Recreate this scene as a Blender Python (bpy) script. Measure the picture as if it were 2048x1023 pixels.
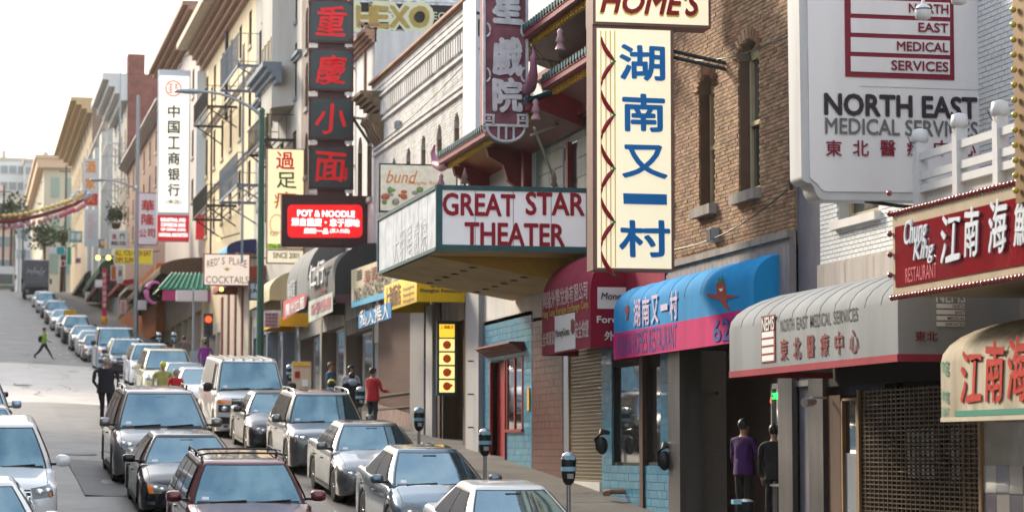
import bpy, bmesh, math, random
from mathutils import Vector, Matrix
from mathutils.bvhtree import BVHTree
R = math.radians
rnd = random.Random(7)
for o in list(bpy.data.objects): bpy.data.objects.remove(o)
S = bpy.context.scene
COL = S.collection
# ---------------------------------------------------------------- camera
W0, H0, F0 = 2048.0, 1023.0, 5070.0
PH, TH = R(12.2), R(4.432)
cam = bpy.data.cameras.new('camera'); camo = bpy.data.objects.new('camera', cam); COL.objects.link(camo)
cam.sensor_width = 36; cam.lens = F0 / W0 * 36; cam.clip_end = 6000; cam.clip_start = .5
camo.location = (0, 0, 0); camo.rotation_euler = (R(90) + TH, 0, -PH)
cam.dof.use_dof = True; cam.dof.focus_distance = 39; cam.dof.aperture_fstop = 2.2
S.camera = camo
# ---------------------------------------------------------------- light
SUN_AZ, SUN_EL = -24, 27          # degrees left of the street axis, above the horizon
w = bpy.data.worlds.new('World'); S.world = w; w.use_nodes = True
nt = w.node_tree; bg = nt.nodes['Background']
sky = nt.nodes.new('ShaderNodeTexSky'); sky.sky_type = 'NISHITA'; sky.sun_disc = False
sky.sun_elevation = R(SUN_EL); sky.sun_rotation = R(SUN_AZ); sky.air_density = 1.3; sky.dust_density = 1.6; sky.ozone_density = 1.0
tcw = nt.nodes.new('ShaderNodeTexCoord'); mpw = nt.nodes.new('ShaderNodeMapping'); mpw.inputs['Scale'].default_value = (1, 1, 2.4); nt.links.new(tcw.outputs['Generated'], mpw.inputs[0])
now = nt.nodes.new('ShaderNodeTexNoise'); now.inputs['Scale'].default_value = 7; now.inputs['Detail'].default_value = 8; now.inputs['Roughness'].default_value = .55; nt.links.new(mpw.outputs[0], now.inputs[0])
mrw = nt.nodes.new('ShaderNodeMapRange'); mrw.inputs[1].default_value = .36; mrw.inputs[2].default_value = .62; mrw.inputs[3].default_value = .35; mrw.inputs[4].default_value = .95; nt.links.new(now.outputs[0], mrw.inputs[0])
mxw = nt.nodes.new('ShaderNodeMix'); mxw.data_type = 'RGBA'; nt.links.new(mrw.outputs[0], mxw.inputs[0]); nt.links.new(sky.outputs[0], mxw.inputs[6]); mxw.inputs[7].default_value = (4.2, 4.45, 4.8, 1)
nt.links.new(mxw.outputs[2], bg.inputs[0]); bg.inputs[1].default_value = .12   # thin overcast over the clear sky
sl = bpy.data.lights.new('sun', 'SUN'); sl.energy = 2.0; sl.angle = R(12); sl.color = (1, .86, .66)
slo = bpy.data.objects.new('sun', sl); COL.objects.link(slo)
sd = Vector((math.sin(R(SUN_AZ)) * math.cos(R(SUN_EL)), math.cos(R(SUN_AZ)) * math.cos(R(SUN_EL)), math.sin(R(SUN_EL))))
slo.rotation_euler = sd.to_track_quat('Z', 'Y').to_euler(); slo.location = (-60, 40, 60)
S.view_settings.view_transform = 'Standard'; S.view_settings.look = 'None'; S.view_settings.exposure = 1.78
S.view_settings.gamma = 1; S.view_settings.use_curve_mapping = False
S.render.engine = 'CYCLES'; S.cycles.use_denoising = True
S.cycles.max_bounces = 6; S.cycles.diffuse_bounces = 3; S.cycles.glossy_bounces = 3; S.cycles.caustics_reflective = False
# ---------------------------------------------------------------- view geometry
_f = Vector((math.sin(PH) * math.cos(TH), math.cos(PH) * math.cos(TH), math.sin(TH)))
_r = Vector((math.cos(PH), -math.sin(PH), 0)); _u = _r.cross(_f)
def ray(px, py): return _f + _r * ((px - W0 / 2) / F0) + _u * ((H0 / 2 - py) / F0)
def FX(px, py, X=12.5):
    d = ray(px, py); return d * (X / d.x)
def FY(px, py, Y):
    d = ray(px, py); return d * (Y / d.y)
def yx(px, X=12.5): return FX(px, 700, X).y          # where a column meets the facade plane
def xy(px, Y): return FY(px, 700, Y).x
def proj(p):
    p = Vector(p); d = p.dot(_f); return (W0/2 + F0 * p.dot(_r) / d, H0/2 - F0 * p.dot(_u) / d)
PROF = [(-80, -8), (20, -3.1), (36, -1.98), (44, -1.33), (50, -.87), (78, .98), (100, 2.35), (125, 3.95), (140, 5.0), (180, 8.3), (220, 11.8), (263, 15.7), (290, 17.9), (315, 18.6), (3000, 19.5)]
def gY(Y):
    for (a, za), (b, zb) in zip(PROF, PROF[1:]):
        if Y <= b: return za + (zb - za) * (Y - a) / (b - a)
    return PROF[-1][1]
KX = 8.85; KL = -1.0
def road(X, Y): return gY(Y) + .05 * (KX - max(min(X, KX), 2.2)) + (-.02*(2.2-X) if X < 2.2 else 0)
def walk(Y): return gY(Y) + .15
# ---------------------------------------------------------------- materials
MATS = {}
def mat(name, col, rough=.6, metal=0, var=0, vscale=3, dark=None, bump=0, bscale=30, coat=0, emit=0, streak=False, isl=0, spec=.3, ecol=None, alpha=1):
    if name in MATS: return MATS[name]
    m = bpy.data.materials.new(name); m.use_nodes = True; n = m.node_tree; L = n.links
    b = n.nodes['Principled BSDF']
    b.inputs['Base Color'].default_value = (*col, 1); b.inputs['Roughness'].default_value = rough
    b.inputs['Metallic'].default_value = metal; b.inputs['Coat Weight'].default_value = coat; b.inputs['Coat Roughness'].default_value = .04
    b.inputs['Specular IOR Level'].default_value = spec
    if alpha < 1: b.inputs['Alpha'].default_value = alpha
    if emit:
        b.inputs['Emission Color'].default_value = (*(ecol or col), 1); b.inputs['Emission Strength'].default_value = emit
    csock = None
    if var or dark or bump or streak:
        tc = n.nodes.new('ShaderNodeTexCoord'); mp = n.nodes.new('ShaderNodeMapping'); L.new(tc.outputs['Object'], mp.inputs[0])
        if streak: mp.inputs['Scale'].default_value = (1, 1, .12)
    if var or dark:
        no = n.nodes.new('ShaderNodeTexNoise'); no.inputs['Scale'].default_value = vscale; no.inputs['Detail'].default_value = 7; no.inputs['Roughness'].default_value = .65
        L.new(mp.outputs[0], no.inputs[0])
        cr = n.nodes.new('ShaderNodeValToRGB'); L.new(no.outputs[0], cr.inputs[0])
        d = dark or tuple(c * (1 - var) for c in col)
        cr.color_ramp.elements[0].position = .32; cr.color_ramp.elements[0].color = (*d, 1)
        cr.color_ramp.elements[1].position = .62; cr.color_ramp.elements[1].color = (*col, 1)
        csock = cr.outputs[0]
    if isl:
        ge = n.nodes.new('ShaderNodeNewGeometry'); oi = n.nodes.new('ShaderNodeObjectInfo')
        ad = n.nodes.new('ShaderNodeMath'); ad.operation = 'ADD'; L.new(ge.outputs['Random Per Island'], ad.inputs[0]); L.new(oi.outputs['Random'], ad.inputs[1])
        fr = n.nodes.new('ShaderNodeMath'); fr.operation = 'FRACT'; L.new(ad.outputs[0], fr.inputs[0])
        mr = n.nodes.new('ShaderNodeMapRange'); L.new(fr.outputs[0], mr.inputs[0]); mr.inputs[3].default_value = 1 - isl; mr.inputs[4].default_value = 1 + isl * .6
        hs = n.nodes.new('ShaderNodeHueSaturation'); L.new(mr.outputs[0], hs.inputs['Value'])
        mr2 = n.nodes.new('ShaderNodeMapRange'); ml = n.nodes.new('ShaderNodeMath'); ml.operation = 'MULTIPLY'; ml.inputs[1].default_value = 7.3
        L.new(fr.outputs[0], ml.inputs[0]); f2 = n.nodes.new('ShaderNodeMath'); f2.operation = 'FRACT'; L.new(ml.outputs[0], f2.inputs[0]); L.new(f2.outputs[0], mr2.inputs[0])
        mr2.inputs[3].default_value = .5 - isl * .05; mr2.inputs[4].default_value = .5 + isl * .05; L.new(mr2.outputs[0], hs.inputs['Hue'])
        if csock: L.new(csock, hs.inputs['Color'])
        else: hs.inputs['Color'].default_value = (*col, 1)
        csock = hs.outputs[0]
    if csock: L.new(csock, b.inputs['Base Color'])
    if bump:
        nb = n.nodes.new('ShaderNodeTexNoise'); nb.inputs['Scale'].default_value = bscale; nb.inputs['Detail'].default_value = 4; L.new(mp.outputs[0], nb.inputs[0])
        bp = n.nodes.new('ShaderNodeBump'); bp.inputs['Strength'].default_value = bump; bp.inputs['Distance'].default_value = .03
        L.new(nb.outputs[0], bp.inputs['Height']); L.new(bp.outputs[0], b.inputs['Normal'])
    MATS[name] = m; return m
# ---------------------------------------------------------------- mesh helper
class MB:
    def __init__(s): s.v = []; s.f = []; s.m = []; s.sm = []
    def add(s, vs, fs, mi=0, smooth=False):
        k = len(s.v); s.v += [tuple(v) for v in vs]
        for f in fs: s.f.append(tuple(k + i for i in f)); s.m.append(mi); s.sm.append(smooth)
        return s
    def box(s, x0, x1, y0, y1, z0, z1, mi=0):
        if x0 > x1: x0, x1 = x1, x0
        if y0 > y1: y0, y1 = y1, y0
        if z0 > z1: z0, z1 = z1, z0
        return s.add([(x0,y0,z0),(x1,y0,z0),(x1,y1,z0),(x0,y1,z0),(x0,y0,z1),(x1,y0,z1),(x1,y1,z1),(x0,y1,z1)],
                     [(0,3,2,1),(4,5,6,7),(0,1,5,4),(1,2,6,5),(2,3,7,6),(3,0,4,7)], mi)
    def quad(s, a, b, c, d, mi=0): return s.add([a,b,c,d], [(0,1,2,3)], mi)
    def tube(s, pts, r, n=8, mi=0, cap=True):
        pts = [Vector(p) for p in pts]; rs = r if isinstance(r, (list, tuple)) else [r] * len(pts)
        vs = []; fs = []
        for i, p in enumerate(pts):
            t = (pts[min(i+1, len(pts)-1)] - pts[max(i-1, 0)]).normalized()
            a = Vector((0,0,1)) if abs(t.z) < .95 else Vector((1,0,0))
            u = t.cross(a).normalized(); w_ = t.cross(u)
            for k in range(n):
                an = 2 * math.pi * k / n; vs.append(p + (u * math.cos(an) + w_ * math.sin(an)) * rs[i])
        for i in range(len(pts) - 1):
            for k in range(n):
                k2 = (k + 1) % n; fs.append((i*n+k, i*n+k2, (i+1)*n+k2, (i+1)*n+k))
        s.add(vs, fs, mi, n > 6)
        if cap:
            s.add(vs[:n], [tuple(range(n))[::-1]], mi); s.add(vs[-n:], [tuple(range(n))], mi)
        return s
    def lathe(s, c, prof, n=14, mi=0, axis='Z', cap=True):
        vs = []; fs = []
        for (r, h) in prof:
            for k in range(n):
                a = 2*math.pi*k/n; x, y = r*math.cos(a), r*math.sin(a)
                vs.append({'Z': (c[0]+x, c[1]+y, c[2]+h), 'Y': (c[0]+x, c[1]+h, c[2]+y), 'X': (c[0]+h, c[1]+x, c[2]+y)}[axis])
        m = len(prof)
        for i in range(m-1):
            for k in range(n):
                k2 = (k+1) % n; fs.append((i*n+k, i*n+k2, (i+1)*n+k2, (i+1)*n+k))
        s.add(vs, fs, mi, True)
        if cap:
            s.add(vs[:n], [tuple(range(n))[::-1]], mi); s.add(vs[-n:], [tuple(range(n))], mi)
        return s
    def ball(s, c, rx, ry=None, rz=None, n=10, m=7, mi=0):
        ry = ry or rx; rz = rz or rx; vs = []; fs = []
        for i in range(m+1):
            t = math.pi*i/m
            for k in range(n):
                a = 2*math.pi*k/n; vs.append((c[0]+rx*math.sin(t)*math.cos(a), c[1]+ry*math.sin(t)*math.sin(a), c[2]+rz*math.cos(t)))
        for i in range(m):
            for k in range(n):
                k2=(k+1)%n; fs.append((i*n+k,(i+1)*n+k,(i+1)*n+k2,i*n+k2))
        return s.add(vs, fs, mi, True)
    def prism(s, poly, h, axis, base, mi=0):
        """poly of 2-D points pushed from base to base+h along axis ('Y': poly is (x,z); 'X': poly is (y,z))"""
        n = len(poly); g = (lambda p, t: (p[0], t, p[1])) if axis == 'Y' else ((lambda p, t: (t, p[0], p[1])) if axis == 'X' else (lambda p, t: (p[0], p[1], t)))
        vs = [g(p, base) for p in poly] + [g(p, base+h) for p in poly]
        fs = [tuple(range(n)), tuple(range(2*n-1, n-1, -1))] + [(i, (i+1) % n, n+(i+1) % n, n+i) for i in range(n)]
        return s.add(vs, fs, mi)
    def mesh(s, name):
        m = bpy.data.meshes.new(name); m.from_pydata(s.v, [], s.f); m.polygons.foreach_set('material_index', s.m); m.polygons.foreach_set('use_smooth', s.sm)
        bm = bmesh.new(); bm.from_mesh(m); bmesh.ops.recalc_face_normals(bm, faces=bm.faces); bm.to_mesh(m); bm.free()
        m.update(); return m
WO = {}   # world origin of each object that has no rotation
def link(name, data, parent=None, loc=None):
    o = bpy.data.objects.new(name, data); COL.objects.link(o)
    if parent is not None:
        o.parent = parent; pw = WO.get(parent.name, Vector()); wl = Vector(loc) if loc is not None else Vector()
        o.location = wl - pw; WO[o.name] = wl
    else:
        o.location = loc or (0,0,0); WO[o.name] = Vector(o.location)
    return o
def obj(name, mb, m, parent=None, local=False, loc=None):
    """mesh written in world coordinates unless local (then in the parent's own frame)"""
    me = mb.mesh(name) if isinstance(mb, MB) else mb
    if len(me.materials) == 0:
        for x in (m if isinstance(m, (list, tuple)) else [m]): me.materials.append(x)
    if local:
        o = bpy.data.objects.new(name, me); COL.objects.link(o); o.parent = parent
        if loc: o.location = loc
        return o
    return link(name, me, parent, loc)
def tag(o, label=None, cat=None, group=None, kind=None):
    if label: o['label'] = label
    if cat: o['category'] = cat
    if group: o['group'] = group
    if kind: o['kind'] = kind
    return o
def thing(name, loc, label, cat, group=None, rz=0):
    o = bpy.data.objects.new(name, None); COL.objects.link(o); o.location = loc; o.empty_display_size = .2
    WO[o.name] = Vector(loc); o.rotation_euler = (0, 0, rz)
    return tag(o, label, cat, group)
def struct(name, mb, m): return tag(obj(name, mb, m), kind='structure')
def stuffpart(name, mb, m, parent): return tag(obj(name, mb, m, parent), kind='stuff')
# ---------------------------------------------------------------- lettering
TC = {}
def tmesh(s, bold=0, shear=0, res=3):
    k = (s, bold, shear, res)
    if k in TC: return TC[k]
    c = bpy.data.curves.new('t', 'FONT'); c.body = s; c.size = 1; c.offset = bold; c.shear = shear; c.resolution_u = res; c.align_x = 'LEFT'
    o = bpy.data.objects.new('t', c); m = bpy.data.meshes.new_from_object(o)
    vs = [v.co.copy() for v in m.vertices]; fs = [tuple(p.vertices) for p in m.polygons]
    x0 = min(v.x for v in vs); x1 = max(v.x for v in vs); y0 = min(v.y for v in vs); y1 = max(v.y for v in vs)
    bpy.data.objects.remove(o); bpy.data.curves.remove(c); bpy.data.meshes.remove(m)
    TC[k] = ([((v.x-x0)/(x1-x0), (v.y-y0)/max(1e-6, y1-y0)) for v in vs], fs, (x1-x0)/(y1-y0)); return TC[k]
def brush(x, y, a, seed=0):
    return x + a*math.sin(9*y+seed)*.6 + a*math.sin(21*y+5*x+seed)*.3, y + a*math.sin(8*x+seed*2)*.7 + .5*a*math.sin(17*x-6*y)
def text(s, parent, m, org, rt, up, wd, ht, name='lettering', bold=.012, shear=0, off=.006, wob=0, thick=0, mb=None, res=3):
    """fit s into the rectangle at org (lower left corner) spanned by rt*wd, up*ht"""
    strike = 0
    cjk = any(ord(ch) > 0x2000 for ch in s)
    if cjk and bold > 0: strike = bold*.8; bold = 0
    elif bold > .012: strike = bold-.0; bold = 0
    vs, fs, asp = tmesh(s, bold, shear, res)
    org = Vector(org); rt = Vector(rt); up = Vector(up); nn = rt.cross(up).normalized()
    P = []
    for (x, y) in vs:
        if wob: x, y = brush(x, y, wob, len(s))
        P.append(org + rt*(x*wd) + up*(y*ht) + nn*off)
    own = mb is None; mb = mb or MB()
    if strike:
        em = min(ht/.9, wd/max(1, len(s))*1.5); base = P
        for k in range(8):
            a_ = math.pi*k/4; dv = rt*(strike*em*math.cos(a_)*(1-strike)) + up*(strike*em*math.sin(a_)) + nn*(.0007*(k+1)+thick)
            mb.add([p+dv for p in base], fs)
    if thick:
        k = len(P); Q = [p + nn*thick for p in P]; mb.add(Q, fs)
        # side walls from boundary edges
        ec = {}
        for f in fs:
            for a, b in zip(f, f[1:]+f[:1]): ec[(min(a,b),max(a,b))] = ec.get((min(a,b),max(a,b)), 0) + 1
        ed = [e for e, c in ec.items() if c == 1]
        mb.add(P + Q, [(a, b, b+k, a+k) for a, b in ed])
    else: mb.add(P, fs)
    if own:
        me = bpy.data.meshes.new(name); me.from_pydata([tuple(v) for v in mb.v], [], mb.f); me.materials.append(m)
        return link(name, me, parent)
def tY(s, parent, m, Y, px0, py0, px1, py1, **k):      # on a plane facing the camera
    a = FY(px0, py1, Y); b = FY(px1, py1, Y); c = FY((px0+px1)/2, py0, Y); d = FY((px0+px1)/2, py1, Y)
    return text(s, parent, m, (a.x, Y, d.z), (1,0,0), (0,0,1), b.x-a.x, c.z-d.z, **k)
def tX(s, parent, m, X, px0, py0, px1, py1, **k):      # on a plane facing across the street; py at the middle column
    a = FX(px0, py1, X); b = FX(px1, py1, X); pm = (px0+px1)/2; c = FX(pm, py0, X); d = FX(pm, py1, X)
    return text(s, parent, m, (X, a.y, d.z), (0,-1,0), (0,0,1), a.y-b.y, c.z-d.z, **k)
def vchars(chars, parent, m, Y, px0, px1, pys, **k):
    for c, (p0, p1) in zip(chars, pys): tY(c, parent, m, Y, px0, p0, px1, p1, name='character', **k)

def tXc(s, parent, m, X, px0, py0, px1, py1, fill=.74, **k):      # one piece per character
    a = FX(px0, py1, X); b = FX(px1, py1, X); pm = (px0+px1)/2; c = FX(pm, py0, X); d = FX(pm, py1, X); n = len(s); W_ = (a.y-b.y)/n
    for i, ch in enumerate(s):
        hh = (c.z-d.z)*(.22 if ch == '一' else 1); text(ch, parent, m, (X, a.y-W_*(i+(1-fill)/2), d.z+((c.z-d.z)-hh)/2), (0,-1,0), (0,0,1), W_*fill, hh, name='character', **k)

def tXw(s, parent, m, X, px0, py0, px1, py1, **k):      # one piece per word
    a = FX(px0, py1, X); b = FX(px1, py1, X); pm = (px0+px1)/2; c = FX(pm, py0, X); d = FX(pm, py1, X); W_ = (a.y-b.y)/len(s); i = 0
    for wd in s.split(' '):
        text(wd, parent, m, (X, a.y-W_*i, d.z), (0,-1,0), (0,0,1), W_*len(wd), c.z-d.z, **k); i += len(wd)+1
# ================================================================ materials
def lin(h):
    h = h.lstrip('#'); return tuple(((int(h[i:i+2], 16)/255)**2.2) for i in (0, 2, 4))
GLASS = mat('window_glass', (.03,.04,.045), .08, spec=.9, coat=.4)
CARG = mat('car_glass', (.13,.24,.30), .04, metal=.8, coat=.6, alpha=.80)
SEATM = mat('seat_cloth', (.16,.15,.145), .9)
DASHM = mat('dashboard_plastic', (.07,.07,.075), .6)
SIDEG = mat('car_side_glass', (.012,.016,.018), .05, spec=.6)
LHOUS = mat('headlight_housing', (.10,.105,.11), .15, .4, coat=1)
REFL = mat('headlight_reflector', (.85,.87,.9), .12, .7, coat=1)
TRIM = mat('black_trim', (.015,.015,.016), .45)
RUB = mat('tyre_rubber', (.02,.02,.02), .8, bump=.2, bscale=60)
ALLOY = mat('wheel_alloy', (.45,.45,.46), .3, .8)
CHROME = mat('chrome', (.7,.7,.7), .15, 1)
HEAD = mat('headlight_glass', (.55,.6,.65), .08, .5, coat=1)
AMBER = mat('amber_lens', (.8,.22,.02), .2, coat=1)
REDL = mat('red_lens', (.5,.01,.01), .2, coat=1)
PLATE = mat('plate_white', (.7,.7,.72), .5)
ASPH = mat('asphalt', (.18,.16,.145), .5, dark=(.075,.069,.063), vscale=.55, bump=.35, bscale=25)
PATCHM = mat('pale_road_surface', (.52,.47,.42), .55, var=.25, vscale=.8, bump=.3, bscale=12)
PAVE = mat('sidewalk_concrete', (.125,.118,.115), .8, var=.35, vscale=.9, bump=.3, bscale=20)
KERB = mat('kerb_stone', (.26,.25,.24), .8, var=.3, vscale=2)
PAINTW = mat('road_paint', (.6,.58,.55), .7, var=.4, vscale=8)
IRON = mat('dark_iron', (.03,.032,.035), .5, .3)
STEEL = mat('brushed_steel', (.42,.42,.43), .32, .85, var=.3, vscale=2, streak=True)
def paint(name, c, metal=.35, rough=.28): return mat('paint_' + name, c, rough, metal, coat=.9 if max(c) > .1 else .35, var=.08, vscale=.7)
# ================================================================ cars (front towards -y, wheels on z=0)
def lerp(T, s):
    for (a, va), (b, vb) in zip(T, T[1:]):
        if s <= b:
            t = (s-a)/(b-a) if b > a else 0
            return va + (vb-va)*t
    return T[-1][1]
def slerp(T, s):  # smooth-ish
    d = .012; return (lerp(T, s-d) + lerp(T, s)*2 + lerp(T, s+d)) / 4
SPEC = {
 'sedan': dict(L=4.85, W=1.82, H=1.46, top=[(0,.64),(.02,.74),(.09,.85),(.26,.98),(.5,1.0),(.80,1.05),(.97,1.03),(1,.92)], belt=.93, wf=(.255,.43), wr=(.70,.86), rw=.57, bw=.86, wheel=.33, axf=.19, axr=.78),
 'compact': dict(L=4.5, W=1.75, H=1.49, top=[(0,.60),(.03,.76),(.10,.88),(.20,.99),(.5,1.0),(.85,1.06),(.97,1.06),(1,.95)], belt=.95, wf=(.185,.45), wr=(.72,.93), rw=.54, bw=.83, wheel=.32, axf=.19, axr=.79),
 'suv': dict(L=4.75, W=1.87, H=1.74, top=[(0,.78),(.02,.92),(.08,1.0),(.25,1.10),(.5,1.10),(.97,1.10),(1,1.05)], belt=1.06, wf=(.25,.38), wr=(.90,.985), rw=.64, bw=.89, wheel=.37, axf=.19, axr=.79),
 'minivan': dict(L=5.1, W=1.98, H=1.78, top=[(0,.72),(.03,.86),(.10,.98),(.22,1.10),(.5,1.10),(.97,1.10),(1,1.05)], belt=1.06, wf=(.18,.37), wr=(.92,.985), rw=.69, bw=.94, wheel=.35, axf=.19, axr=.80),
 'van': dict(L=5.6, W=2.02, H=2.08, top=[(0,1.02),(.015,1.12),(.05,1.17),(.16,1.27),(.5,1.28),(.99,1.28),(1,1.25)], belt=1.24, wf=(.15,.25), wr=(.97,.992), rw=.80, bw=.96, wheel=.37, axf=.14, axr=.78),
 'oldsedan': dict(L=4.6, W=1.70, H=1.42, top=[(0,.72),(.01,.80),(.05,.84),(.27,.92),(.5,.95),(.80,.95),(.97,.93),(1,.85)], belt=.90, wf=(.28,.41), wr=(.68,.80), rw=.58, bw=.80, wheel=.32, axf=.18, axr=.78),
}
def build_car(kind, pm, loc, label, cat='car', group='cars in the street', rails=False, plate=True, detail=2, amber=False, roofm=None, taxi=False, yaw=0, rack=False, darkgrille=True, lamp=None, bars=False, trimm=None, low=1):
    sp = SPEC[kind]; L, Wd, Hh = sp['L'], sp['W'], sp['H']; hw = Wd/2
    X, Y = loc; slope = (gY(Y+1.5) - gY(Y-1.5)) / 3
    root = thing({'van':'parked_van','suv':'parked_suv','minivan':'minivan'}.get(kind, 'parked_car'), (X, Y, road(X, Y)), label, cat, group)
    root.rotation_euler = (math.atan(slope), 0, R(yaw))
    root.scale = (1, 1, low)
    rw = sp['wheel']; afy, ary = -L/2 + sp['axf']*L, -L/2 + sp['axr']*L
    N = 56 if detail > 1 else 30
    st = sorted(set([0, .004, .012, .025, .04, .06, .08] + [i/N for i in range(N+1)] + [1-.04, 1-.02, 1-.008]))
    if detail > 1:
        for a in (sp['axf'], sp['axr']):
            st += [a + k*(rw+.05)/L*.98 for k in (-1, -.97, -.9, -.75, -.5, 0, .5, .75, .9, .97, 1)]
        st = sorted(set(round(s, 4) for s in st))
    rings = []
    for s in st:
        y = -L/2 + s*L
        e = min(s/.085, (1-s)/.07, 1); nf = (1-(1-e)**2.4)**(1/2.4)
        wv = hw*(.70+.30*nf)
        top = slerp(sp['top'], s); zb = .20 + .10*(1-nf)
        for a in (afy, ary):
            r = rw + .055; d = abs(y-a)
            if d < r: zb = max(zb, rw + math.sqrt(max(0, r*r-d*d)))
        # front view silhouette: hood flatter than shoulder
        sh = top - .07 if s < .25 else top - .03
        zb = min(zb, sh - .12)
        mid = .5*(sh+zb); hi = sh - .10
        pts = [(0, zb), (wv-.22, zb), (wv-.03, zb), (wv-.005, zb+.02), (wv, mid), (wv-.012, hi), (wv-.035, sh-.03), (wv-.085, sh+.005), (wv-.20, top-.02), (wv*.45, top+.005), (0, top+.012)]
        rings.append([(x, y, z) for x, z in pts])
    mb = MB(); n = len(rings[0]); vs = []; fs = []
    for rg in rings: vs += rg + [(-x, y, z) for x, y, z in rg[::-1]][1:-1]
    m = 2*n - 2
    for i in range(len(rings)-1):
        for k in range(m):
            k2 = (k+1) % m; fs.append((i*m+k, i*m+k2, (i+1)*m+k2, (i+1)*m+k))
    mb.add(vs, fs, 0, True)
    mb.add(vs[:m], [tuple(range(m))]); mb.add(vs[-m:], [tuple(range(m))])
    body = obj('body', mb, pm, root, local=True)
    bvh = BVHTree.FromPolygons([Vector(v) for v in mb.v], mb.f)
    # ---- cabin
    zb_, zt = sp['belt'], Hh - .045
    f0, f1 = -L/2+sp['wf'][0]*L, -L/2+sp['wf'][1]*L; r0, r1 = -L/2+sp['wr'][1]*L, -L/2+sp['wr'][0]*L
    b0, b1 = sp['bw']-.0, sp['rw']
    def cab(u, t, off=0):
        """u: 0..4 round the cabin (0-1 windscreen left to right, 1-2 right side, 2-3 rear, 3-4 left side); t 0 belt .. 1 roof edge"""
        tt = t**.92; yf = f0+(f1-f0)*tt; yr = r0+(r1-r0)*tt; hx = b0+(b1-b0)*(t**1.25)
        z = zb_+(zt-zb_)*t; bow = .10*(1-.3*t) if kind != 'van' else .05
        u %= 4; k = int(u); q = u-k
        fw = hx*.93
        if k == 0: x = -fw+2*fw*q; y = yf+bow*(2*q-1)**2*1.0; nx, ny, nz = .35*(2*q-1), -1, .5
        elif k == 1:
            x = fw+(hx-fw)*min(1, q/.08 if q < .5 else (1-q)/.08); y = yf+bow+(yr-bow*.6-yf-bow)*q; nx, ny, nz = 1, 0, .35
        elif k == 2: x = fw-2*fw*q; y = yr-bow*.6*(2*q-1)**2; nx, ny, nz = -.35*(2*q-1), 1, .5
        else:
            x = -fw-(hx-fw)*min(1, q/.08 if q < .5 else (1-q)/.08); y = yr-bow*.6-(yr-bow*.6-yf-bow)*q; nx, ny, nz = -1, 0, .35
        v = Vector((x, y, z)); return v + Vector((nx, ny, nz)).normalized()*off
    U = [0,.06,.15,.3,.5,.7,.85,.94,1,1.02,1.05,1.1,1.25,1.4,1.55,1.7,1.85,1.95,1.98]; U = U + [u+2 for u in U]
    Ts = [-.12, 0, .2, .4, .6, .8, .93, 1]
    cb = MB(); vs = [cab(u, max(t, 0)) if t >= 0 else cab(u, 0) + Vector((0,0,-.1)) for t in Ts for u in U]; m = len(U); fs = []
    for i in range(len(Ts)-1):
        for k in range(m):
            if detail > 1 and 1 <= k <= 6 and 1 <= i <= 5: continue
            k2 = (k+1) % m; fs.append((i*m+k, i*m+k2, (i+1)*m+k2, (i+1)*m+k))
    # roof: shrink rings
    base = vs[-m:]; cx = Vector((0, (f1+r1)/2, 0)); rv = list(vs)
    for q, dz in ((.96, .022), (.85, .035), (.55, .043), (.2, .047)):
        rv += [Vector((b.x*q, cx.y+(b.y-cx.y)*q, zt+dz)) for b in base]
    i0 = len(Ts)-1
    for i in range(i0, i0+4):
        for k in range(m): k2 = (k+1) % m; fs.append((i*m+k, i*m+k2, (i+1)*m+k2, (i+1)*m+k))
    cb.add(rv, fs, 0, True); cb.add(rv[-m:], [tuple(range(m))], 0, True)
    roof = obj('cabin', cb, roofm or pm, root, local=True)
    def patch(u0, u1, t0, t1, off, nu=10, ntt=5, shape=None):
        q = MB(); vs = []
        for j in range(ntt+1):
            t = t0+(t1-t0)*j/ntt
            a, b = (u0, u1) if not shape else shape(j/ntt, u0, u1)
            for i in range(nu+1): vs.append(cab(a+(b-a)*i/nu, t, off))
        fs = [(j*(nu+1)+i, j*(nu+1)+i+1, (j+1)*(nu+1)+i+1, (j+1)*(nu+1)+i) for j in range(ntt) for i in range(nu)]
        return q.add(vs, fs, 0, True)
    if detail > 1:
        for (a_, b_, c_, d_) in ((.015,.07,0,.97),(.93,.985,0,.97),(.07,.93,0,.045),(.07,.93,.925,.97)): obj('windscreen_seal', patch(a_, b_, c_, d_, .004), TRIM, root, local=True)
        ty = cab(.5, .1).y; obj('dashboard', MB().prism([(ty+.02, zb_-.02), (ty+.55, zb_-.02), (ty+.6, zb_-.12), (ty+.1, zb_-.12)], b0*1.7, 'X', -b0*.85), DASHM, root, local=True)
        obj('cabin_floor', MB().box(-b0*.9, b0*.9, ty+.3, r1, zb_-.16, zb_-.12), TRIM, root, local=True)
        for s_ in (-1, 1):
            sy = ty + (1.25 if kind != 'van' else .95); sx = s_*b0*.46
            st2 = obj('front_seat', MB().prism([(sx-.24, zb_-.12), (sx+.24, zb_-.12), (sx+.20, zb_+(zt-zb_)*.52), (sx-.20, zb_+(zt-zb_)*.52)], .12, 'Y', sy), SEATM, root, local=True)
            obj('headrest', MB().ball((sx, sy+.06, zb_+(zt-zb_)*.66), .14, .06, .10, 10, 6), SEATM, st2, local=True)
        wx_ = b0*.46; wc = Vector((wx_, ty+.62, zb_+.04))
        obj('steering_wheel', MB().tube([wc+Vector((.18*math.cos(R(20*q)), .07*math.sin(R(20*q)), .17*math.sin(R(20*q)))) for q in range(19)], .014, 5), TRIM, root, local=True)
    else: obj('windscreen_seal', patch(.015, .985, .0, .97, .004), TRIM, root, local=True)
    ws = obj('windscreen', patch(.035, .965, .035, .94, .009), CARG, root, local=True)
    if kind != 'van' or True: obj('rear_window', patch(2.05, 2.95, .12, .9, .006), SIDEG, root, local=True)
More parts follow.
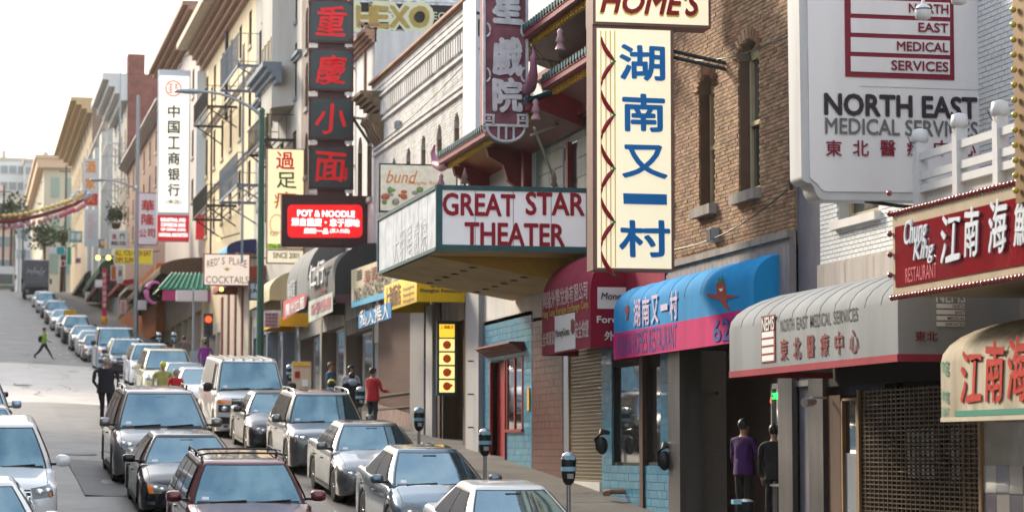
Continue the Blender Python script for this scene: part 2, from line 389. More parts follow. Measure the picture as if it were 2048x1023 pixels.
    sideW = {'sedan': [(.10,.47),(.50,.86)], 'oldsedan': [(.10,.47),(.51,.86)], 'compact': [(.10,.47),(.50,.84)], 'suv': [(.08,.35),(.38,.64),(.67,.94)], 'minivan': [(.10,.38),(.41,.68),(.71,.95)], 'van': [(.04,.20)]}[kind]
    for side in (0, 1):
        for j, (a, b) in enumerate(sideW):
            if side == 0: ua, ub = 1+a, 1+b
            else: ua, ub = 4-b, 4-a
            obj('side_window_seal', patch(ua-.012, ub+.012, .02, .93, .004, 6, 4), TRIM, root, local=True)
            obj('side_window', patch(ua, ub, .07, .88, .010, 6, 4), SIDEG, root, local=True)
    if detail > 1: obj('inspection_sticker', patch(.09, .15, .12, .19, .012, 2, 2), PLATE, root, local=True)
    obj('dashboard_edge', patch(.05, .95, .03, .085, .0105, 10, 1), TRIM, root, local=True)
    # ---- decals by ray casting on the body
    def decal(name, quad, direc, m_, off=.008, nu=8, nv=5, parent=None, lab=None):
        d = Vector(direc).normalized(); q = MB(); vs = []
        a, b, c, e = [Vector(p) for p in quad]
        for j in range(nv+1):
            for i in range(nu+1):
                s, t = i/nu, j/nv
                p = (a*(1-s)+b*s)*(1-t) + (e*(1-s)+c*s)*t
                h = bvh.ray_cast(p - d*3, d)
                if h[0] is None: vs.append(p)
                else: vs.append(h[0] - d*off)
        fs = [(j*(nu+1)+i, j*(nu+1)+i+1, (j+1)*(nu+1)+i+1, (j+1)*(nu+1)+i) for j in range(nv) for i in range(nu)]
        q.add(vs, fs, 0, True)
        return obj(name, q, m_, parent or root, local=True)
    F = -L/2; zt0 = lerp(sp['top'], .03); lamp = LHOUS
    def bulb(x, z, r_, dr=(0,1,0)):
        d = Vector(dr).normalized(); h = bvh.ray_cast(Vector((x, F, z))-d*3, d)
        if h[0] is None: return
        c = h[0]-d*.012; obj('reflector', MB().ball(tuple(c), r_, .03, r_*.8, 10, 6), REFL, root, local=True)
    for s in (-1, 1):
        if kind in ('van', 'oldsedan'): bulb(s*(.78 if kind == 'van' else .58), .82 if kind == 'van' else .65, .085)
        elif kind in ('suv', 'minivan'): bulb(s*(hw-.27), .82 if kind == 'suv' else .79, .075, (-s*.35,1,0)); bulb(s*(hw-.13), .84 if kind == 'suv' else .82, .06, (-s*.35,1,0))
        else: bulb(s*(hw-.34), .60, .055, (-s*.45,1,-.12)); bulb(s*(hw-.22), .63, .06, (-s*.45,1,-.12))
    for s in (-1, 1):
        if kind == 'van':
            decal('headlight', [(s*.62,F,.72),(s*.93,F,.72),(s*.93,F,.92),(s*.62,F,.92)], (0,1,0), lamp)
            decal('indicator', [(s*.62,F,.95),(s*.95,F,.95),(s*.95,F,1.05),(s*.62,F,1.05)], (0,1,0), AMBER)
        elif kind == 'oldsedan':
            decal('headlight', [(s*.45,F,.58),(s*.72,F,.58),(s*.72,F,.72),(s*.45,F,.72)], (0,1,0), lamp)
            decal('indicator', [(s*.73,F,.58),(s*.82,F,.58),(s*.82,F,.72),(s*.73,F,.72)], (0,1,0), AMBER)
        elif kind == 'suv':
            decal('headlight', [(s*.55,F,.72),(s*(hw-.03),F,.76),(s*(hw-.02),F,.93),(s*.55,F,.88)], (-s*.35,1,0), lamp)
            decal('indicator', [(s*(hw-.07),F,.74),(s*(hw-.03),F,.74),(s*(hw-.02),F,.86),(s*(hw-.07),F,.86)], (-s*.8,1,0), AMBER)
        elif kind == 'minivan':
            decal('headlight', [(s*.55,F,.66),(s*(hw-.06),F,.72),(s*(hw-.02),F,.93),(s*.72,F,.82)], (-s*.4,1,.0), lamp)
        else:
            z0 = .50 if kind == 'sedan' else .52; z1 = .68 if kind == 'sedan' else .76
            decal('headlight', [(s*.40,F,z0+.03),(s*(hw-.10),F,z0+.02),(s*(hw-.01),F,z1+.06),(s*.50,F,z1)], (-s*.45,1,-.12), lamp)
            if amber: decal('indicator', [(s*(hw-.22),F,z0+.03),(s*(hw-.12),F,z0+.03),(s*(hw-.04),F,z1+.03),(s*(hw-.16),F,z1+.01)], (-s*.45,1,-.12), AMBER, off=.016)
        decal('fog_light', [(s*.68,F,.32),(s*.80,F,.32),(s*.80,F,.38),(s*.68,F,.38)], (0,1,0), lamp)
    gz0, gz1, gw = {'van': (.66,1.08,.60), 'suv': (.60,.86,.52), 'minivan': (.60,.74,.42), 'oldsedan': (.56,.74,.38)}.get(kind, (.52,.62,.36))
    gr = decal('grille', [(-gw,F,gz0),(gw,F,gz0),(gw,F,gz1),(-gw,F,gz1)], (0,1,0), TRIM)
    for k in range(4 if detail > 1 else 2):
        z = gz0+(gz1-gz0)*(k+.5)/(4 if detail > 1 else 2)
        decal('grille_bar', [(-gw,F,z-.008),(gw,F,z-.008),(gw,F,z+.008),(-gw,F,z+.008)], (0,1,0), CHROME if kind != 'van' else IRON, off=.018, nv=1, parent=gr)
    decal('emblem', [(-.06,F,(gz0+gz1)/2-.05),(.06,F,(gz0+gz1)/2-.05),(.06,F,(gz0+gz1)/2+.05),(-.06,F,(gz0+gz1)/2+.05)], (0,1,0), CHROME, off=.024, nu=2, nv=2)
    if kind == 'van' or kind == 'oldsedan':
        decal('bumper', [(-hw*.93,F,.42),(hw*.93,F,.42),(hw*.93,F,.60),(-hw*.93,F,.60)], (0,1,0), IRON if kind == 'van' else CHROME, off=.05, nu=14)
    decal('air_intake', [(-.66,F,.25),(.66,F,.25),(.52,F,.47),(-.52,F,.47)] if kind in ('sedan', 'compact') else [(-.55,F,.27),(.55,F,.27),(.60,F,.42),(-.60,F,.42)], (0,1,0), TRIM)
    if plate: decal('number_plate', [(-.16,F,.42),(.16,F,.42),(.16,F,.56),(-.16,F,.56)], (0,1,0), PLATE, off=.03, nu=2, nv=2)
    if trimm:
        decal('valance', [(-hw*.98,F,.22),(hw*.98,F,.22),(hw*.98,F,.50),(-hw*.98,F,.50)], (0,1,0), trimm, off=.004, nu=14)
    # bonnet and door seams
    if detail > 1:
        for s in (-1, 1):
            decal('bonnet_seam', [(s*(hw-.16),F+.25,1),(s*(hw-.15),F+.25,1),(s*(hw-.15),f0,1),(s*(hw-.16),f0,1)], (0,0,-1), TRIM, off=.003, nu=1, nv=12)
            for y in [f0+.18, (f0+r0)/2-.05, r0-.45]:
                decal('door_seam', [(s*hw,y,.32),(s*hw,y+.009,.32),(s*hw,y+.009,zb_-.03),(s*hw,y,zb_-.03)], (-s,0,0), TRIM, off=.004, nu=1, nv=8)
            for y in [(f0+r0)/2-.28, r0-.65]:
                h = bvh.ray_cast(Vector((s*3, y, zb_-.17)), Vector((-s,0,0)))
                if h[0]: obj('door_handle', MB().box(h[0].x-s*.005, h[0].x+s*.035, y, y+.17, zb_-.185, zb_-.155), pm, root, local=True)
            decal('side_sill', [(s*hw,afy+rw+.1,.22),(s*hw,ary-rw-.1,.22),(s*hw,ary-rw-.1,.30),(s*hw,afy+rw+.1,.30)], (-s,0,0), TRIM, off=.006, nv=1)
        # wipers
        for x in (-.55, .10):
            a = cab(.5+x/(2*b0*.93), .05, .03); b = cab(.5+(x+.52)/(2*b0*.93), .10, .025)
            obj('wiper', MB().tube([a, b], .012, 5), TRIM, root, local=True)
        obj('rear_view_mirror', MB().box(-.11,.11, cab(.5,.84,-.04).y, cab(.5,.84,-.02).y, cab(.5,.84).z-.03, cab(.5,.84).z+.03), TRIM, root, local=True)
    # mirrors
    for s in (-1, 1):
        y = f0 + .38 if kind != 'van' else f0+.22; z = zb_+.11; k = 1.25 if kind in ('suv','minivan') else (1.7 if kind == 'van' else 1)
        mm = MB(); hx = sp['bw']
        x0 = hx + .06; x1 = hx + .06 + .21*(1 if kind != 'van' else 1.1)
        vs = []; fs = []
        for i in range(7):
            t = i/6; x = x0+(x1-x0)*t; g = (1-(abs(t-.5)*2)**5*.35); hz = .075*k*g; 
            vs += [(s*x, y-.05*g, z-hz*.9), (s*x, y-.075*g, z), (s*x, y-.05*g, z+hz*.9), (s*x, y+.05, z+hz), (s*x, y+.05, z-hz)]
            if i:
                for j in range(5): j2 = (j+1) % 5; fs.append(((i-1)*5+j, (i-1)*5+j2, i*5+j2, i*5+j))
        mm.add(vs, fs, 0, True); mm.add(vs[:5], [(0,1,2,3,4)]); mm.add(vs[-5:], [(0,1,2,3,4)])
        mo = obj('wing_mirror', mm, TRIM if kind == 'van' else pm, root, local=True)
        obj('mirror_arm', MB().box(s*(hx-.04), s*(x0+.03), y-.02, y+.03, z-.07, z-.03), TRIM, mo, local=True)
    # wheels
    for ay in (afy, ary):
        for s in (-1, 1):
            wx = s*(hw-.13)
            wh = obj('wheel', MB().lathe((wx, ay, rw), [(rw*.66, -.105),(rw*.93, -.11),(rw, -.085),(rw, .085),(rw*.93,.11),(rw*.66,.105)], 22, axis='X'), RUB, root, local=True)
            rm = MB(); fx = wx + s*.085
            rm.lathe((wx, ay, rw), [(rw*.67, -.09 if s > 0 else .09), (rw*.67, s*.10), (rw*.60, s*.10), (rw*.60, s*.05)], 20, axis='X', cap=False)
            for k in range(10 if detail > 1 else 6):
                a = 2*math.pi*k/(10 if detail > 1 else 6); c, sn = math.cos(a), math.sin(a)
                rm.tube([(fx, ay+.03*c, rw+.03*sn), (fx-s*.01, ay+rw*.64*c, rw+rw*.64*sn)], [.028, .018], 4)
            rm.lathe((wx, ay, rw), [(.05, s*.10), (.045, s*.06)], 10, axis='X')
            obj('rim', rm, ALLOY, wh, local=True)
            obj('brake_disc', MB().lathe((wx, ay, rw), [(rw*.62, s*.045), (rw*.62, s*.03)], 14, axis='X'), TRIM, wh, local=True)
    obj('underbody', MB().box(-hw+.28, hw-.28, -L/2+.5, L/2-.4, .19, .40), TRIM, root, local=True)
    if rails or rack:
        for s in (-1, 1):
            x = s*(b1-.03); pts = [(x, f1+.12, zt+.0), (x, f1+.28, zt+.085), (x*1.0, (f1+r1)/2, zt+.105), (x, r1-.2, zt+.085), (x, r1-.05, zt)]
            rr = obj('roof_rail', MB().tube(pts, .018, 8), TRIM if rack else CHROME, root, local=True)
            for yy in (f1+.26, (f1+r1)/2): obj('rail_foot', MB().tube([(x,yy,zt),(x,yy,zt+.09)], .022, 6), TRIM, rr, local=True)
    if rack:
        for yy in (f1+.35, f1+1.15):
            pts = [(-b1-.02, yy, zt+.10), (-b1*.8, yy, zt+.135), (0, yy, zt+.145), (b1*.8, yy, zt+.135), (b1+.02, yy, zt+.10)]
            obj('crossbar', MB().tube(pts, .017, 8), TRIM, root, local=True)
    if bars:
        for k in range(6):
            x = -b1*.85+k*b1*.34; obj('roof_rib', MB().box(x-.03, x+.03, f1+.05, r1-.1, zt+.035, zt+.062), pm, root, local=True)
    if taxi:
        obj('taxi_sign', MB().prism([(-.45, zt+.03), (.45, zt+.03), (.36, zt+.36), (-.36, zt+.36)], .3, 'Y', (f1+r1)/2-.4), mat('taxi_sign_yellow', (.8,.45,.02), .4), root, local=True)
    return root
# ================================================================ ground
def strip(fz, x0, x1, ys, mb=None, nx=1):
    mb = mb or MB(); xs = [x0+(x1-x0)*i/nx for i in range(nx+1)]; vs = [(x, y, fz(x, y)) for y in ys for x in xs]; k = nx+1
    return mb.add(vs, [(j*k+i, j*k+i+1, (j+1)*k+i+1, (j+1)*k+i) for j in range(len(ys)-1) for i in range(nx)])
YS = [-70 + 2.5*i for i in range(156)]
far = [330, 400, 500, 800, 1500, 2900]
struct('ground', strip(lambda x, y: gY(y)-1.0 if abs(x) < 2500 else -10, -1500, 1500, [-200]+YS+far), PAVE)
struct('road', strip(road, KL, KX, YS+far[:3], nx=8), ASPH)
tag(obj('road_repairs', strip(lambda x, y: road(x, y)+.005, 2.2, 3.1, [47,49,52,56]).add([(1.5,71,road(1.5,71)+.006),(5.6,71,road(5.6,71)+.006),(5.6,71.5,road(5.6,71.5)+.006),(1.5,71.5,road(1.5,71.5)+.006)],[(0,1,2,3)]), mat('dark_asphalt_patch', (.12,.115,.11), .65, var=.4, vscale=3)), kind='structure')
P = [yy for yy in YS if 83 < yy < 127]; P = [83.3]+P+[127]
struct('pale_road_band', strip(lambda x, y: road(x, y)+.004, KL, KX, P, nx=8), PATCHM)  # paler band across the full width of the road
for side, (a, b) in {'right': (KX, 26), 'left': (-26, KL)}.items():
    pass
struct('sidewalk', strip(lambda x, y: walk(y), KX+.15, 26, YS+far[:2]), PAVE)
struct('sidewalk', strip(lambda x, y: walk(y)+.05, -26, KL-.15, YS+far[:2]), PAVE)
kb = MB(); strip(lambda x, y: walk(y)+.004, KX, KX+.152, YS+far[:2], kb)
for y0, y1 in zip(YS, YS[1:]):
    kb.quad((KX, y0, gY(y0)-.05), (KX, y1, gY(y1)-.05), (KX, y1, walk(y1)+.004), (KX, y0, walk(y0)+.004))
struct('kerb', kb, KERB)
kb = MB(); strip(lambda x, y: walk(y)+.054, KL-.152, KL, YS+far[:2], kb)
for y0, y1 in zip(YS, YS[1:]):
    kb.quad((KL, y0, gY(y0)-.05), (KL, y1, gY(y1)-.05), (KL, y1, walk(y1)+.054), (KL, y0, walk(y0)+.054))
struct('kerb', kb, KERB)
jm = MB()
for k in range(60):
    y = 30+k*1.9; jm.quad((KX+.2, y, walk(y)+.004), (14, y, walk(y)+.004), (14, y+.03, walk(y+.03)+.004), (KX+.2, y+.03, walk(y+.03)+.004))
tag(obj('pavement_joints', jm, TRIM), kind='structure')
pm_ = MB()
for (x, y, L_, w_) in [(3.9,60.5,.6,.5),(3.9,64,.5,.35),(2.6,130,.12,3),(5.2,150,2.5,.12),(5.2,158,2.5,.12),(5.2,142,1.2,.12),(5.6,134,.5,.3),(5.5,139,.5,.3),(5.6,144,.5,.3),(5.4,150,.5,.3)]:
    strip(lambda a, b: road(a, b)+.008, x-w_/2, x+w_/2, [y, y+L_], pm_)
tag(obj('road_markings', pm_, PAINTW), kind='structure')
# ================================================================ cars
SIL = paint('silver', (.15,.16,.17), .6); SILW = paint('pale_silver', (.30,.31,.32), .5); WHT = paint('white', (.72,.73,.74), .05, .3); BLK = paint('black', (.012,.014,.018), .2, .2)
MAR = paint('maroon', (.13,.018,.025), .4); GBL = paint('grey_blue', (.10,.16,.21), .6); DKG = paint('dark_grey', (.05,.055,.06), .5); GRYB = paint('warm_grey', (.20,.195,.185), .6)
LBL = paint('light_blue', (.33,.42,.52), .4); CRM = paint('cream', (.6,.56,.36), .1); BLU = paint('blue', (.04,.10,.2), .4); TAN = paint('tan', (.24,.20,.14), .4)
def car(kind, p, X, Y, label, **k): return build_car(kind, p, (X, Y), label, **k)
# Y is the middle of the car
car('suv', MAR, 4.06, 38.0, 'maroon SUV with black roof rack bars, lowest car of the moving lane', rack=True, low=.87, group='cars driving in the middle lane', cat='SUV')
car('sedan', BLK, 3.85, 45.4, 'black sedan right behind the maroon SUV, sticker in its windscreen', amber=True, low=.91, group='cars driving in the middle lane')
car('minivan', GRYB, 3.85, 52.1, 'silver minivan with roof rails behind the black sedan', rails=True, group='cars driving in the middle lane', cat='minivan')
car('sedan', TAN, 7.75, 29.9, 'tan car at the bottom edge with only its roof showing', rails=True, group='cars parked along the right kerb')
car('compact', WHT, 7.65, 35.8, 'white hatchback parked below the first dark parking meters', group='cars parked along the right kerb')
car('compact', GBL, 7.65, 42.4, 'grey blue hatchback parked between two silver cars', group='cars parked along the right kerb')
car('sedan', SIL, 7.8, 49.6, 'silver sedan parked with its wheels showing beside the grey blue hatchback', group='cars parked along the right kerb')
car('suv', SIL, 7.85, 57.0, 'silver estate SUV with roof rails parked behind the silver sedan', rails=True, group='cars parked along the right kerb', cat='SUV')
car('sedan', DKG, 7.65, 63.6, 'dark grey sedan parked between the silver SUV and the white van', group='cars parked along the right kerb')
car('van', WHT, 7.55, 70.2, 'white cargo van with black grille and amber indicators', bars=True, cat='van', group='cars parked along the right kerb')
car('compact', WHT, 7.25, 80, 'white hatchback almost hidden right behind the white van', detail=1, group='cars parked along the right kerb')
car('compact', SILW, 7.2, 85.5, 'silver hatchback two places behind the white van', detail=1, group='cars parked along the right kerb')
car('minivan', CRM, 7.2, 93, 'cream yellow minivan parked up the hill behind the white van', detail=1, cat='minivan', group='cars parked along the right kerb')
car('suv', WHT, 7.45, 105, 'white pickup-like SUV with blue grey bumper, broad windscreen', detail=1, trimm=LBL, cat='SUV', group='cars parked along the right kerb')
car('suv', BLK, 7.1, 114, 'black SUV with ribbed white roof parked before the pale blue van', detail=1, roofm=WHT, bars=True, cat='SUV', group='cars parked along the right kerb')
car('van', LBL, 7.15, 124, 'tall pale blue van parked behind the black SUV', detail=1, cat='van', group='cars parked along the right kerb')
for i, (k, p, X, Y, lb) in enumerate([
    ('oldsedan', SILW, 6.95, 136.5, 'old silver sedan with chrome bumper at the head of the far row'),
    ('sedan', WHT, 7.0, 143, 'white sedan second in the far row on the hill'),
    ('sedan', SIL, 6.95, 151, 'silver sedan third in the far row on the hill'),
    ('suv', DKG, 6.9, 161, 'dark SUV with pale roof fourth in the far row'),
    ('sedan', SILW, 6.9, 172, 'pale taxi carrying a yellow roof sign'),
    ('sedan', WHT, 6.9, 184, 'white sedan above the taxi on the hill'),
    ('suv', SILW, 6.9, 196, 'silver SUV high up in the far row'),
    ('sedan', DKG, 6.9, 208, 'dark sedan high up in the far row'),
    ('suv', WHT, 6.9, 221, 'white SUV two places below the grey truck'),
    ('sedan', WHT, 6.9, 234, 'white sedan directly below the grey truck')]):
    car(k, p, X, Y, lb, detail=1, taxi=(i == 4), roofm=WHT if i == 3 else None, group='cars in the far row up the hill', cat='SUV' if k == 'suv' else 'car')
car('sedan', WHT, .12, 34.3, 'white sedan at the bottom left corner', group='cars parked along the left kerb')
car('suv', WHT, .5, 41.6, 'white SUV at the left edge with a black wing mirror', group='cars parked along the left kerb', cat='SUV')
car('sedan', SILW, .28, 50.5, 'pale silver car third at the left edge, mirror and window showing', group='cars parked along the left kerb')
car('suv', LBL, .1, 58, 'pale blue SUV with only its mirror reaching in at the left edge', group='cars parked along the left kerb', cat='SUV')
car('sedan', BLK, -.02, 66, 'black car with only its dark mirror at the left edge', group='cars parked along the left kerb')
# far truck and buses on the crest
def truck(X, Y, label, bm_, cabm, w=2.3, h=3.4, L_=7, win=.6, cat='truck', art=None):
    z = road(X, Y); root = thing('box_truck' if cat == 'truck' else 'bus', (X, Y, z), label, cat); root.rotation_euler = (math.atan((gY(Y+2)-gY(Y-2))/4), 0, 0)
    hw = w/2
    if cat == 'truck':
        obj('cargo_box', MB().box(-hw, hw, -L_/2+1.7, L_/2, .9, h), bm_, root, local=True)
        obj('cab', MB().prism([(-L_/2+.25, .5), (-L_/2, .6), (-L_/2, 1.35), (-L_/2+.35, 1.5), (-L_/2+.75, 2.35), (-L_/2+1.65, 2.4), (-L_/2+1.65, .5)], w-.2, 'X', -hw+.1), cabm, root, local=True)
        a = -L_/2+.32; obj('windscreen', MB().quad((-hw+.2, a, 1.52), (hw-.2, a, 1.52), (hw-.25, a+.38, 2.28), (-hw+.25, a+.38, 2.28)), SIDEG, root, local=True)
        obj('grille', MB().box(-.6, .6, -L_/2-.03, -L_/2, .75, 1.2), TRIM, root, local=True)
        if art:
            q = MB(); 
            for k in range(9): q.tube([(-hw+.3+k*.22, -L_/2+1.68, 2.55+.25*math.sin(k*1.7)), (-hw+.45+k*.22, -L_/2+1.68, 3.0+.2*math.cos(k*2.1)), (-hw+.6+k*.18, -L_/2+1.68, 2.6+.2*math.sin(k))], .04, 5)
            obj('graffiti_scrawl', q, art, root, local=True)
    else:
        obj('body', MB().prism([(-L_/2+.1, .4), (-L_/2, .9), (-L_/2+.05, 2.2), (-L_/2+.35, h), (L_/2, h), (L_/2, .4)], w, 'X', -hw), bm_, root, local=True)
        obj('windscreen', MB().quad((-hw+.15, -L_/2-.01, 1.0), (hw-.15, -L_/2-.01, 1.0), (hw-.15, -L_/2+.04, 2.2), (-hw+.15, -L_/2+.04, 2.2)), SIDEG, root, local=True)
        for k in range(5): obj('side_window', MB().box(hw, hw+.01, -L_/2+1+k*1.1, -L_/2+1.9+k*1.1, 1.3, 2.2), SIDEG, root, local=True)
        obj('front_panel', MB().box(-hw+.1, hw-.1, -L_/2-.03, -L_/2+.0, .5, .9), cabm, root, local=True)
    for s in (-1, 1):
        obj('headlight', MB().ball((s*(hw-.35), -L_/2+.0, .85), .13, .06, .11), HEAD, root, local=True)
        for yy in (-L_/2+.9, L_/2-1.3): obj('wheel', MB().lathe((s*(hw-.15), yy, .48), [(.3,-.14),(.48,-.12),(.48,.12),(.3,.14)], 16, axis='X'), RUB, root, local=True)
        obj('wing_mirror', MB().box(s*(hw+.05), s*(hw+.25), -L_/2+.3, -L_/2+.38, 1.6, 2.1), TRIM, root, local=True)
    return root
truck(6.9, 258, 'grey box truck with white scrawls at the top of the parked row', mat('truck_grey', (.16,.16,.2), .6, var=.3, vscale=1), DKG, art=PLATE, w=2.5, h=3.9)
truck(4.3, 302, 'white bus with coloured panels at the crest of the hill', WHT, mat('bus_panel_teal', (.05,.3,.35), .4, dark=(.5,.3,.05), vscale=2), cat='bus', w=2.5, h=3.1, L_=9)
truck(1.2, 312, 'white bus behind the crest at the left edge', SILW, mat('bus_red_panel', (.5,.05,.05), .4), cat='bus', w=2.5, h=3.2, L_=9)

cm_ = MB(); rr = random.Random(3)
for k in range(16):
    x, y = rr.uniform(-.5, 6.5), rr.uniform(44, 150); p = []
    for i in range(9): p.append((x, y)); x += rr.uniform(-.35, .35); y += rr.uniform(.2, 1.6) 
    for (a, b), (c, d) in zip(p, p[1:]): cm_.quad((a-.025,b,road(a,b)+.0065),(a+.025,b,road(a,b)+.0065),(c+.025,d,road(c,d)+.0065),(c-.025,d,road(c,d)+.0065))
tag(obj('road_cracks', cm_, mat('crack_tar', (.05,.048,.045), .5)), kind='structure')
for (x, y) in ((2.6, 58), (4.6, 75.5), (2.2, 98), (4.8, 118), (3.2, 140)):
    n = 20; q = MB().add([(x+.38*math.cos(2*math.pi*k/n), y+.38*math.sin(2*math.pi*k/n), road(x, y+.38*math.sin(2*math.pi*k/n))+.010) for k in range(n)], [tuple(range(n))])
    tag(obj('manhole_cover', q, IRON), kind='structure')
# ================================================================ buildings
BRICKT = mat('tan_brick', (.36,.225,.14), .85, isl=.38, var=.3, vscale=1.2, bump=.2, bscale=40)
BRICKW = mat('white_painted_brick', (.66,.645,.63), .75, isl=.12, var=.38, vscale=1.4, streak=True, bump=.2, bscale=30)
BRICKWC = mat('clean_white_painted_brick', (.68,.70,.72), .6, isl=.06, var=.1, vscale=2, bump=.2, bscale=30)
MORT = mat('mortar', (.21,.175,.145), .9, bump=.3); MORTW = mat('white_mortar', (.5,.49,.48), .85, var=.3, vscale=2)
CONC = mat('weathered_stone', (.30,.275,.255), .8, var=.45, vscale=2.2, streak=True, bump=.2)
CREAM = mat('cream_stucco', (.72,.57,.36), .8, var=.18, vscale=1, streak=True)
PINKW = mat('pale_pinkish_stucco', (.56,.50,.47), .8, var=.15, vscale=.6, streak=True)
BROWNT = mat('brown_trim', (.34,.19,.13), .7, var=.3)
CREAMT = mat('pale_trim', (.55,.48,.38), .7, var=.2)
REDBR = mat('red_brick_wall', (.27,.10,.085), .85, var=.45, vscale=1.2, bump=.3)
GREYW = mat('grey_stucco', (.40,.38,.35), .8, var=.25, vscale=1, streak=True)
BLUEG = mat('blue_grey_paint', (.16,.20,.25), .6, var=.2)
SLATE = mat('slate_purple_wall', (.13,.13,.17), .6, var=.25, vscale=2)
BLUEW = mat('blue_glazed_tile', (.02,.24,.40), .45, isl=.16, var=.35, vscale=2.5, coat=.3)
BLUEM = mat('blue_tile_joint', (.07,.20,.28), .8)
REDT = mat('dark_red_tile', (.11,.022,.012), .35, isl=.2, var=.4, vscale=4)
REDP = mat('red_paint', (.34,.012,.02), .45, var=.3); REDP2 = mat('crimson_beam_paint', (.20,.014,.025), .5, var=.3)
WHITEP = mat('white_paint', (.62,.61,.59), .6, var=.15, vscale=2, streak=True)
TANB = mat('tan_stucco', (.42,.33,.22), .8, var=.25, vscale=.6, streak=True)
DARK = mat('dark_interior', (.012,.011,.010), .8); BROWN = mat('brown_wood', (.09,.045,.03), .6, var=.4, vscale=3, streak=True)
ROOFM = mat('roof_tar', (.08,.08,.08), .9)
WFRAME = mat('beige_window_frame', (.45,.38,.25), .6, var=.2)
YEL = mat('yellow_paint', (.75,.42,.03), .55, var=.1)
def wall_holes(X, y0, y1, z0, z1, holes, d=.25, mb=None, mi=0, rmi=None):
    """wall on the plane X facing -X with rectangular openings (ya,yb,za,zb) and reveals d deep"""
    mb = mb or MB(); ys = sorted(set([y0, y1]+[h[0] for h in holes]+[h[1] for h in holes])); zs = sorted(set([z0, z1]+[h[2] for h in holes]+[h[3] for h in holes]))
    ys = [v for v in ys if y0 <= v <= y1]; zs = [v for v in zs if z0 <= v <= z1]
    for a, b in zip(ys, ys[1:]):
        for c, e in zip(zs, zs[1:]):
            my, mz = (a+b)/2, (c+e)/2
            if not any(h[0] < my < h[1] and h[2] < mz < h[3] for h in holes): mb.quad((X,b,c), (X,a,c), (X,a,e), (X,b,e), mi)
    if rmi is not None: mi = rmi
    for (a, b, c, e) in holes:
        mb.quad((X,a,c),(X+d,a,c),(X+d,a,e),(X,a,e), mi); mb.quad((X,b,c),(X,b,e),(X+d,b,e),(X+d,b,c), mi)
        mb.quad((X,a,e),(X+d,a,e),(X+d,b,e),(X,b,e), mi); mb.quad((X,a,c),(X,b,c),(X+d,b,c),(X+d,a,c), mi)
    return mb
WC = {}
def window(parent, X, ya, yb, za, zb, fm, d=.2, sill=None, gm=None, arch=False, bars=1):
    """sash window set back d behind the plane X: frame, two panes, sill"""
    w_, h = round(yb-ya, 3), round(zb-za, 3); k = (w_, h, fm.name, arch, bars, gm.name if gm else '')
    if k not in WC:
        f = MB(); t = min(.09, w_*.12)
        f.box(0,.07,0,t,0,h).box(0,.07,w_-t,w_,0,h).box(.001,.069,t,w_-t,0,t*1.2).box(.001,.069,t,w_-t,h-t,h).box(-.02,.05,t,w_-t,h*.5-t*.4,h*.5+t*.4)
        g = MB().quad((.04,w_-t,t),(.04,t,t),(.04,t,h*.5),(.04,w_-t,h*.5)); g2 = MB().quad((.06,w_-t,h*.5),(.06,t,h*.5),(.06,t,h-t),(.06,w_-t,h-t))
        fme = f.mesh('window'); fme.materials.append(fm); gme = g.mesh('pane'); gme.materials.append(gm or GLASS); gm2 = g2.mesh('pane'); gm2.materials.append(gm or GLASS)
        WC[k] = (fme, gme, gm2)
    a, b, c = WC[k]; L = (X+d, ya, za)
    wo = link('window', a, parent, L); link('pane', b, wo, L); link('pane', c, wo, L)
    if sill: obj('sill', MB().box(X-.08, X+.02, ya-.08, yb+.08, za-.14, za+.01), sill, wo)
    return wo
def arch_fill(X, ya, yb, zt, rise, mb, d=.25, n=8, mi=0):
    """spandrel pieces that turn the top of a square opening into a round arch"""
    c = (ya+yb)/2; r = (yb-ya)/2
    P = [(c-r*math.cos(math.pi*i/n), zt-rise+rise*math.sin(math.pi*i/n)) for i in range(n+1)]
    for (a, b), (e, f) in zip(P, P[1:]):
        mb.quad((X, a, b), (X, e, f), (X, e, zt), (X, a, zt), mi); mb.quad((X, a, b), (X+d, a, b), (X+d, e, f), (X, e, f), mi)
def cornice(parent, X, y0, y1, z, h, proj_, m, name='cornice', steps=4, dent=None, ends=True):
    mb = MB()
    for i in range(steps):
        p = proj_*(i+1)/steps; zz = z-h+h*i/steps; mb.box(X-p, X+.05, y0-(p*.0), y1, zz+.001*i, zz+h/steps)
    o = obj(name, mb, m, parent)
    if dent:
        n = int((y1-y0)/dent); db = MB()
        for k in range(n): yy = y0+(k+.25)*dent; db.box(X-proj_*.45, X-.01, yy, yy+dent*.5, z-h-.22, z-h+.01)
        stuffpart('bracket', db, m, parent)
    return o
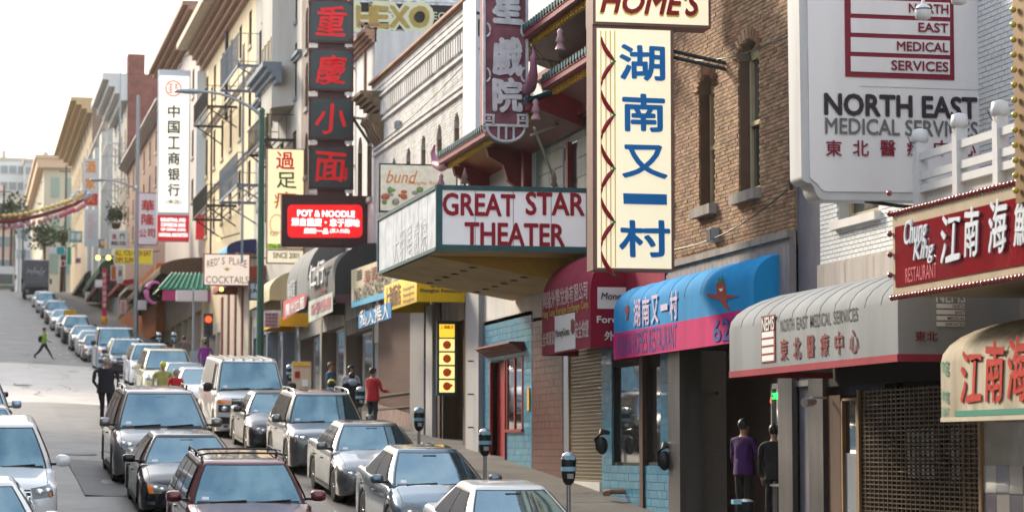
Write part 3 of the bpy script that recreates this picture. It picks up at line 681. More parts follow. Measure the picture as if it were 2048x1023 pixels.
def building(name, label, y0, y1, zt, wm, rows, X=12.5, depth=12, cm=None, cproj=.7, ch=.8, cols=3, ww=1.0, fm=None, tm=None, arch=False, gz=None, base=None, sidem=None, shop=True, bands=None, dent=None, cat='building', x1=None, d=.2, deadend=False, bay=None):
    """one building of the row; rows = list of (z0,z1) window rows"""
    g = gY(y0)+.1 if gz is None else gz
    r = thing(name, (X, (y0+y1)/2, g), label, cat, 'buildings on the right side of the street')
    sh = g+3.3 if shop else None; sp = (y1-y0)/cols; holes = []
    for (a, b) in rows:
        for c in range(cols): yc = y0+sp*(c+.5); holes.append((yc-ww/2, yc+ww/2, a, b))
    mb = wall_holes(X, y0, y1, sh if shop else g-1, zt, holes, d+.05, rmi=3)
    xb = x1 or X+depth
    if arch:
        for h in holes: arch_fill(X, h[0], h[1], h[3], ww/2, mb, d+.05)
    mb.quad((X,y0,g-2),(xb,y0,g-2),(xb,y0,zt),(X,y0,zt), 1); mb.quad((X,y1,g-2),(X,y1,zt),(xb,y1,zt),(xb,y1,g-2), 1)
    mb.quad((X,y0,zt),(xb,y0,zt),(xb,y1,zt),(X,y1,zt), 2)
    obj('wall', mb, [wm, sidem or wm, ROOFM, mat('dark_brown_reveal', (.15,.11,.08), .8, var=.3)], r)  # window reveals coloured dark brown
    for h in holes: window(r, X, h[0], h[1], h[2], h[3], fm or WFRAME, d, tm)
    if bay:
        pass
    if cm: cornice(r, X, y0, y1, zt+.02, ch, cproj, cm, dent=dent)
    for z in (bands or []): cornice(r, X, y0, y1, z, .25, .18, tm or cm or wm, name='band', steps=2)
    if shop:
        sb = MB(); n = max(1, int((y1-y0)/4)); s2 = (y1-y0)/n
        for k in range(n+1):
            yy = y0+k*s2; sb.box(X-.02, X+.5, max(y0, yy-.22), min(y1, yy+.22), g-1.2, sh)
        obj('pier', sb.box(X+.0, X+.4, y0+.2, y1-.2, sh-.5, sh+.002), tm or wm, r)
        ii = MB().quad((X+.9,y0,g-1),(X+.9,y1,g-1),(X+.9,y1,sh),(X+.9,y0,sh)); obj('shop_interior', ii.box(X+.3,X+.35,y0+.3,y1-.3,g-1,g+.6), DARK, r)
        for k in range(n):
            ya, yb = y0+k*s2+.35, y0+(k+1)*s2-.35; ym = ya+(yb-ya)*.62
            fr = obj('shop_window', MB().box(X+.22,X+.28,ya,ym,g+.5,g+.6).box(X+.22,X+.28,ya,ym,sh-.62,sh-.52).box(X+.22,X+.28,ya,ya+.06,g+.6,sh-.6).box(X+.22,X+.28,ym-.06,ym,g+.6,sh-.6), STEEL, r)
            obj('pane', MB().quad((X+.25,ym-.06,g+.6),(X+.25,ya+.06,g+.6),(X+.25,ya+.06,sh-.62),(X+.25,ym-.06,sh-.62)), GLASS, fr)
            obj('door', MB().box(X+.5,X+.56,ym+.1,yb-.05,g-.8,g+2.3), BROWN, r)
    return r
def zx(px, py, X=12.5): return FX(px, py, X).z
COLM = mat('dull_steel_cladding', (.12,.115,.12), .35, .5, var=.45, vscale=3, streak=True)
# ---- the tan brick building with the hunan restaurant
Y0, Y1 = 37.2, 44.25; zlo = zx(1560, 470); zhi = 9.3
def bz(px, py): return zx(px, py)
bb = thing('brick_building', (12.5, (Y0+Y1)/2, walk(Y0)), 'tan brick building with tall arched windows above the blue restaurant awning', 'building', 'buildings on the right side of the street')
wins = []
for (pa, pb, pt, pbm) in [(1400,1431,148,412), (1480,1521,76,382)]:
    ya, yb = yx(pb), yx(pa); pm2 = (pa+pb)/2; wins.append((ya, yb, bz(pm2, pbm), bz(pm2, pt)))
wins.append((wins[1][0]-2.1, wins[1][1]-2.1, wins[1][2], wins[1][3])) if False else None
holes = list(wins)
wmb = wall_holes(12.53, Y0, Y1, zlo, zhi, holes, .33, rmi=1)
for h in holes: arch_fill(12.53, h[0], h[1], h[3], .28, wmb, .33)
wmb.quad((12.53,Y0,-4),(24,Y0,-4),(24,Y0,zhi),(12.53,Y0,zhi)); wmb.quad((12.53,Y1,-4),(12.53,Y1,zhi),(24,Y1,zhi),(24,Y1,-4)); wmb.quad((12.53,Y0,zhi),(24,Y0,zhi),(24,Y1,zhi),(12.53,Y1,zhi))
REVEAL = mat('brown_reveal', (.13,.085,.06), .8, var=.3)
obj('wall', wmb, [MORT, REVEAL], bb)
BL, BH = .20, .066; bm1 = MB().box(-.03,0,.006,BL-.006,.005,BH-.005).mesh('brick'); bm1.materials.append(BRICKT)
rest = MB(); cnt = 0; cand = []
def inwin(y, z):
    for (a, b, c, e) in wins:
        if a-.0 < y < b+.0 and c < z < e:
            cc = (a+b)/2; r_ = (b-a)/2; zz = e-.28
            if z < zz or ((y-cc)/r_)**2+((z-zz)/.28)**2 < 1: return True
    return False
def courses(ya, yb, za, zb, isout, step=.02):
    full, cut = [], []; k = 0; z = za
    while z < zb-BH:
        y = ya-(BL/2 if k % 2 else 0)
        while y < yb:
            a, b = max(y, ya), min(y+BL, yb)
            if b-a > .03:
                ia, ib, im = isout(a+.01, z+BH/2), isout(b-.01, z+BH/2), isout((a+b)/2, z+BH/2)
                if not (ia or ib or im):
                    (full if b-a > BL-.001 else cut).append((a, b, z))
                elif not (ia and ib):
                    t = a
                    n = 12; run = [a+(b-a)*(i+.5)/n for i in range(n)]; ok = [q for q in run if not isout(q, z+BH/2)]
                    if len(ok) > 2 and max(ok)-min(ok) < (len(ok))*(b-a)/n: cut.append((min(ok)-(b-a)/n/2, max(ok)+(b-a)/n/2, z))
            y += BL
        z += BH; k += 1
    return full, cut
cand, cuts = courses(Y0, Y1, zlo+.02, zhi, inwin)
cand.sort(key=lambda c: abs(c[0]-38.6)+abs(c[1]-5.6))
for (y, y2, z) in cand[:300]: link('brick', bm1, bb, (12.53+rnd.uniform(-.004,.004), y, z))
for (y, y2, z) in cand[300:]+cuts:
    dx = rnd.uniform(-.005,.006); rest.box(12.50+dx, 12.53, y+.006, y2-.006, z+.005, z+BH-.005)
stuffpart('brick_field', rest, BRICKT, bb)
vs_ = MB()
for (a, b, c, e) in wins:      # brick arch courses
    cc = (a+b)/2; r_ = (b-a)/2+.02
    for i in range(11):
        an = math.pi*(i+.5)/11; dy, dz = -math.cos(an), math.sin(an)
        p = Vector((0, cc+dy*(r_+.1), e-.28+dz*.38)); vs_.tube([(12.49, p.y-dy*.1, p.z-dz*.1), (12.49, p.y+dy*.1, p.z+dz*.1)], .038, 4)
stuffpart('arch_course', vs_, BRICKT, bb)
for (a, b, c, e) in wins:
    window(bb, 12.53, a+.03, b-.03, c, e-.2, WFRAME, .16); 
    obj('arch_panel', MB().prism([(cc_, zz_) for cc_, zz_ in [((a+b)/2-(b-a)/2*.95*math.cos(math.pi*i/8), e-.29+.26*math.sin(math.pi*i/8)) for i in range(9)]], .05, 'X', 12.69), WFRAME, bb)
    obj('window_ledge', MB().box(12.36, 12.56, a-.12, b+.12, c-.17, c), CONC, bb)
cornice(bb, 12.5, Y0, Y1, zlo+.02, .22, .12, CONC, 'stone_band', 2)
obj('stone_fascia', MB().box(12.42, 12.6, Y0, Y1, zlo-1.05, zlo-.2), mat('streaked_granite', (.27,.25,.27), .6, var=.45, vscale=5, streak=True), bb)
obj('corner_pier', MB().box(12.44, 12.7, Y0, Y0+.35, -2, zlo-1.05), COLM, bb)
obj('metal_jamb', MB().box(12.35, 12.75, yx(1375), yx(1352), -2, zlo-1.05), COLM, bb)
# blue tiled ground floor, px 1205..1352
ya, yb = yx(1352), yx(1205); gw = walk(ya)-.25
tl = thing('tiled_shopfront', (12.5, ya, gw), 'blue tiled shopfront with two dark show windows under the blue awning', 'shopfront')
sh = [(yx(1285), yx(1225), zx(1255, 930), zx(1255, 700)), (yx(1322), yx(1290), zx(1305, 930), zx(1305, 700)), ]
def tilewall(parent, X, ya, yb, z0, z1, holes, tw, th, jm, tm, name='tile', best=None, lim=300, dep=.02):
    obj('backing', wall_holes(X+dep, ya, yb, z0, z1, holes, .25), jm, parent)
    me = MB().box(-dep,0,.004,tw-.004,.004,th-.004).mesh(name); me.materials.append(tm); c = []; k = 0; z = z0
    while z+th <= z1+.001:
        y = ya-(tw/2 if k % 2 else 0)
        while y < yb:
            a, b = max(ya, y), min(yb, y+tw)
            for h in holes:
                if h[2] < z+th*.6 and z+th*.4 < h[3] and a < h[1] and b > h[0]:
                    if a < h[0]: b = h[0]
                    elif b > h[1]: a = h[1]
                    else: b = a
            if b-a > .02: c.append((a, b, z))
            y += tw
        z += th; k += 1
    full = [q for q in c if q[1]-q[0] > tw-.01]; cut = [q for q in c if q[1]-q[0] <= tw-.01]
    for (a, b, z) in full[-lim:]: link(name, me, parent, (X+dep+rnd.uniform(-.002,.002), a, z))
    q = MB()
    for (a, b, z) in full[:-lim]+cut: q.box(X, X+dep, a+.004, b-.004, z+.004, z+th-.004)
    if q.v: stuffpart(name+'_field', q, tm, parent)
tilewall(tl, 12.48, ya, yb, gw-.3, zx(1280, 560), sh, .30, .15, BLUEM, BLUEW)
for h in sh:
    fo = obj('show_window', MB().box(12.52,12.6,h[0],h[0]+.06,h[2],h[3]).box(12.52,12.6,h[1]-.06,h[1],h[2],h[3]).box(12.52,12.6,h[0],h[1],h[2],h[2]+.06).box(12.52,12.6,h[0],h[1],h[3]-.3,h[3]), DARK, tl)
    obj('pane', MB().quad((12.58,h[1],h[2]),(12.58,h[0],h[2]),(12.58,h[0],h[3]),(12.58,h[1],h[3])), mat('show_glass', (.05,.055,.06), .03, metal=.35, coat=1), fo)
obj('dark_post', MB().box(12.44,12.62,sh[1][1]-.02,sh[0][0]+.04,gw,zx(1290,600)), BROWN, tl)
# recess with dark granite, px 1375..1500 and glass door
rc = thing('entrance_recess', (13.2, 40, walk(40)), 'dark marble entrance recess beside the glass door', 'entrance')
obj('floor_slab', MB().box(12.1, 13.6, 37.9, 43.7, -2.2, -1.22), CONC, rc)
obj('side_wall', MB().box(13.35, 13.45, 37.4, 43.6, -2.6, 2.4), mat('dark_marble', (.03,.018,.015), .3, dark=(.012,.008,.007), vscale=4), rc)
obj('notice_plate', MB().box(13.32, 13.35, yx(1440,13.35), yx(1408,13.35), zx(1424,782), zx(1424,775)), WFRAME, rc)
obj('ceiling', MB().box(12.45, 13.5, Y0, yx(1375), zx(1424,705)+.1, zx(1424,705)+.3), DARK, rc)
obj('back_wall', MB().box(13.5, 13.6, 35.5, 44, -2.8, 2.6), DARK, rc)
# glass door leaf px 1517..1560 with steel posts
gd = thing('glass_door', (12.75, yx(1540), walk(39)), 'narrow glass door with silver frame and a push bar', 'door')
a, b = yx(1561), yx(1517); zt_ = zx(1540, 765); zb_2 = -2.6
obj('frame', MB().box(12.7,12.78,a,a+.06,zb_2,zt_).box(12.7,12.78,b-.05,b,zb_2,zt_).box(12.7,12.78,a,b,zt_-.08,zt_), STEEL, gd)
obj('pane', MB().quad((12.74,b-.05,zb_2),(12.74,a+.06,zb_2),(12.74,a+.06,zt_),(12.74,b-.05,zt_)), MATS['show_glass'], gd)
obj('push_bar', MB().box(12.66,12.70,a,b,zx(1540,972),zx(1540,967)), STEEL, gd)
ps = thing('steel_column', (12.5, yx(1565), walk(38)), 'shiny steel column right of the glass door', 'column')
obj('column_face', MB().box(12.45, 12.8, yx(1578), yx(1561), -2.6, zx(1570,720)), COLM, ps)
dd = thing('dark_doorway', (12.9, yx(1600), walk(37.5)), 'black open doorway between the two steel columns', 'doorway')
obj('door_leaf', MB().box(12.95, 13.0, yx(1625), yx(1578), -2.7, zx(1600, 770)), DARK, dd)
obj('lintel', MB().box(12.5, 12.95, yx(1645), yx(1578), zx(1600, 772), zx(1600, 760)), STEEL, dd)
ps = thing('steel_column', (12.5, yx(1640), walk(36.5)), 'steel column under the grey awning with a small camera on it', 'column')
obj('column_face', MB().box(12.44, 12.85, yx(1652), yx(1623), -2.7, zx(1640,745)), COLM, ps)
cmr = thing('security_camera', (12.3, yx(1628), zx(1628,800)), 'small white dome camera on the steel column', 'camera')
p = FX(1628, 802, 12.25); obj('housing', MB().tube([(12.25,p.y,p.z),(12.05,p.y-.15,p.z-.02)], [.055,.07], 10), WHITEP, cmr); obj('bracket', MB().box(12.2,12.44,p.y-.02,p.y+.02,p.z+.04,p.z+.07), WHITEP, cmr)
# ---- slate strip and the clinic building
sp_ = thing('narrow_slate_building', (12.6, 36.6, walk(36)), 'narrow slate grey wall strip between the brick building and white brick clinic', 'building', 'buildings on the right side of the street')
obj('wall', MB().box(12.56, 24, 36.0, 37.195, -3, 9.5), SLATE, sp_)
nb = thing('clinic_building', (12.5, 32, walk(32)), 'white painted brick clinic building behind the big hanging sign', 'building', 'buildings on the right side of the street')
zs = zx(1710, 515)
obj('wall', wall_holes(12.53, 28.42, 36.0, zs, 9, [(yx(1760), yx(1678), zx(1720,432), zx(1720,340))], .3).box(12.53, 24, 28.42, 28.5, -4, 9), MORTW, nb)
wb = MB()
hx = (yx(1760), yx(1678), zx(1720,432), zx(1720,340))
cand, cuts = courses(28.44, 36, zs, 8.9, lambda y, z: hx[0] < y < hx[1] and hx[2] < z < hx[3])
cand.sort(key=lambda c: abs(c[0]-34.5)+abs(c[1]-3.0)); bmw = MB().box(-.03,0,.006,BL-.006,.005,BH-.005).mesh('brick'); bmw.materials.append(BRICKWC)
for (y, y2, z) in cand[:260]: link('brick', bmw, nb, (12.53, y, z))
for (y, y2, z) in cand[260:]+cuts: wb.box(12.502, 12.53, y+.006, y2-.006, z+.005, z+BH-.005)
stuffpart('brick_field', wb, BRICKWC, nb)
window(nb, 12.53, hx[0], hx[1], hx[2], hx[3], WFRAME, .15); obj('window_ledge', MB().box(12.4, 12.54, hx[0]-.1, hx[1]+.1, hx[2]-.12, hx[2]), WHITEP, nb)
sb_ = obj('stone_fascia', MB().box(12.46, 12.6, 28.42, 36.02, -.3+zs-1.2, zs), mat('weathered_limestone', (.42,.38,.36), .7, var=.4, vscale=4, streak=True), nb)
for k in range(6): obj('fascia_slab', MB().box(12.44, 12.461, 35.95-1.2*(k+1), 35.95-1.2*k-.015, zs-1.1, zs-.04), MATS['weathered_limestone'], nb)
obj('dark_transom', MB().box(12.5, 12.7, 28.42, yx(1645), zx(1700,790)+.15, zs-1.2), DARK, nb)
# door frame px 1655..1715 and the roll-up grille 1715..1970
pa, pb = yx(1713), yx(1680)
dr = thing('shop_door', (12.6, pa, walk(35)), 'narrow glass door in a tan frame left of the roller grille', 'door')
obj('frame', MB().box(12.5,12.6,pa,pa+.07,-3,zx(1700,795)).box(12.5,12.6,pb-.06,pb,-3,zx(1700,795)).box(12.5,12.6,pa,pb,zx(1700,800),zx(1700,795)), mat('tan_metal', (.33,.22,.12), .5, var=.2), dr)
obj('pane', MB().quad((12.56,pb,-3),(12.56,pa,-3),(12.56,pa,zx(1700,797)),(12.56,pb,zx(1700,797))), MATS['show_glass'], dr)
obj('lower_panel', MB().box(12.54,12.555,pa+.07,pb-.06,-3,zx(1700,905)), mat('pale_blue_panel', (.25,.28,.33), .4), dr)
pj = thing('wooden_pier', (12.5, yx(1665), walk(36)), 'brown post between the steel column and the narrow shop door', 'post')
obj('post', MB().box(12.5,12.8,yx(1679),yx(1653),-3,zx(1665,790)), BROWN, pj)
def grille(label, X, ya, yb, z0, z1, m, sl=.05, rod=.18, boxm=None):
    g = thing('roller_grille', (X, (ya+yb)/2, z0), label, 'shutter', 'roller grilles')
    nb_ = int((z1-z0)/sl); me = MB().box(-.008,.008,0,yb-ya,-.010,.010).mesh('slat'); me.materials.append(m)
    for k in range(min(nb_, 290)): link('slat', me, g, (X, ya, z1-(k+.5)*sl))
    n2 = int((yb-ya)/rod); me2 = MB().box(-.014,.014,-.012,.012,0,z1-z0).mesh('link_rod'); me2.materials.append(m)
    for k in range(n2+1): link('link_rod', me2, g, (X, ya+k*(yb-ya)/n2, z0))
    obj('guide_rail', MB().box(X-.05,X+.05,ya-.07,ya,z0,z1), MATS['tan_metal'], g); obj('guide_rail', MB().box(X-.05,X+.05,yb,yb+.07,z0,z1), MATS['tan_metal'], g)
    return g
BRONZE = mat('bronze_metal', (.11,.08,.055), .45, .6)
ga, gb = yx(1972)+.07, yx(1716)-.07
grille('wide bronze roller grille closed over the clinic front', 12.52, ga, gb, -3.2, zx(1850,770), BRONZE, .062, .17)
ir = thing('shop_interior', (13.4, 32, -2.5), 'dark shop interior with white blinds behind the wide grille', 'interior')
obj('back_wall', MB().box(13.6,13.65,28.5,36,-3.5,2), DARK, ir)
obj('counter', MB().box(13.1,13.5,29.5,33,-3.2,-1.9), mat('ochre_panel', (.22,.13,.03), .5, var=.3), ir)
for (u, v) in [(1808,1832),(1840,1868),(1900,1918)]:
    q = MB()
    for k in range(14): zz = zx(1830,855)-k*.05; q.box(12.9,12.92,yx(v,12.9),yx(u,12.9),zz-.03,zz)
    stuffpart('blind', q, mat('white_blind', (.6,.62,.66), .5), ir)
obj('inner_post', MB().box(12.7,12.85,yx(1930,12.7),yx(1915,12.7),-3.3,zx(1920,780)), MATS['tan_metal'], ir)
# chung king ground pier with tiles px 1972..2048
pk = thing('tiled_pier', (12.5, 29.5, walk(29)), 'pier of purple and white square tiles at the right edge', 'pier')
obj('core', MB().box(12.45,13,27.5,ga-.08,-4,zx(1990,800)), MORTW, pk)
me = MB().box(-.02,0,.005,.395,.005,.345)
tA = me.mesh('tile'); tA.materials.append(mat('purple_grey_tile', (.15,.13,.16), .3, coat=.3)); tB = me.mesh('tile'); tB.materials.append(mat('off_white_tile', (.45,.41,.38), .35, coat=.3))
for i in range(4):
    for j in range(9): link('tile', tA if (i+j) % 2 else tB, pk, (12.45, ga-.1-.4*(i+1), -3.3+.35*j))
obj('tan_strip', MB().box(12.40,12.5,ga-.09,ga-.0,-4,zx(1975,790)), MATS['tan_metal'], pk)
kb_ = thing('restaurant_building', (12.5, 25, walk(25)), 'white restaurant building with balcony at the right edge', 'building', 'buildings on the right side of the street')
obj('wall', MB().box(12.5,24,18,28.41,2.2,9).box(12.9,24,18,28.41,-4.2,2.2), WHITEP, kb_)
# ================================================================ theatre, Y 44.25 .. 61.3
th = thing('theatre_building', (12.5, 53, walk(53)), 'theatre building with two tiers of red pagoda eaves above the marquee', 'building', 'buildings on the right side of the street')
TY0, TY1 = 44.27, 61.25
zg = 2.9
TW = WHITEP
panh = [(46.4, 55.6, 5.35, 7.0)]
obj('wall', wall_holes(12.5, TY0, TY1, zg, 14, panh, .15).quad((12.5,TY0,-3),(24,TY0,-3),(24,TY0,14),(12.5,TY0,14)).quad((12.5,TY1,-3),(12.5,TY1,14),(24,TY1,14),(24,TY1,-3)), TW, th)
# grey glazed panels behind the sign
pt = mat('grey_slate_panel', (.24,.26,.25), .4, isl=.2, var=.3, vscale=2)
for i in range(14):
    for j in range(4):
        if i in (8, 9) and j < 3: continue
        link('wall_panel', None, th) if False else None
        a = 46.4+i*(9.2/14); c = 5.35+j*.4125
        obj('wall_panel', MB().box(12.58, 12.64, a+.01, a+9.2/14-.01, c+.01, c+.4025), pt, th)
obj('window', MB().box(12.6,12.64,46.4+8*.657+.05,46.4+10*.657-.05,5.4,6.55), GLASS, th); 
obj('window_post', MB().box(12.5,12.6,46.4+9*.657-.1,46.4+9*.657+.1,5.35,6.6), REDP2, th)
TGREEN = mat('green_roof_tile', (.02,.11,.12), .35, coat=.4, isl=.25)
def eave(X0, y0, y1, z, rise, proj_, nt=True, lo=0, hi=0):
    """one run of pagoda eave: red soffit with yellow dentils, crimson fascia, green tile rolls"""
    Xf = X0-proj_
    ev = obj('eave', MB().prism([(X0, z-.42), (Xf+.25, z-.10), (Xf, z-.12), (Xf, z+.04), (X0, z+rise)], y1-y0, 'Y', y0), REDP2, th)
    obj('fascia', MB().box(Xf-.03, Xf, y0, y1, z-.10, z+.06).box(Xf-.05, Xf-.02, y0, y1, z+.01, z+.05), mat('mauve_red_fascia', (.26,.05,.07), .5, var=.3), ev)
    n = int((y1-y0)/.24); dm = MB().box(0,.10,0,.10,-.07,.05).mesh('dentil'); dm.materials.append(YEL)
    for k in range(n): link('dentil', dm, ev, (Xf+.14, y0+.1+k*.24, z-.15))
    tmh = MB().tube([(0,0,0), (proj_+.06,0,rise-.0)], .055, 6).lathe((0,0,0), [(.075,-.03),(.075,.04)], 8, axis='X').mesh('roof_tile'); tmh.materials.append(TGREEN)
    for k in range(n): link('roof_tile', tmh, ev, (Xf-.05, y0+.12+k*.24, z+.10))
    obj('roof_bed', MB().quad((Xf,y0,z+.06),(Xf,y1,z+.06),(X0,y1,z+rise+.03),(X0,y0,z+rise+.03)), TGREEN, ev)
    return ev
def flare(Y, z, X, m, s=1, sgn=1):
    """curled corner horn of a pagoda roof"""
    pts = [(X, Y-sgn*.5*s, z), (X-.05, Y, z-.02), (X-.12, Y+sgn*.35*s, z+.10), (X-.15, Y+sgn*.5*s, z+.30*s), (X-.12, Y+sgn*.42*s, z+.45*s)]
    return obj('corner_horn', MB().tube(pts, [.12,.13,.11,.07,.03], 8), m, th)
MAUVE = mat('mauve_paint', (.42,.16,.26), .5, var=.3)
lowA = eave(12.5, 50.8, 61.0, 7.16, .45, 1.15); flare(61.2, 7.05, 11.5, MAUVE, 1.3); flare(50.7, 7.55, 11.4, MAUVE, 1.5, -1)
lowB = eave(12.5, 45.2, 50.2, 7.5, .45, 1.0)
up1 = eave(12.5, 45.2, 53.5, 8.72, .5, 1.15); flare(53.6, 8.6, 11.5, MAUVE, 1.2)
up2 = eave(12.5, 44.6, 53.0, 10.4, .5, 1.1)
for y in (60.4, 56.4):   # brackets and columns under the lower eave
    br = obj('bracket_beam', MB().prism([(12.5,7.0),(11.6,6.95),(11.65,6.75),(12.0,6.55),(12.1,6.2),(12.5,5.9)], .22, 'Y', y), REDP2, th)
obj('beam', MB().box(12.36,12.5,44.6,61.0,6.98,7.14).box(12.38,12.5,44.6,55,8.25,8.4), REDP2, th)
for y in (60.9, 55.8, 47.0): obj('column', MB().box(12.3,12.5,y-.12,y+.12,4.6 if y > 50 else 5.2,7.0), REDP2, th)
for y in (56, 52, 48): obj('column', MB().box(12.32,12.5,y-.12,y+.12,7.6,8.3), REDP2, th)
for (ya_, yb_) in [(48.6,50.4),(52.4,54.2)]: obj('upper_window', MB().box(12.40,12.5,ya_,yb_,7.75,8.2), GLASS, th)
# tassels on the flare corners
for (y, z) in ((50.5, 7.25), (48.3, 8.35), (61.1, 6.85)):
    obj('tassel', MB().lathe((11.42, y, z-.42), [(.02,.42),(.07,.36),(.05,.30),(.10,.16),(.05,.14),(.11,0)], 8), mat('pale_pink_tassel', (.55,.33,.38), .6), th)
obj('white_pilaster', MB().box(12.32, 12.5, TY1+.02, 62.9, 5.5, 14), mat('bluish_white_paint', (.62,.65,.70), .5), th)
# ground floor of the theatre: pale pier, red door in blue tile, dark red tiles, shutter
bl = thing('tiled_shopfront', (12.5, 58, walk(58)), 'blue tiled wall with a red door and small window under the marquee', 'shopfront')
ya, yb = yx(1065), yx(968); dh = (yx(1013), yx(985), -1.2, zx(1000,722)); wh_ = (yx(1048), yx(1016), zx(1032,858), zx(1032,715))
tilewall(bl, 12.48, ya, yb, walk(ya)-.3, 3.2, [dh, wh_], .30, .15, BLUEM, BLUEW)
obj('door', MB().box(12.62,12.68,dh[0],dh[1],walk(59)-.05,dh[3]), REDP, bl); obj('door_handle', MB().tube([(12.6,dh[0]+.12,zx(1005,812)),(12.6,dh[0]+.12,zx(1005,800))], .02, 6), CHROME, bl)
obj('door_jamb', MB().box(12.44,12.62,dh[0]-.08,dh[0],-.4,dh[3]).box(12.44,12.62,dh[1],dh[1]+.08,-.2,dh[3]), REDP, bl)
wo = obj('window', MB().box(12.46,12.49,wh_[0],wh_[0]+.09,wh_[2],wh_[3]).box(12.46,12.49,wh_[1]-.09,wh_[1],wh_[2],wh_[3]).box(12.46,12.49,(wh_[0]+wh_[1])/2-.05,(wh_[0]+wh_[1])/2+.05,wh_[2],wh_[3]).box(12.42,12.6,wh_[0]-.05,wh_[1]+.05,wh_[2]-.06,wh_[2]), REDP, bl)
obj('pane', MB().quad((12.485,wh_[1],wh_[2]),(12.485,wh_[0],wh_[2]),(12.485,wh_[0],wh_[3]),(12.485,wh_[1],wh_[3])), MATS['show_glass'], wo)
cornice(bl, 12.48, yx(1050), yx(977), zx(1010,690), .22, .35, mat('faded_red_wood', (.30,.07,.06), .6, var=.3), 'door_hood', 5)
obj('notice', MB().box(12.45,12.475,yx(1062),yx(1058),zx(1060,820),zx(1060,775)), YEL, bl)
rt_ = thing('red_tiled_wall', (12.5, 54, walk(54)), 'dark red small tiled wall between blue tiles and the grid shutter', 'wall')
tilewall(rt_, 12.48, yx(1127), yx(1066), walk(53)-.3, 3.0, [], .15, .15, mat('black_joint', (.03,.015,.012), .8), REDT)
ga, gb = yx(1203), yx(1131)
grille('pale roller grille with square mesh under the maroon awning', 12.6, ga+.07, gb-.07, walk(50)+.1, 3.0, mat('pale_steel_mesh', (.42,.36,.28), .4, .5), .075, .12)
kn = thing('shutter_sill', (12.5, 51, walk(51)), 'whitish concrete sill under the pale grille', 'sill'); obj('block', MB().box(12.45,12.75,ga,gb,walk(50)-.4,walk(50)+.13), WHITEP, kn)
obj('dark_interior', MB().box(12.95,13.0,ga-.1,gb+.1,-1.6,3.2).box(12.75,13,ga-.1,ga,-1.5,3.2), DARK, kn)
pr = thing('pale_pier', (12.4, 62, walk(62)), 'pale grey pier with wall lamps left of the blue tiles', 'pier')
obj('shaft', MB().box(12.36,12.6,yx(968),yx(942),walk(61)-.4,4.0), mat('pale_grey_paint', (.40,.40,.42), .6, var=.25, vscale=2, streak=True), pr)
for k in range(3): obj('bracket', MB().tube([(12.36,yx(958),zx(955,722+k*66)),(12.22,yx(958),zx(955,722+k*66))], .02, 6), IRON, pr)
# ================================================================ white brick building, Y 61.3 .. 78
def zz(px, py): return zx(px, py)
g = walk(61)
wbn = thing('white_brick_building', (12.5, 70, walk(70)), 'weathered white brick building with a sloping parapet line and small arched windows', 'building', 'buildings on the right side of the street')
ztop = zx(900, 35); Ya, Yb = TY1+.02, 78.2
holes = []
for px, yt in [(912,226),(877,250),(845,272),(815,296),(786,318)]:
    c = yx(px); w2 = .36; holes.append((c-w2, c+w2, zx(px, yt+66), zx(px, yt)))
for px, yt in [(746,285),(727,298)]:
    c = yx(px); w2 = .5; holes.append((c-w2, c+w2, zx(px, yt+150), zx(px, yt)))
holes = [h for h in holes if h[1] < Yb]
zb0 = 3.4
wmb = wall_holes(12.53, Ya, Yb, zb0, ztop, holes, .3, rmi=1)
for h in holes: arch_fill(12.53, h[0], h[1], h[3], (h[1]-h[0])/2, wmb, .3)
wmb.quad((12.53,Ya,-1),(24,Ya,-1),(24,Ya,ztop),(12.53,Ya,ztop)).quad((12.53,Ya,ztop),(24,Ya,ztop),(24,Yb,ztop),(12.53,Yb,ztop)).quad((12.53,Yb,0),(12.53,Yb,ztop),(24,Yb,ztop),(24,Yb,0))
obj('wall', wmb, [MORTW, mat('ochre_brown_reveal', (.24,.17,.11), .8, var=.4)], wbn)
def arched(y, z, hs):
    for (a, b, c, e) in hs:
        r_ = (b-a)/2
        if a < y < b and c < z < e and (z < e-r_ or ((y-(a+b)/2)/r_)**2+((z-e+r_)/r_)**2 < 1): return True
    return False
BL0, BH0 = BL, BH; BH = .078; BL = .23
full, cut = courses(Ya, Yb, zb0, ztop-.9, lambda y, z: arched(y, z, holes))
q = MB()
for (a, b, z) in full+cut:
    dx = rnd.uniform(-.004, .005); q.add([(12.505+dx,a+.007,z+.006),(12.505+dx,b-.007,z+.006),(12.505+dx,b-.007,z+BH-.006),(12.505+dx,a+.007,z+BH-.006),(12.532,a+.007,z+.006),(12.532,b-.007,z+.006),(12.532,b-.007,z+BH-.006),(12.532,a+.007,z+BH-.006)], [(0,1,2,3),(0,3,7,4),(3,2,6,7),(0,4,5,1)])
stuffpart('brick_field', q, BRICKW, wbn)
BL, BH = BL0, BH0
for h in holes:
    window(wbn, 12.53, h[0], h[1], h[2], h[3]-.05, WFRAME, .22, BRICKW, gm=mat('dark_inside_pane', (.10,.075,.05), .7))  # dark room inside is painted into the matt brown panes
cornice(wbn, 12.5, Ya, Yb, ztop+.02, .16, .22, BROWNT, 'coping', 2)
cornice(wbn, 12.5, Ya, Yb, ztop-.15, .42, .08, BRICKW, 'parapet_band', 3)
cornice(wbn, 12.5, Ya, Yb, ztop-.6, .14, .16, BRICKW, 'band', 2)
q = MB()
for k in range(int((Yb-Ya)/.34)): q.box(12.38, 12.5, Ya+k*.34, Ya+k*.34+.16, ztop-1.22, ztop-.78)
stuffpart('corbel', q, BRICKW, wbn)
for dz in (1.3, 2.05, 2.22): cornice(wbn, 12.5, Ya, Yb, ztop-dz, .09, .08, BRICKW, 'string_course', 1)
RST = mat('rusty_brown_stone', (.22,.155,.10), .8, var=.5, vscale=4)
cornice(wbn, 12.5, 76.4, 78.2, zx(765,185), .7, .75, RST, 'end_bracket', 6)
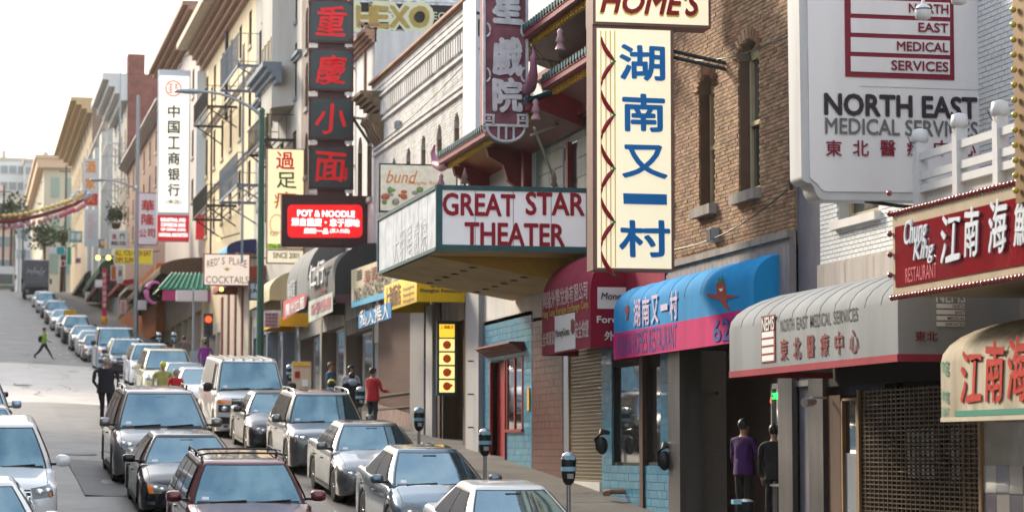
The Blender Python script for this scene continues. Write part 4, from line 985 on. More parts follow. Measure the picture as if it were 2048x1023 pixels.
for k in range(4):
    yb_ = 76.5+k*.45; zc = zx(765,185)-.7; obj('scroll_corbel', MB().prism([(12.5,zc),(12.05,zc),(12.0,zc-.15),(12.15,zc-.3),(12.25,zc-.55),(12.4,zc-.75),(12.5,zc-1.0)], .2, 'Y', yb_), RST, wbn)
# ground floor of the white brick building: bund entrance, slatted wall, doors
gf = thing('shopfront', (12.5, 70, walk(70)), 'brown ribbed shopfront with stone pier left of the lit menu board', 'shopfront')
obj('stone_pier', MB().box(12.3,12.6,yx(862),yx(834),walk(66)-.6,4.0), mat('speckled_granite', (.30,.29,.30), .5, dark=(.10,.10,.12), vscale=30), gf)
obj('pale_post', MB().box(12.34,12.6,yx(876),yx(863),walk(66)-.6,4.0), MATS['pale_grey_paint'], gf)
obj('doorway', MB().box(12.95,13.0,yx(942),yx(876),walk(64)-.5,4.0).box(12.45,13.0,yx(883),yx(876),walk(64)-.5,4.0).box(12.45,13.0,yx(942),yx(932),walk(64)-.5,4.0), BROWN, gf)
for u, v in ((929, 926), (886, 884)): obj('door_frame', MB().box(12.5,12.56,yx(u),yx(v),walk(64)-.1,2.9), IRON, gf)
a, b = yx(833), yx(758); n = 46; me = MB().box(-.03,0,0,(b-a)/n*.7,0,3.6).mesh('slat'); me.materials.append(mat('red_brown_rib', (.12,.05,.035), .6, var=.4, vscale=3))
obj('backing', MB().box(12.5,12.6,a,b,walk(a)-.3,4.2), mat('dark_red_brown', (.07,.035,.03), .7), gf)
for k in range(n): link('slat', me, gf, (12.5, a+k*(b-a)/n, walk(a+k*(b-a)/n)+.45))
q = MB(); 
for k in range(14): ya_ = a+k*(b-a)/14; obj('base_block', MB().box(12.44,12.5,ya_+.01,ya_+(b-a)/14-.01,walk(ya_)-.3,walk(ya_)+.45), mat('pinkish_stone', (.26,.17,.15), .8, var=.4, vscale=4), gf)
for z in (1.4, 2.2): obj('rail', MB().box(12.42,12.47,a,b,walk(70)+z*.0+.5*z,walk(70)+.5*z+.05), MATS['dark_red_brown'], gf)
# menu board, lit
mnu = thing('menu_board', (12.2, 65, zx(893,790)), 'tall lit yellow menu board with dish photos beside the restaurant door', 'menu board')
mY = 64.5
def rectY(Y, px0, py0, px1, py1, t, nm, m, par, back=0):
    a = FY(px0, py1, Y); b = FY(px1, py1, Y); pm = (px0+px1)/2; c = FY(pm, py0, Y).z; d = FY(pm, py1, Y).z
    return obj(nm, MB().box(a.x, b.x, Y+back, Y+back+t, d, c), m, par)
MENUY = mat('lit_menu_yellow', (.85,.42,.03), .5, emit=.5); MENUP = mat('lit_menu_panel', (.9,.58,.20), .5, emit=.5)
rectY(mY, 874, 641, 914, 790, .16, 'cabinet', mat('teal_frame', (.01,.07,.08), .4), mnu)
rectY(mY-.02, 879, 648, 909, 674, .02, 'top_panel', MENUY, mnu)
tY('上海飯店', mnu, DARK, mY-.02, 881, 650, 907, 657, bold=.03)
FOOD = mat('food_orange', (.40,.06,.01), .6, emit=.15)
for k in range(4):
    y0 = 677+k*27.5; rectY(mY-.02, 879, y0, 909, y0+24, .02, 'menu_panel', MENUP, mnu)
    c = FY(894, y0+12, mY-.03); obj('dish_print', MB().lathe((c.x, c.y, c.z), [(.0,0),(.11,.001),(.11,.006)], 12, axis='Y').ball((c.x+.02*k,c.y,c.z+.02), .06+.012*k,.01,.09-.015*k), FOOD, mnu)
# doorways further: px 640..752, Y 78..87
# ================================================================ generic row behind
building('arched_brick_building', 'grey brick building with tall arches behind the hanging character sign', 78.25, 84.2, zx(700,200)+1.5, BRICKW, [(zx(700,420), zx(700,290))], cols=3, ww=.95, arch=True, tm=CONC, cm=BROWNT, ch=.4, cproj=.4)
hx_b = building('graffiti_building', 'tall white building whose painted side wall carries graffiti lettering', 84.25, 96, zx(600,-160), mat('brown_grey_brick', (.24,.19,.17), .85, var=.4, vscale=1.5, bump=.4), [(zx(650,60),zx(650,-30)),(zx(640,190),zx(640,95)),(zx(640,330),zx(640,240))], cols=4, ww=.9, arch=True, tm=CONC, sidem=mat('peeling_white_brick', (.75,.77,.80), .8, dark=(.38,.37,.37), vscale=5, bump=.5, bscale=50), depth=16)
# courses on the graffiti wall
q = MB(); zz0 = 10.5
while zz0 < 16.5:
    q.box(12.6, 19.5, 84.235, 84.25, zz0, zz0+.012); zz0 += .16
stuffpart('brick_joint', q, MORT, hx_b)
GY = 84.2
gr = thing('graffiti', (15, GY, zx(800,55)), 'black painted strip with gold graffiti capitals on the white side wall', 'graffiti')
rectY(GY, 700, 8, 912, 58, .03, 'black_ground', mat('black_wall_paint', (.02,.02,.02), .7, var=.3), gr)
GOLD = mat('gold_spray', (.42,.29,.08), .6, var=.3, vscale=9); HALO = mat('pale_halo', (.60,.60,.42), .7)
for s_, a_, b_ in [('H',714,745),('E',748,776),('X',780,818),('O',820,858)]:
    tY(s_, gr, HALO, GY-.005, a_-5, 9, b_+5, 60, bold=.12, wob=.02); tY(s_, gr, GOLD, GY-.02, a_, 14, b_, 54, bold=.05, wob=.03)
tY('EQ', gr, HALO, GY-.005, 866, 25, 892, 42, bold=0)
rectY(84.1, 735, 60, 741, 160, .1, 'pipe', BROWNT, gr) if False else None
pp = thing('roof_sign_post', (13.2, 80, ztop), 'rusty sign post on the roof before the white side wall', 'post'); rectY(80, 728, 45, 735, 200, .12, 'post', BROWNT, pp); rectY(80, 715, 45, 760, 50, .1, 'crossbar', BROWNT, pp)
# bay-window building with fire escape px 480..605, Y 96..106 ; cream 106..133 etc
bay = building('bay_window_building', 'grey bay fronted building with blue grey fire escape balconies', 96.05, 112, zx(540,-110), GREYW, [(zx(540,110),zx(540,35)),(zx(540,250),zx(540,150)),(zx(540,400),zx(540,310))], cols=4, ww=1.1, tm=BLUEG, cm=BLUEG, bands=[zx(560,150)])
bx = MB()
for (za, zb) in [(zx(540,215)-1.0, zx(540,-60))]:
    bx.prism([(12.5,98.0),(11.7,99.0),(11.7,102.5),(12.5,103.5)], zb-za, 'Z', za)
obj('bay', bx, GREYW, bay)
cornice(bay, 11.9, 97.8, 103.7, zx(570,150), .8, .7, BLUEG, 'bay_skirt', 4)
for k in range(3):
    z = 15.5-2.9*k if k < 2 else 0
    if k < 2:
        for j in range(3): window(bay, 11.66, 99.2+j*1.1, 100.0+j*1.1, z-1.0, z+.9, WFRAME, .0)
cre = building('cream_building', 'cream stucco building with heavy brown cornice and fire escape', 112.05, 137, zx(415,92), CREAM, [(zx(460,150)+0,zx(460,85)),(zx(460,300),zx(460,220)),(zx(460,430),zx(460,360))], cols=6, ww=1.1, tm=CREAMT, cm=BROWNT, ch=1.1, cproj=.9, bands=[zx(460,200), zx(460,340)])
obj('upper_cornice', MB().box(11.0, 12.4, 112.05, 137, zx(415,92)+.02, zx(415,92)+.35), CREAMT, cre)
pal = building('pale_building', 'tall pale stucco building with brown overhanging cornice behind the bank sign', 137.05, 163, zx(385,48), PINKW, [(zx(350,150),zx(350,105)),(zx(350,250),zx(350,200)),(zx(350,360),zx(350,310)),(zx(350,440),zx(350,400))], cols=6, ww=1.2, tm=CREAMT, cm=BROWNT, ch=1.0, cproj=1.2)
obj('rear_block', MB().box(13.4, 24, 137.1, 160, zx(385,48), FY(395,5,137).z), PINKW, pal)
obj('roof_tank', MB().box(12.9,13.4,150,152,zx(385,48),zx(385,48)+2.0), mat('blue_tank', (.4,.55,.65), .5), pal)
low = building('low_brown_building', 'brown building with narrow windows between the red brick wall and the bank sign', 163.05, 204, zx(300,255), mat('brown_stucco', (.26,.15,.12), .8, var=.2), [(zx(290,340),zx(290,300)),(zx(290,400),zx(290,365)),(zx(290,450),zx(290,420))], cols=7, ww=1.2, tm=CREAMT, cm=WHITEP, ch=.5)
red = building('red_brick_building', 'red brick building with a chimney stub and white bracketed cornice', 204.05, 222, zx(268,118), GREYW, [(zx(250,230),zx(250,190)),(zx(250,300),zx(250,260)),(zx(250,370),zx(250,330)),(zx(250,430),zx(250,400))], cols=4, ww=1.2, tm=WHITEP, cm=WHITEP, ch=2.2, cproj=2.0, sidem=REDBR, x1=FY(322,200,204).x)
a = FY(268,108,204); b = FY(290,128,204); obj('chimney', MB().box(12.5, b.x, 204, 206, zx(268,118), a.z), REDBR, red)
wht = building('white_bay_building', 'white building with fire escape ladders far up the street', 222.05, 262, zx(215,262), mat('bluish_white_stucco', (.58,.60,.62), .7, var=.2), [(zx(220,330),zx(220,295)),(zx(220,380),zx(220,350)),(zx(220,440),zx(220,405))], cols=7, ww=1.4, tm=CREAMT, cm=WHITEP, ch=.6, cproj=.8)
for k in range(3): obj('bay', MB().prism([(12.5,224+k*12),(11.6,225.5+k*12),(11.6,229+k*12),(12.5,230.5+k*12)], 14, 'Z', zx(215,262)-15), WHITEP, wht)
tan = building('tan_building', 'tan building with deep golden cornice, top left of the street', 262.05, 312, zx(175,222), TANB, [(zx(160,310),zx(160,275)),(zx(160,370),zx(160,335)),(zx(160,430),zx(160,395))], cols=8, ww=1.5, tm=CREAMT, cm=mat('golden_tan_trim', (.50,.34,.18), .7), ch=1.6, cproj=2.2, sidem=mat('brown_side_wall', (.25,.17,.13), .8, var=.3, vscale=.5), x1=FY(262,240,262).x)
crm = thing('far_cream_building', (10, 335, 19), 'cream building with peach cornice standing at the top of the street', 'building', 'buildings far up the hill')
x0, x1 = FY(88,330,335).x, FY(176,330,335).x; zt_ = FY(100,318,335).z
obj('wall', wall_holes(x0, 335, 400, 15, zt_, [(340+k*9,344+k*9,zt_-5-5*j,zt_-2.2-5*j) for k in range(6) for j in range(3)], .5).quad((x0,335,15),(x1,335,15),(x1,335,zt_),(x0,335,zt_)).quad((x0,335,zt_),(x1,335,zt_),(x1,400,zt_),(x0,400,zt_)), mat('cream_stucco_far', (.62,.55,.42), .8, var=.15, vscale=.3), crm)
obj('cornice', MB().box(x0-.9, x1, 334.2, 400, zt_-1.2, zt_).box(x0-1.2, x1, 334, 400, zt_, zt_+.5), mat('peach_trim', (.60,.42,.28), .7), crm)
for k in range(3):
    for j in range(3): obj('window', MB().box(x0+.9+k*1.9, x0+2+k*1.9, 334.9, 335.02, zt_-5-5*j, zt_-2.4-5*j), mat('greenish_glass', (.28,.36,.30), .2), crm)
FW = [mat('far_white_wall', (.68,.68,.66), .8, var=.1, vscale=.2), mat('far_grey_wall', (.50,.50,.48), .8, var=.1, vscale=.2), mat('far_pink_wall', (.58,.42,.38), .8)]
for (pa, pb, pt, Y, mi, nf, nc, lb) in [(-70,52,318,560,0,4,7,'wide white apartment block on the far hill, leftmost'),(50,112,322,545,1,4,4,'pale grey apartment block on the far hill beside the white one'),(-60,40,392,480,0,3,6,'lower white house row below the far apartment blocks'),(36,80,405,460,1,3,3,'small white house with bay windows on the far hill'),(70,100,380,470,2,3,2,'narrow pink house next to the cream building'),(-80,30,455,400,2,2,5,'low pinkish building just above the crest of the road')]:
    a = FY(pa, pt, Y); b = FY(pb, pt, Y); bld = thing('far_building', (a.x, Y, 19), lb, 'building', 'buildings far up the hill')
    zt2 = a.z; W_ = b.x-a.x; hls = []
    mb = MB(); obj('wall', mb.box(a.x, b.x, Y, Y+14, 15, zt2), FW[mi], bld); obj('parapet', MB().box(a.x-.3, b.x+.3, Y-.3, Y+14, zt2, zt2+.6), CREAMT, bld)
    for i in range(nf):
        for j in range(nc):
            wx = a.x+W_*(j+.5)/nc; zz_ = zt2-3.6*(i+1)+.6
            o = obj('window', MB().box(wx-.9, wx+.9, Y-.12, Y, zz_, zz_+1.9), WHITEP, bld); obj('pane', MB().box(wx-.75, wx+.75, Y-.14, Y-.12, zz_+.12, zz_+1.75), mat('far_glass', (.2,.24,.27), .15), o)
    obj('chimney', MB().box(a.x+W_*.6, a.x+W_*.6+1, Y+2, Y+3, zt2+.6, zt2+2.4), FW[2], bld)
# ---- the row on the left pavement (out of frame, mirrored in the windscreens, shades the road)
LY = [(-20, 6, 13), (6.1, 28, 12), (28.1, 50, 14), (50.1, 84, 13), (127, 160, 22), (160.1, 200, 26), (200.1, 260, 34), (260.1, 320, 38)]
for i, (a, b, z) in enumerate(LY):
    r = thing('opposite_building', (-4.6, (a+b)/2, gY(a)), ['brown', 'cream', 'grey', 'red brown', 'pale', 'tan', 'white', 'ochre'][i]+' building across the street on the left pavement', 'building', 'buildings on the left side of the street')
    m = [TANB, CREAM, GREYW, REDBR, PINKW, TANB, WHITEP, CREAM][i]; X = -4.6
    obj('wall', MB().box(-16, X, a, b, gY(a)-2, z), m, r); obj('cornice', MB().box(-16, X+.5, a, b, z, z+.4), BROWNT, r)
    n = int((b-a)/4); me = WC.setdefault('opp', MB().box(0,.05,0,1.3,0,1.8).mesh('window')); 
    if not me.materials: me.materials.append(GLASS)
    for k in range(n):
        zz_ = gY(a)+5
        while zz_ < z-2: link('window', me, r, (X, a+1.2+k*4, zz_)); zz_ += 3.4
# ================================================================ fire escapes
def fire_escape(label, y0, y1, zs_, X=12.5, out=1.1, m=IRON, ladder=True, rail=.95):
    r = thing('fire_escape', (X, (y0+y1)/2, zs_[0]), label, 'fire escape', 'fire escapes on the facades')
    for z in zs_:
        pf = MB()
        for k in range(5): x = X-out+out*k/4; pf.box(x-.025, x+.025, y0, y1, z-.04, z)
        pf.box(X-out-.03, X-out+.03, y0, y1, z-.12, z).box(X-out, X, y0, y0+.06, z-.12, z).box(X-out, X, y1-.06, y1, z-.12, z)
        obj('platform', pf, m, r)
        rl = MB(); n = int((y1-y0)/.28)
        for k in range(n+1): y = y0+(y1-y0)*k/n; rl.box(X-out-.012, X-out+.012, y-.012, y+.012, z, z+rail)
        for k in range(4): x = X-out+out*k/4; rl.box(x-.012, x+.012, y0, y0+.024, z, z+rail); rl.box(x-.012, x+.012, y1-.024, y1, z, z+rail)
        rl.box(X-out-.025, X-.0, y0-.02, y0+.03, z+rail-.03, z+rail).box(X-out-.025, X, y1-.03, y1+.02, z+rail-.03, z+rail).box(X-out-.025, X-out+.025, y0, y1, z+rail-.03, z+rail)
        obj('railing', rl, m, r)
        for yy in (y0+.3, y1-.3): obj('strut', MB().tube([(X-out, yy, z-.05), (X, yy, z-1.0)], .035, 5), m, r)
    if ladder:
        ld = MB(); x = X-out*.8
        for dy in (0, .5): ld.tube([(x, y0+.7+dy, zs_[-1]-3.2), (x, y0+.7+dy, zs_[0]+1)], .025, 5)
        z = zs_[-1]-3.2
        while z < zs_[0]+1: ld.tube([(x, y0+.7, z), (x, y0+1.2, z)], .015, 4); z += .35
        obj('ladder', ld, m, r)
    return r
fire_escape('blue grey fire escape with two tiers left of the character sign column', 104, 111.5, [zx(515,178), zx(515,400)], out=1.6, m=BLUEG, rail=1.3)
fire_escape('black fire escape balconies with ladder on the cream building', 119.5, 127, [zx(450,243), zx(450,430)], out=1.4)
fire_escape('black fire escape low on the grey bay fronted building', 98.2, 103.6, [zx(575,290)], out=1.2)
fire_escape('far white fire escape with ladder high on the hillside row', 205, 214, [zx(250,290), zx(250,360)], out=1.5, m=WHITEP)
# ================================================================ awnings
def awning(label, Xf, ya, yb, z0, z1, m, n=10, vm=None, vh=0, em=None, Xw=12.48, round_=True, frontfrac=.55, cat='awning', bulge=.02):
    r = thing('awning', (Xw, (ya+yb)/2, z0), label, cat, 'awnings over the shopfronts')
    h = z1-z0; out = Xw-Xf; prof = []; zv = z0+vh
    if round_:
        hf = z0+h*frontfrac; prof = [(Xf, zv), (Xf, hf)]
        for i in range(1, 9): a = math.pi/2*i/8; prof.append((Xf+out*(1-math.cos(a)), hf+(z1-hf)*math.sin(a)))
    else: prof = [(Xf, zv), (Xf, z1-.02), (Xw, z1)]
    q = MB(); ys = []; 
    for k in range(n):
        for t in (0, .04, .3, .5, .7, .96): ys.append((ya+(yb-ya)*(k+t)/n, math.sin(math.pi*t)))
    ys.append((yb, 0)); vs = []; c = (Xw, z0)
    for y, b in ys:
        for i, (x, z) in enumerate(prof):
            bb_ = bulge*b*(1 if round_ else .1); dx = -bb_ if i < 3 else -bb_*.5; dz = bb_ if i >= 2 else 0
            vs.append((x+(dx if i > 2 else dx*.15), y, z+dz))
    k = len(prof); fs = [(j*k+i, j*k+i+1, (j+1)*k+i+1, (j+1)*k+i) for j in range(len(ys)-1) for i in range(k-1)]
    cl = obj('canopy', q.add(vs, fs, 0, True), m, r)
    for y, nm in ((ya, 'end_panel'), (yb, 'end_panel')):
        P_ = prof + [(Xw, zv)]; e = MB().add([(x, y-.001 if y == ya else y, z) for x, z in P_], [tuple(range(len(P_)))]); obj(nm, e, em or m, r)
    if vh: obj('valance', MB().box(Xf-.012, Xf+.01, ya, yb, z0, zv).box(Xf+.01, Xw, ya-.006, ya+.004, z0, zv).box(Xf+.01, Xw, yb-.004, yb+.006, z0, zv), vm, r)
    if round_ and n > 1:
        for kk in range(1, n):
            yy = ya+(yb-ya)*kk/n; obj('seam', MB().tube([(x-.001, yy, z+.002) for x, z in prof[1:]], .006, 4), m, r)
    obj('frame', MB().box(Xf+.03, Xf+.07, ya+.02, yb-.02, z0+.01, z0+.05).box(Xf+.07, Xw, ya+.02, ya+.06, z0+.01, z0+.05), STEEL, r)
    return r
def fabric(n, c, rough=.85, **k): return mat(n, c, rough, spec=.2, streak=True, var=.22, vscale=1.5, bump=.15, bscale=6, **k)
INK = mat('dark_grey_ink', (.05,.05,.06), .6); REDINK = mat('dark_red_ink', (.19,.010,.02), .6); WINK = mat('white_ink', (.75,.75,.75), .6)
# clinic awning
z0 = FX(1460,755,10.9).z; z1 = FX(1700,560,11.9).z
aw = awning('long pale grey clinic awning with red lower stripe', 10.9, 28.6, yx(1459,10.9), z0, z1, fabric('pale_grey_cloth', (.25,.27,.29)), 12, fabric('dark_red_stripe', (.32,.035,.06)), .09, fabric('dark_grey_end_cloth', (.30,.31,.33)), bulge=.012)
tXw('NORTH EAST MEDICAL SERVICES', aw, INK, 10.896, 1561, 626, 1716, 652, bold=.01)
tXc('東北醫療中心', aw, REDINK, 10.896, 1556, 668, 1724, 712, bold=.02, fill=.56)
def nems(par, plane, a, b, t, bt, P_, mm, wm_, ink):
    """red box with the letters over four white bars; a..b columns, t..bt rows"""
    pass
Xp = 10.893; ra, rb = yx(1523,Xp), yx(1551,Xp); zt_, zb_ = FX(1537,630,Xp).z, FX(1537,724,Xp).z
obj('emblem_panel', MB().box(Xp-.004, Xp+.004, rb, ra, zb_, zt_), REDINK, aw)
tX('NEMS', aw, WINK, Xp-.005, 1525, 634, 1549, 660, bold=.03)
for k in range(4): 
    z_ = zb_+(zt_-zb_)*(.03+.168*k); obj('emblem_bar', MB().box(Xp-.008, Xp-.004, rb+.06, ra-.04, z_, z_+(zt_-zb_)*.12), WINK, aw)
EY = 28.59
tY('NEMS', aw, WINK, EY, 1872, 583, 1930, 604, bold=.03); 
for k, s_ in enumerate(['NORTH','EAST','MEDICAL','SERVICES']):
    rectY(EY-.012, 1873, 607+k*12, 1930, 616+k*12, .006, 'emblem_bar', WINK, aw); tY(s_, aw, REDINK, EY-.016, 1930-len(s_)*5, 609+k*12, 1929, 615+k*12)
tY('東北', aw, REDINK, EY, 1830, 662, 1875, 682, bold=.02)
# cream awning at the right edge
z0 = FX(1883,843,11.0).z; z1 = FX(1960,640,11.8).z
aw = awning('stained cream awning with big red brush characters at the right edge', 11.0, 20, yx(1881,11.0), z0, z1, mat('stained_cream_cloth', (.50,.45,.36), .8, dark=(.24,.20,.14), vscale=2.2, streak=True, bump=.1), 4, fabric('cream_hem', (.55,.50,.40)), .05)
RBR = mat('bright_red_brush', (.45,.02,.008), .5)
for c, a, b, t, bt in [('江',1922,1965,700,805), ('南',1972,2010,682,802), ('海',2016,2060,672,800)]: tX(c, aw, RBR, 10.993, a, t, b, bt, bold=.028, wob=.03, shear=.15, name='character')
obj('green_stripe', MB().box(10.985, 10.996, 20, yx(1908,10.99), z0+.055, z0+.12), mat('green_ink', (.03,.22,.16), .6), aw)
GI = MATS['green_ink']
for s_, t, bt in (('ng',722,752), ('ing',776,806), ('URANT',814,832)): tX(s_, aw, GI, 10.993, 1884, t, 1898, bt)
# blue and magenta awning
z0 = FX(1227,719,12.0).z; vh = FX(1230,666,12.0).z-z0; z1 = FX(1500,520,12.35).z
aw = awning('bright blue and magenta restaurant awning with a smiling chili pepper', 12.0, yx(1508,12.0), yx(1228,12.0), z0, z1, fabric('bright_blue_cloth', (.008,.26,.60)), 9, fabric('magenta_cloth', (.56,.015,.16)), vh, frontfrac=.66, bulge=.03)
Xp = 11.988
tXc('湖南又一村', aw, mat('lilac_ink', (.60,.50,.70), .6), Xp, 1266, 590, 1358, 645, bold=.03)
tX("HUNAN HOME'S RESTAURANT", aw, mat('blue_ink', (.03,.03,.26), .6), 11.985, 1234, 655, 1353, 705, bold=.0)
tX('622', aw, MATS['blue_ink'], 11.985, 1427, 637, 1480, 679, bold=.04)
CH = mat('chili_red', (.26,.008,.01), .5); CG = mat('chili_green', (.03,.18,.08), .6)
def plateX(X, pts, par, nm, m, t=.006):
    P_ = [(FX(a, b, X).y, FX(a, b, X).z) for a, b in pts]; return obj(nm, MB().prism(P_, t, 'X', X-t), m, par)
plateX(11.992, [(1432,566),(1447,562),(1452,576),(1452,588),(1478,592),(1455,597),(1453,606),(1460,616),(1461,622),(1448,612),(1440,600),(1416,592),(1414,586),(1434,588)], aw, 'chili_figure', CH)
plateX(11.988, [(1436,562),(1438,552),(1442,558),(1446,550),(1446,560),(1440,566)], aw, 'chili_stem', CG)
plateX(11.984, [(1438,577),(1446,576),(1445,581),(1441,582)], aw, 'smile', WINK)
plateX(11.992, [(1252,612),(1257,610),(1258,622),(1256,636),(1252,640),(1254,628),(1250,620)], aw, 'small_chili', CH)
# maroon exchange awning
z0 = FX(1084,711,11.7).z; z1 = FX(1140,520,12.2).z
aw = awning('maroon exchange shop awning with rounded top and white lettering', 11.7, yx(1181,11.7), yx(1084,11.7), z0, z1, fabric('maroon_cloth', (.32,.04,.075)), 1, em=fabric('deep_crimson_cloth', (.28,.008,.04)), frontfrac=.55)
PINKI = mat('pale_pink_ink', (.70,.50,.50), .6); GOLDI = mat('gold_ink', (.62,.42,.08), .6)
Xp = 11.695
tX('興隆外幣兌換有限公司', aw, PINKI, Xp, 1086, 573, 1176, 608, bold=.02, wob=.01)
tXw('Hang Lung Foreign Exchange Corp.', aw, GOLDI, Xp, 1086, 610, 1178, 630, bold=.015)
tX('全球匯款', aw, PINKI, Xp, 1086, 663, 1110, 690, bold=.02); tX('安全快捷', aw, PINKI, Xp, 1151, 640, 1178, 675, bold=.02)
plateX(Xp+.0, [(1110,632),(1150,624),(1151,696),(1110,704)], aw, 'white_patch', WINK); tX('MoneyGram.', aw, INK, Xp-.012, 1112, 656, 1140, 676, bold=.015)
tX('●', aw, REDINK, Xp-.02, 1141, 635, 1149, 668) if False else plateX(Xp-.012, [(1142,640),(1146,636),(1149,642),(1149,662),(1145,668),(1142,662)], aw, 'round_emblem', REDINK)
obj('wall_board', MB().box(12.40, 12.47, yx(1330,12.4), yx(1181,11.7), z0+.9, z1-.05), MATS['deep_crimson_cloth'], aw)
EY = yx(1181,11.7)-.006
rectY(EY-.012, 1195, 574, 1262, 617, .008, 'white_patch', WINK, aw); tY('MoneyGram', aw, INK, EY-.016, 1202, 585, 1290, 603, bold=.02, shear=.2)
tY('Foreign', aw, WINK, EY, 1194, 632, 1258, 649, bold=.04); tY('外幣', aw, WINK, EY, 1209, 662, 1250, 680, bold=.03)
# yellow bund awning
z0 = FX(833,603,11.2).z; z1 = FX(833,545,11.2).z
aw = awning('boxy yellow awning of the shanghai restaurant below the marquee', 11.2, yx(833,11.2), yx(768,11.2), z0, z1, fabric('dull_yellow_cloth', (.62,.42,.05)), 1, round_=False, em=fabric('bright_yellow_cloth', (.80,.50,.02)))
BRI = mat('brown_ink', (.20,.09,.03), .6)
tX('上海飯店', aw, BRI, 11.195, 771, 570, 801, 612, bold=.03, wob=.01); 
for k in range(3): tX('Shanghai', aw, BRI, 11.195, 806, 572+k*12, 828, 580+k*12)
EY = yx(833,11.2)-.003; tY('bund', aw, INK, EY, 862, 560, 905, 575, bold=.01, shear=.25); tY('Shanghai Restaurant', aw, INK, EY, 840, 577, 931, 586, bold=.03)
# black curved awning with white characters, and the grey one beyond it
DCL = fabric('charcoal_cloth', (.045,.047,.05)); 
z0 = FX(669,606,11.2).z; z1 = FX(720,492,12.2).z
aw = awning('charcoal curved awning with raised white characters beside the blue banner', 11.2, yx(669,11.2), yx(613,11.2), z0, z1, fabric('dark_grey_cloth', (.11,.115,.12)), 1, em=DCL, frontfrac=.45)
tX('仁行', aw, WINK, 11.14, 622, 525, 652, 570, bold=.03, thick=.06); tX('小吃', aw, REDINK, 11.14, 625, 578, 652, 592, bold=.02)
obj('hem_strip', MB().box(11.22, 12.45, yx(669,11.2)-.02, yx(669,11.2)-.008, z0, z0+.28), mat('dull_plum_cloth', (.10,.05,.06), .7), aw)
z0 = FX(612,606,11.2).z; z1 = FX(600,508,12.0).z
aw = awning('grey curved awning with faded lettering left of the charcoal awning', 11.25, yx(612,11.2)+.05, yx(570,11.2), z0, z1, fabric('mid_grey_cloth', (.19,.20,.21)), 2, frontfrac=.4)
tX('美麗華', aw, mat('faded_ink', (.40,.42,.44), .6), 11.2, 576, 560, 590, 600, bold=.02)
def banner(label, X, pts, m, txt=None, ink=None, rc=None, wob=.01):
    r = thing('hanging_banner', FX(pts[0][0], pts[0][1], X), label, 'banner', 'banners hanging from the awnings')
    plateX(X, pts, r, 'cloth', m, .015)
    if txt: tX(txt, r, ink, X-.02, *rc, bold=.02, wob=wob)
    return r
banner('small red and white banner hanging under the grey awning', 11.1, [(567,602),(612,585),(612,612),(567,640)], fabric('pinkish_red_cloth', (.50,.10,.12)), '蘭州拉麵', WINK, (572,600,609,624))
banner('whitish green edged banner hanging under the charcoal awning', 11.1, [(618,603),(666,583),(666,622),(618,645)], fabric('pale_green_cloth', (.45,.50,.45)), '新張優惠', mat('rose_ink', (.50,.15,.20), .6), (622,600,662,624))
banner('bright blue banner with white brush characters left of the yellow awning', 11.0, [(718,628),(783,603),(783,635),(718,657)], fabric('blue_banner_cloth', (.02,.24,.55)), '私人推人', WINK, (721,612,779,645), .03)
# NG HING KEE board
r = thing('shop_sign', FX(735,570,11.6), 'cream shop board with black capitals left of the blue white marquee', 'sign', 'signs on the facades')
plateX(11.6, [(703,540),(790,510),(790,580),(703,604)], r, 'board', fabric('cream_board', (.58,.52,.36)))
plateX(11.58, [(703,602),(790,578),(790,590),(703,615)], r, 'blue_edge', mat('sky_blue_strip', (.05,.35,.55), .5))
tX('吴興記', r, REDINK, 11.57, 728, 533, 768, 563, bold=.02); tX('NG HING KEE INC.', r, INK, 11.57, 709, 563, 786, 588, bold=.03)
for k in range(4): obj('small_print', MB().box(11.56, 11.575, yx(722,11.57), yx(712,11.57), FX(717,558-k*5,11.57).z, FX(717,556-k*5,11.57).z), INK, r)
# other distant awnings along the row
def smallawn(label, px0, px1, pyb, pyt, m, Xf=11.2, em=None):
    a, b = yx(px1, Xf), yx(px0, Xf); z0 = FX(px1, pyb, Xf).z; z1 = FX(px1, pyt, Xf).z
    return awning(label, Xf, a, b, z0, max(z1, z0+.5), m, 1, em=em, frontfrac=.3)
smallawn('small yellow awning above the pink notice', 522, 548, 652, 632, fabric('warm_yellow_cloth', (.75,.38,.02)))
smallawn('pale cream awning under the lit vertical foot massage sign', 498, 538, 600, 540, fabric('old_cream_cloth', (.55,.48,.30)))
smallawn('blue striped awning above the cocktail sign', 415, 452, 506, 478, fabric('light_blue_cloth', (.12,.40,.60)), em=fabric('navy_cloth', (.02,.03,.12)))
smallawn('red brown awning beyond the tall street lamp', 424, 470, 560, 530, fabric('brick_red_cloth', (.30,.07,.05)))
smallawn('dark brown canopy roof over the orange shopfront', 252, 318, 548, 515, mat('brown_canopy', (.10,.05,.03), .7, var=.3), Xf=10.2)
smallawn('dark green awning far up the row', 168, 196, 548, 520, fabric('dark_green_cloth', (.02,.10,.06)))
smallawn('grey awning far up the row above the dark cars', 140, 166, 560, 542, DCL)
smallawn('maroon awning over the far shops', 170, 200, 568, 552, fabric('plum_cloth', (.14,.02,.05)))
OR = mat('orange_panel', (.55,.14,.02), .6, var=.25)
of = thing('shopfront', (12.2, yx(290), walk(yx(290))), 'orange shopfront under the dark brown canopy', 'shopfront'); obj('panel', MB().box(11.9,12.45,yx(330),yx(252),walk(180)-1,FX(290,548,11.9).z), OR, of); obj('green_strip', MB().box(11.86,11.9,yx(330),yx(252),FX(290,592,11.9).z,FX(290,586,11.9).z), GI, of)
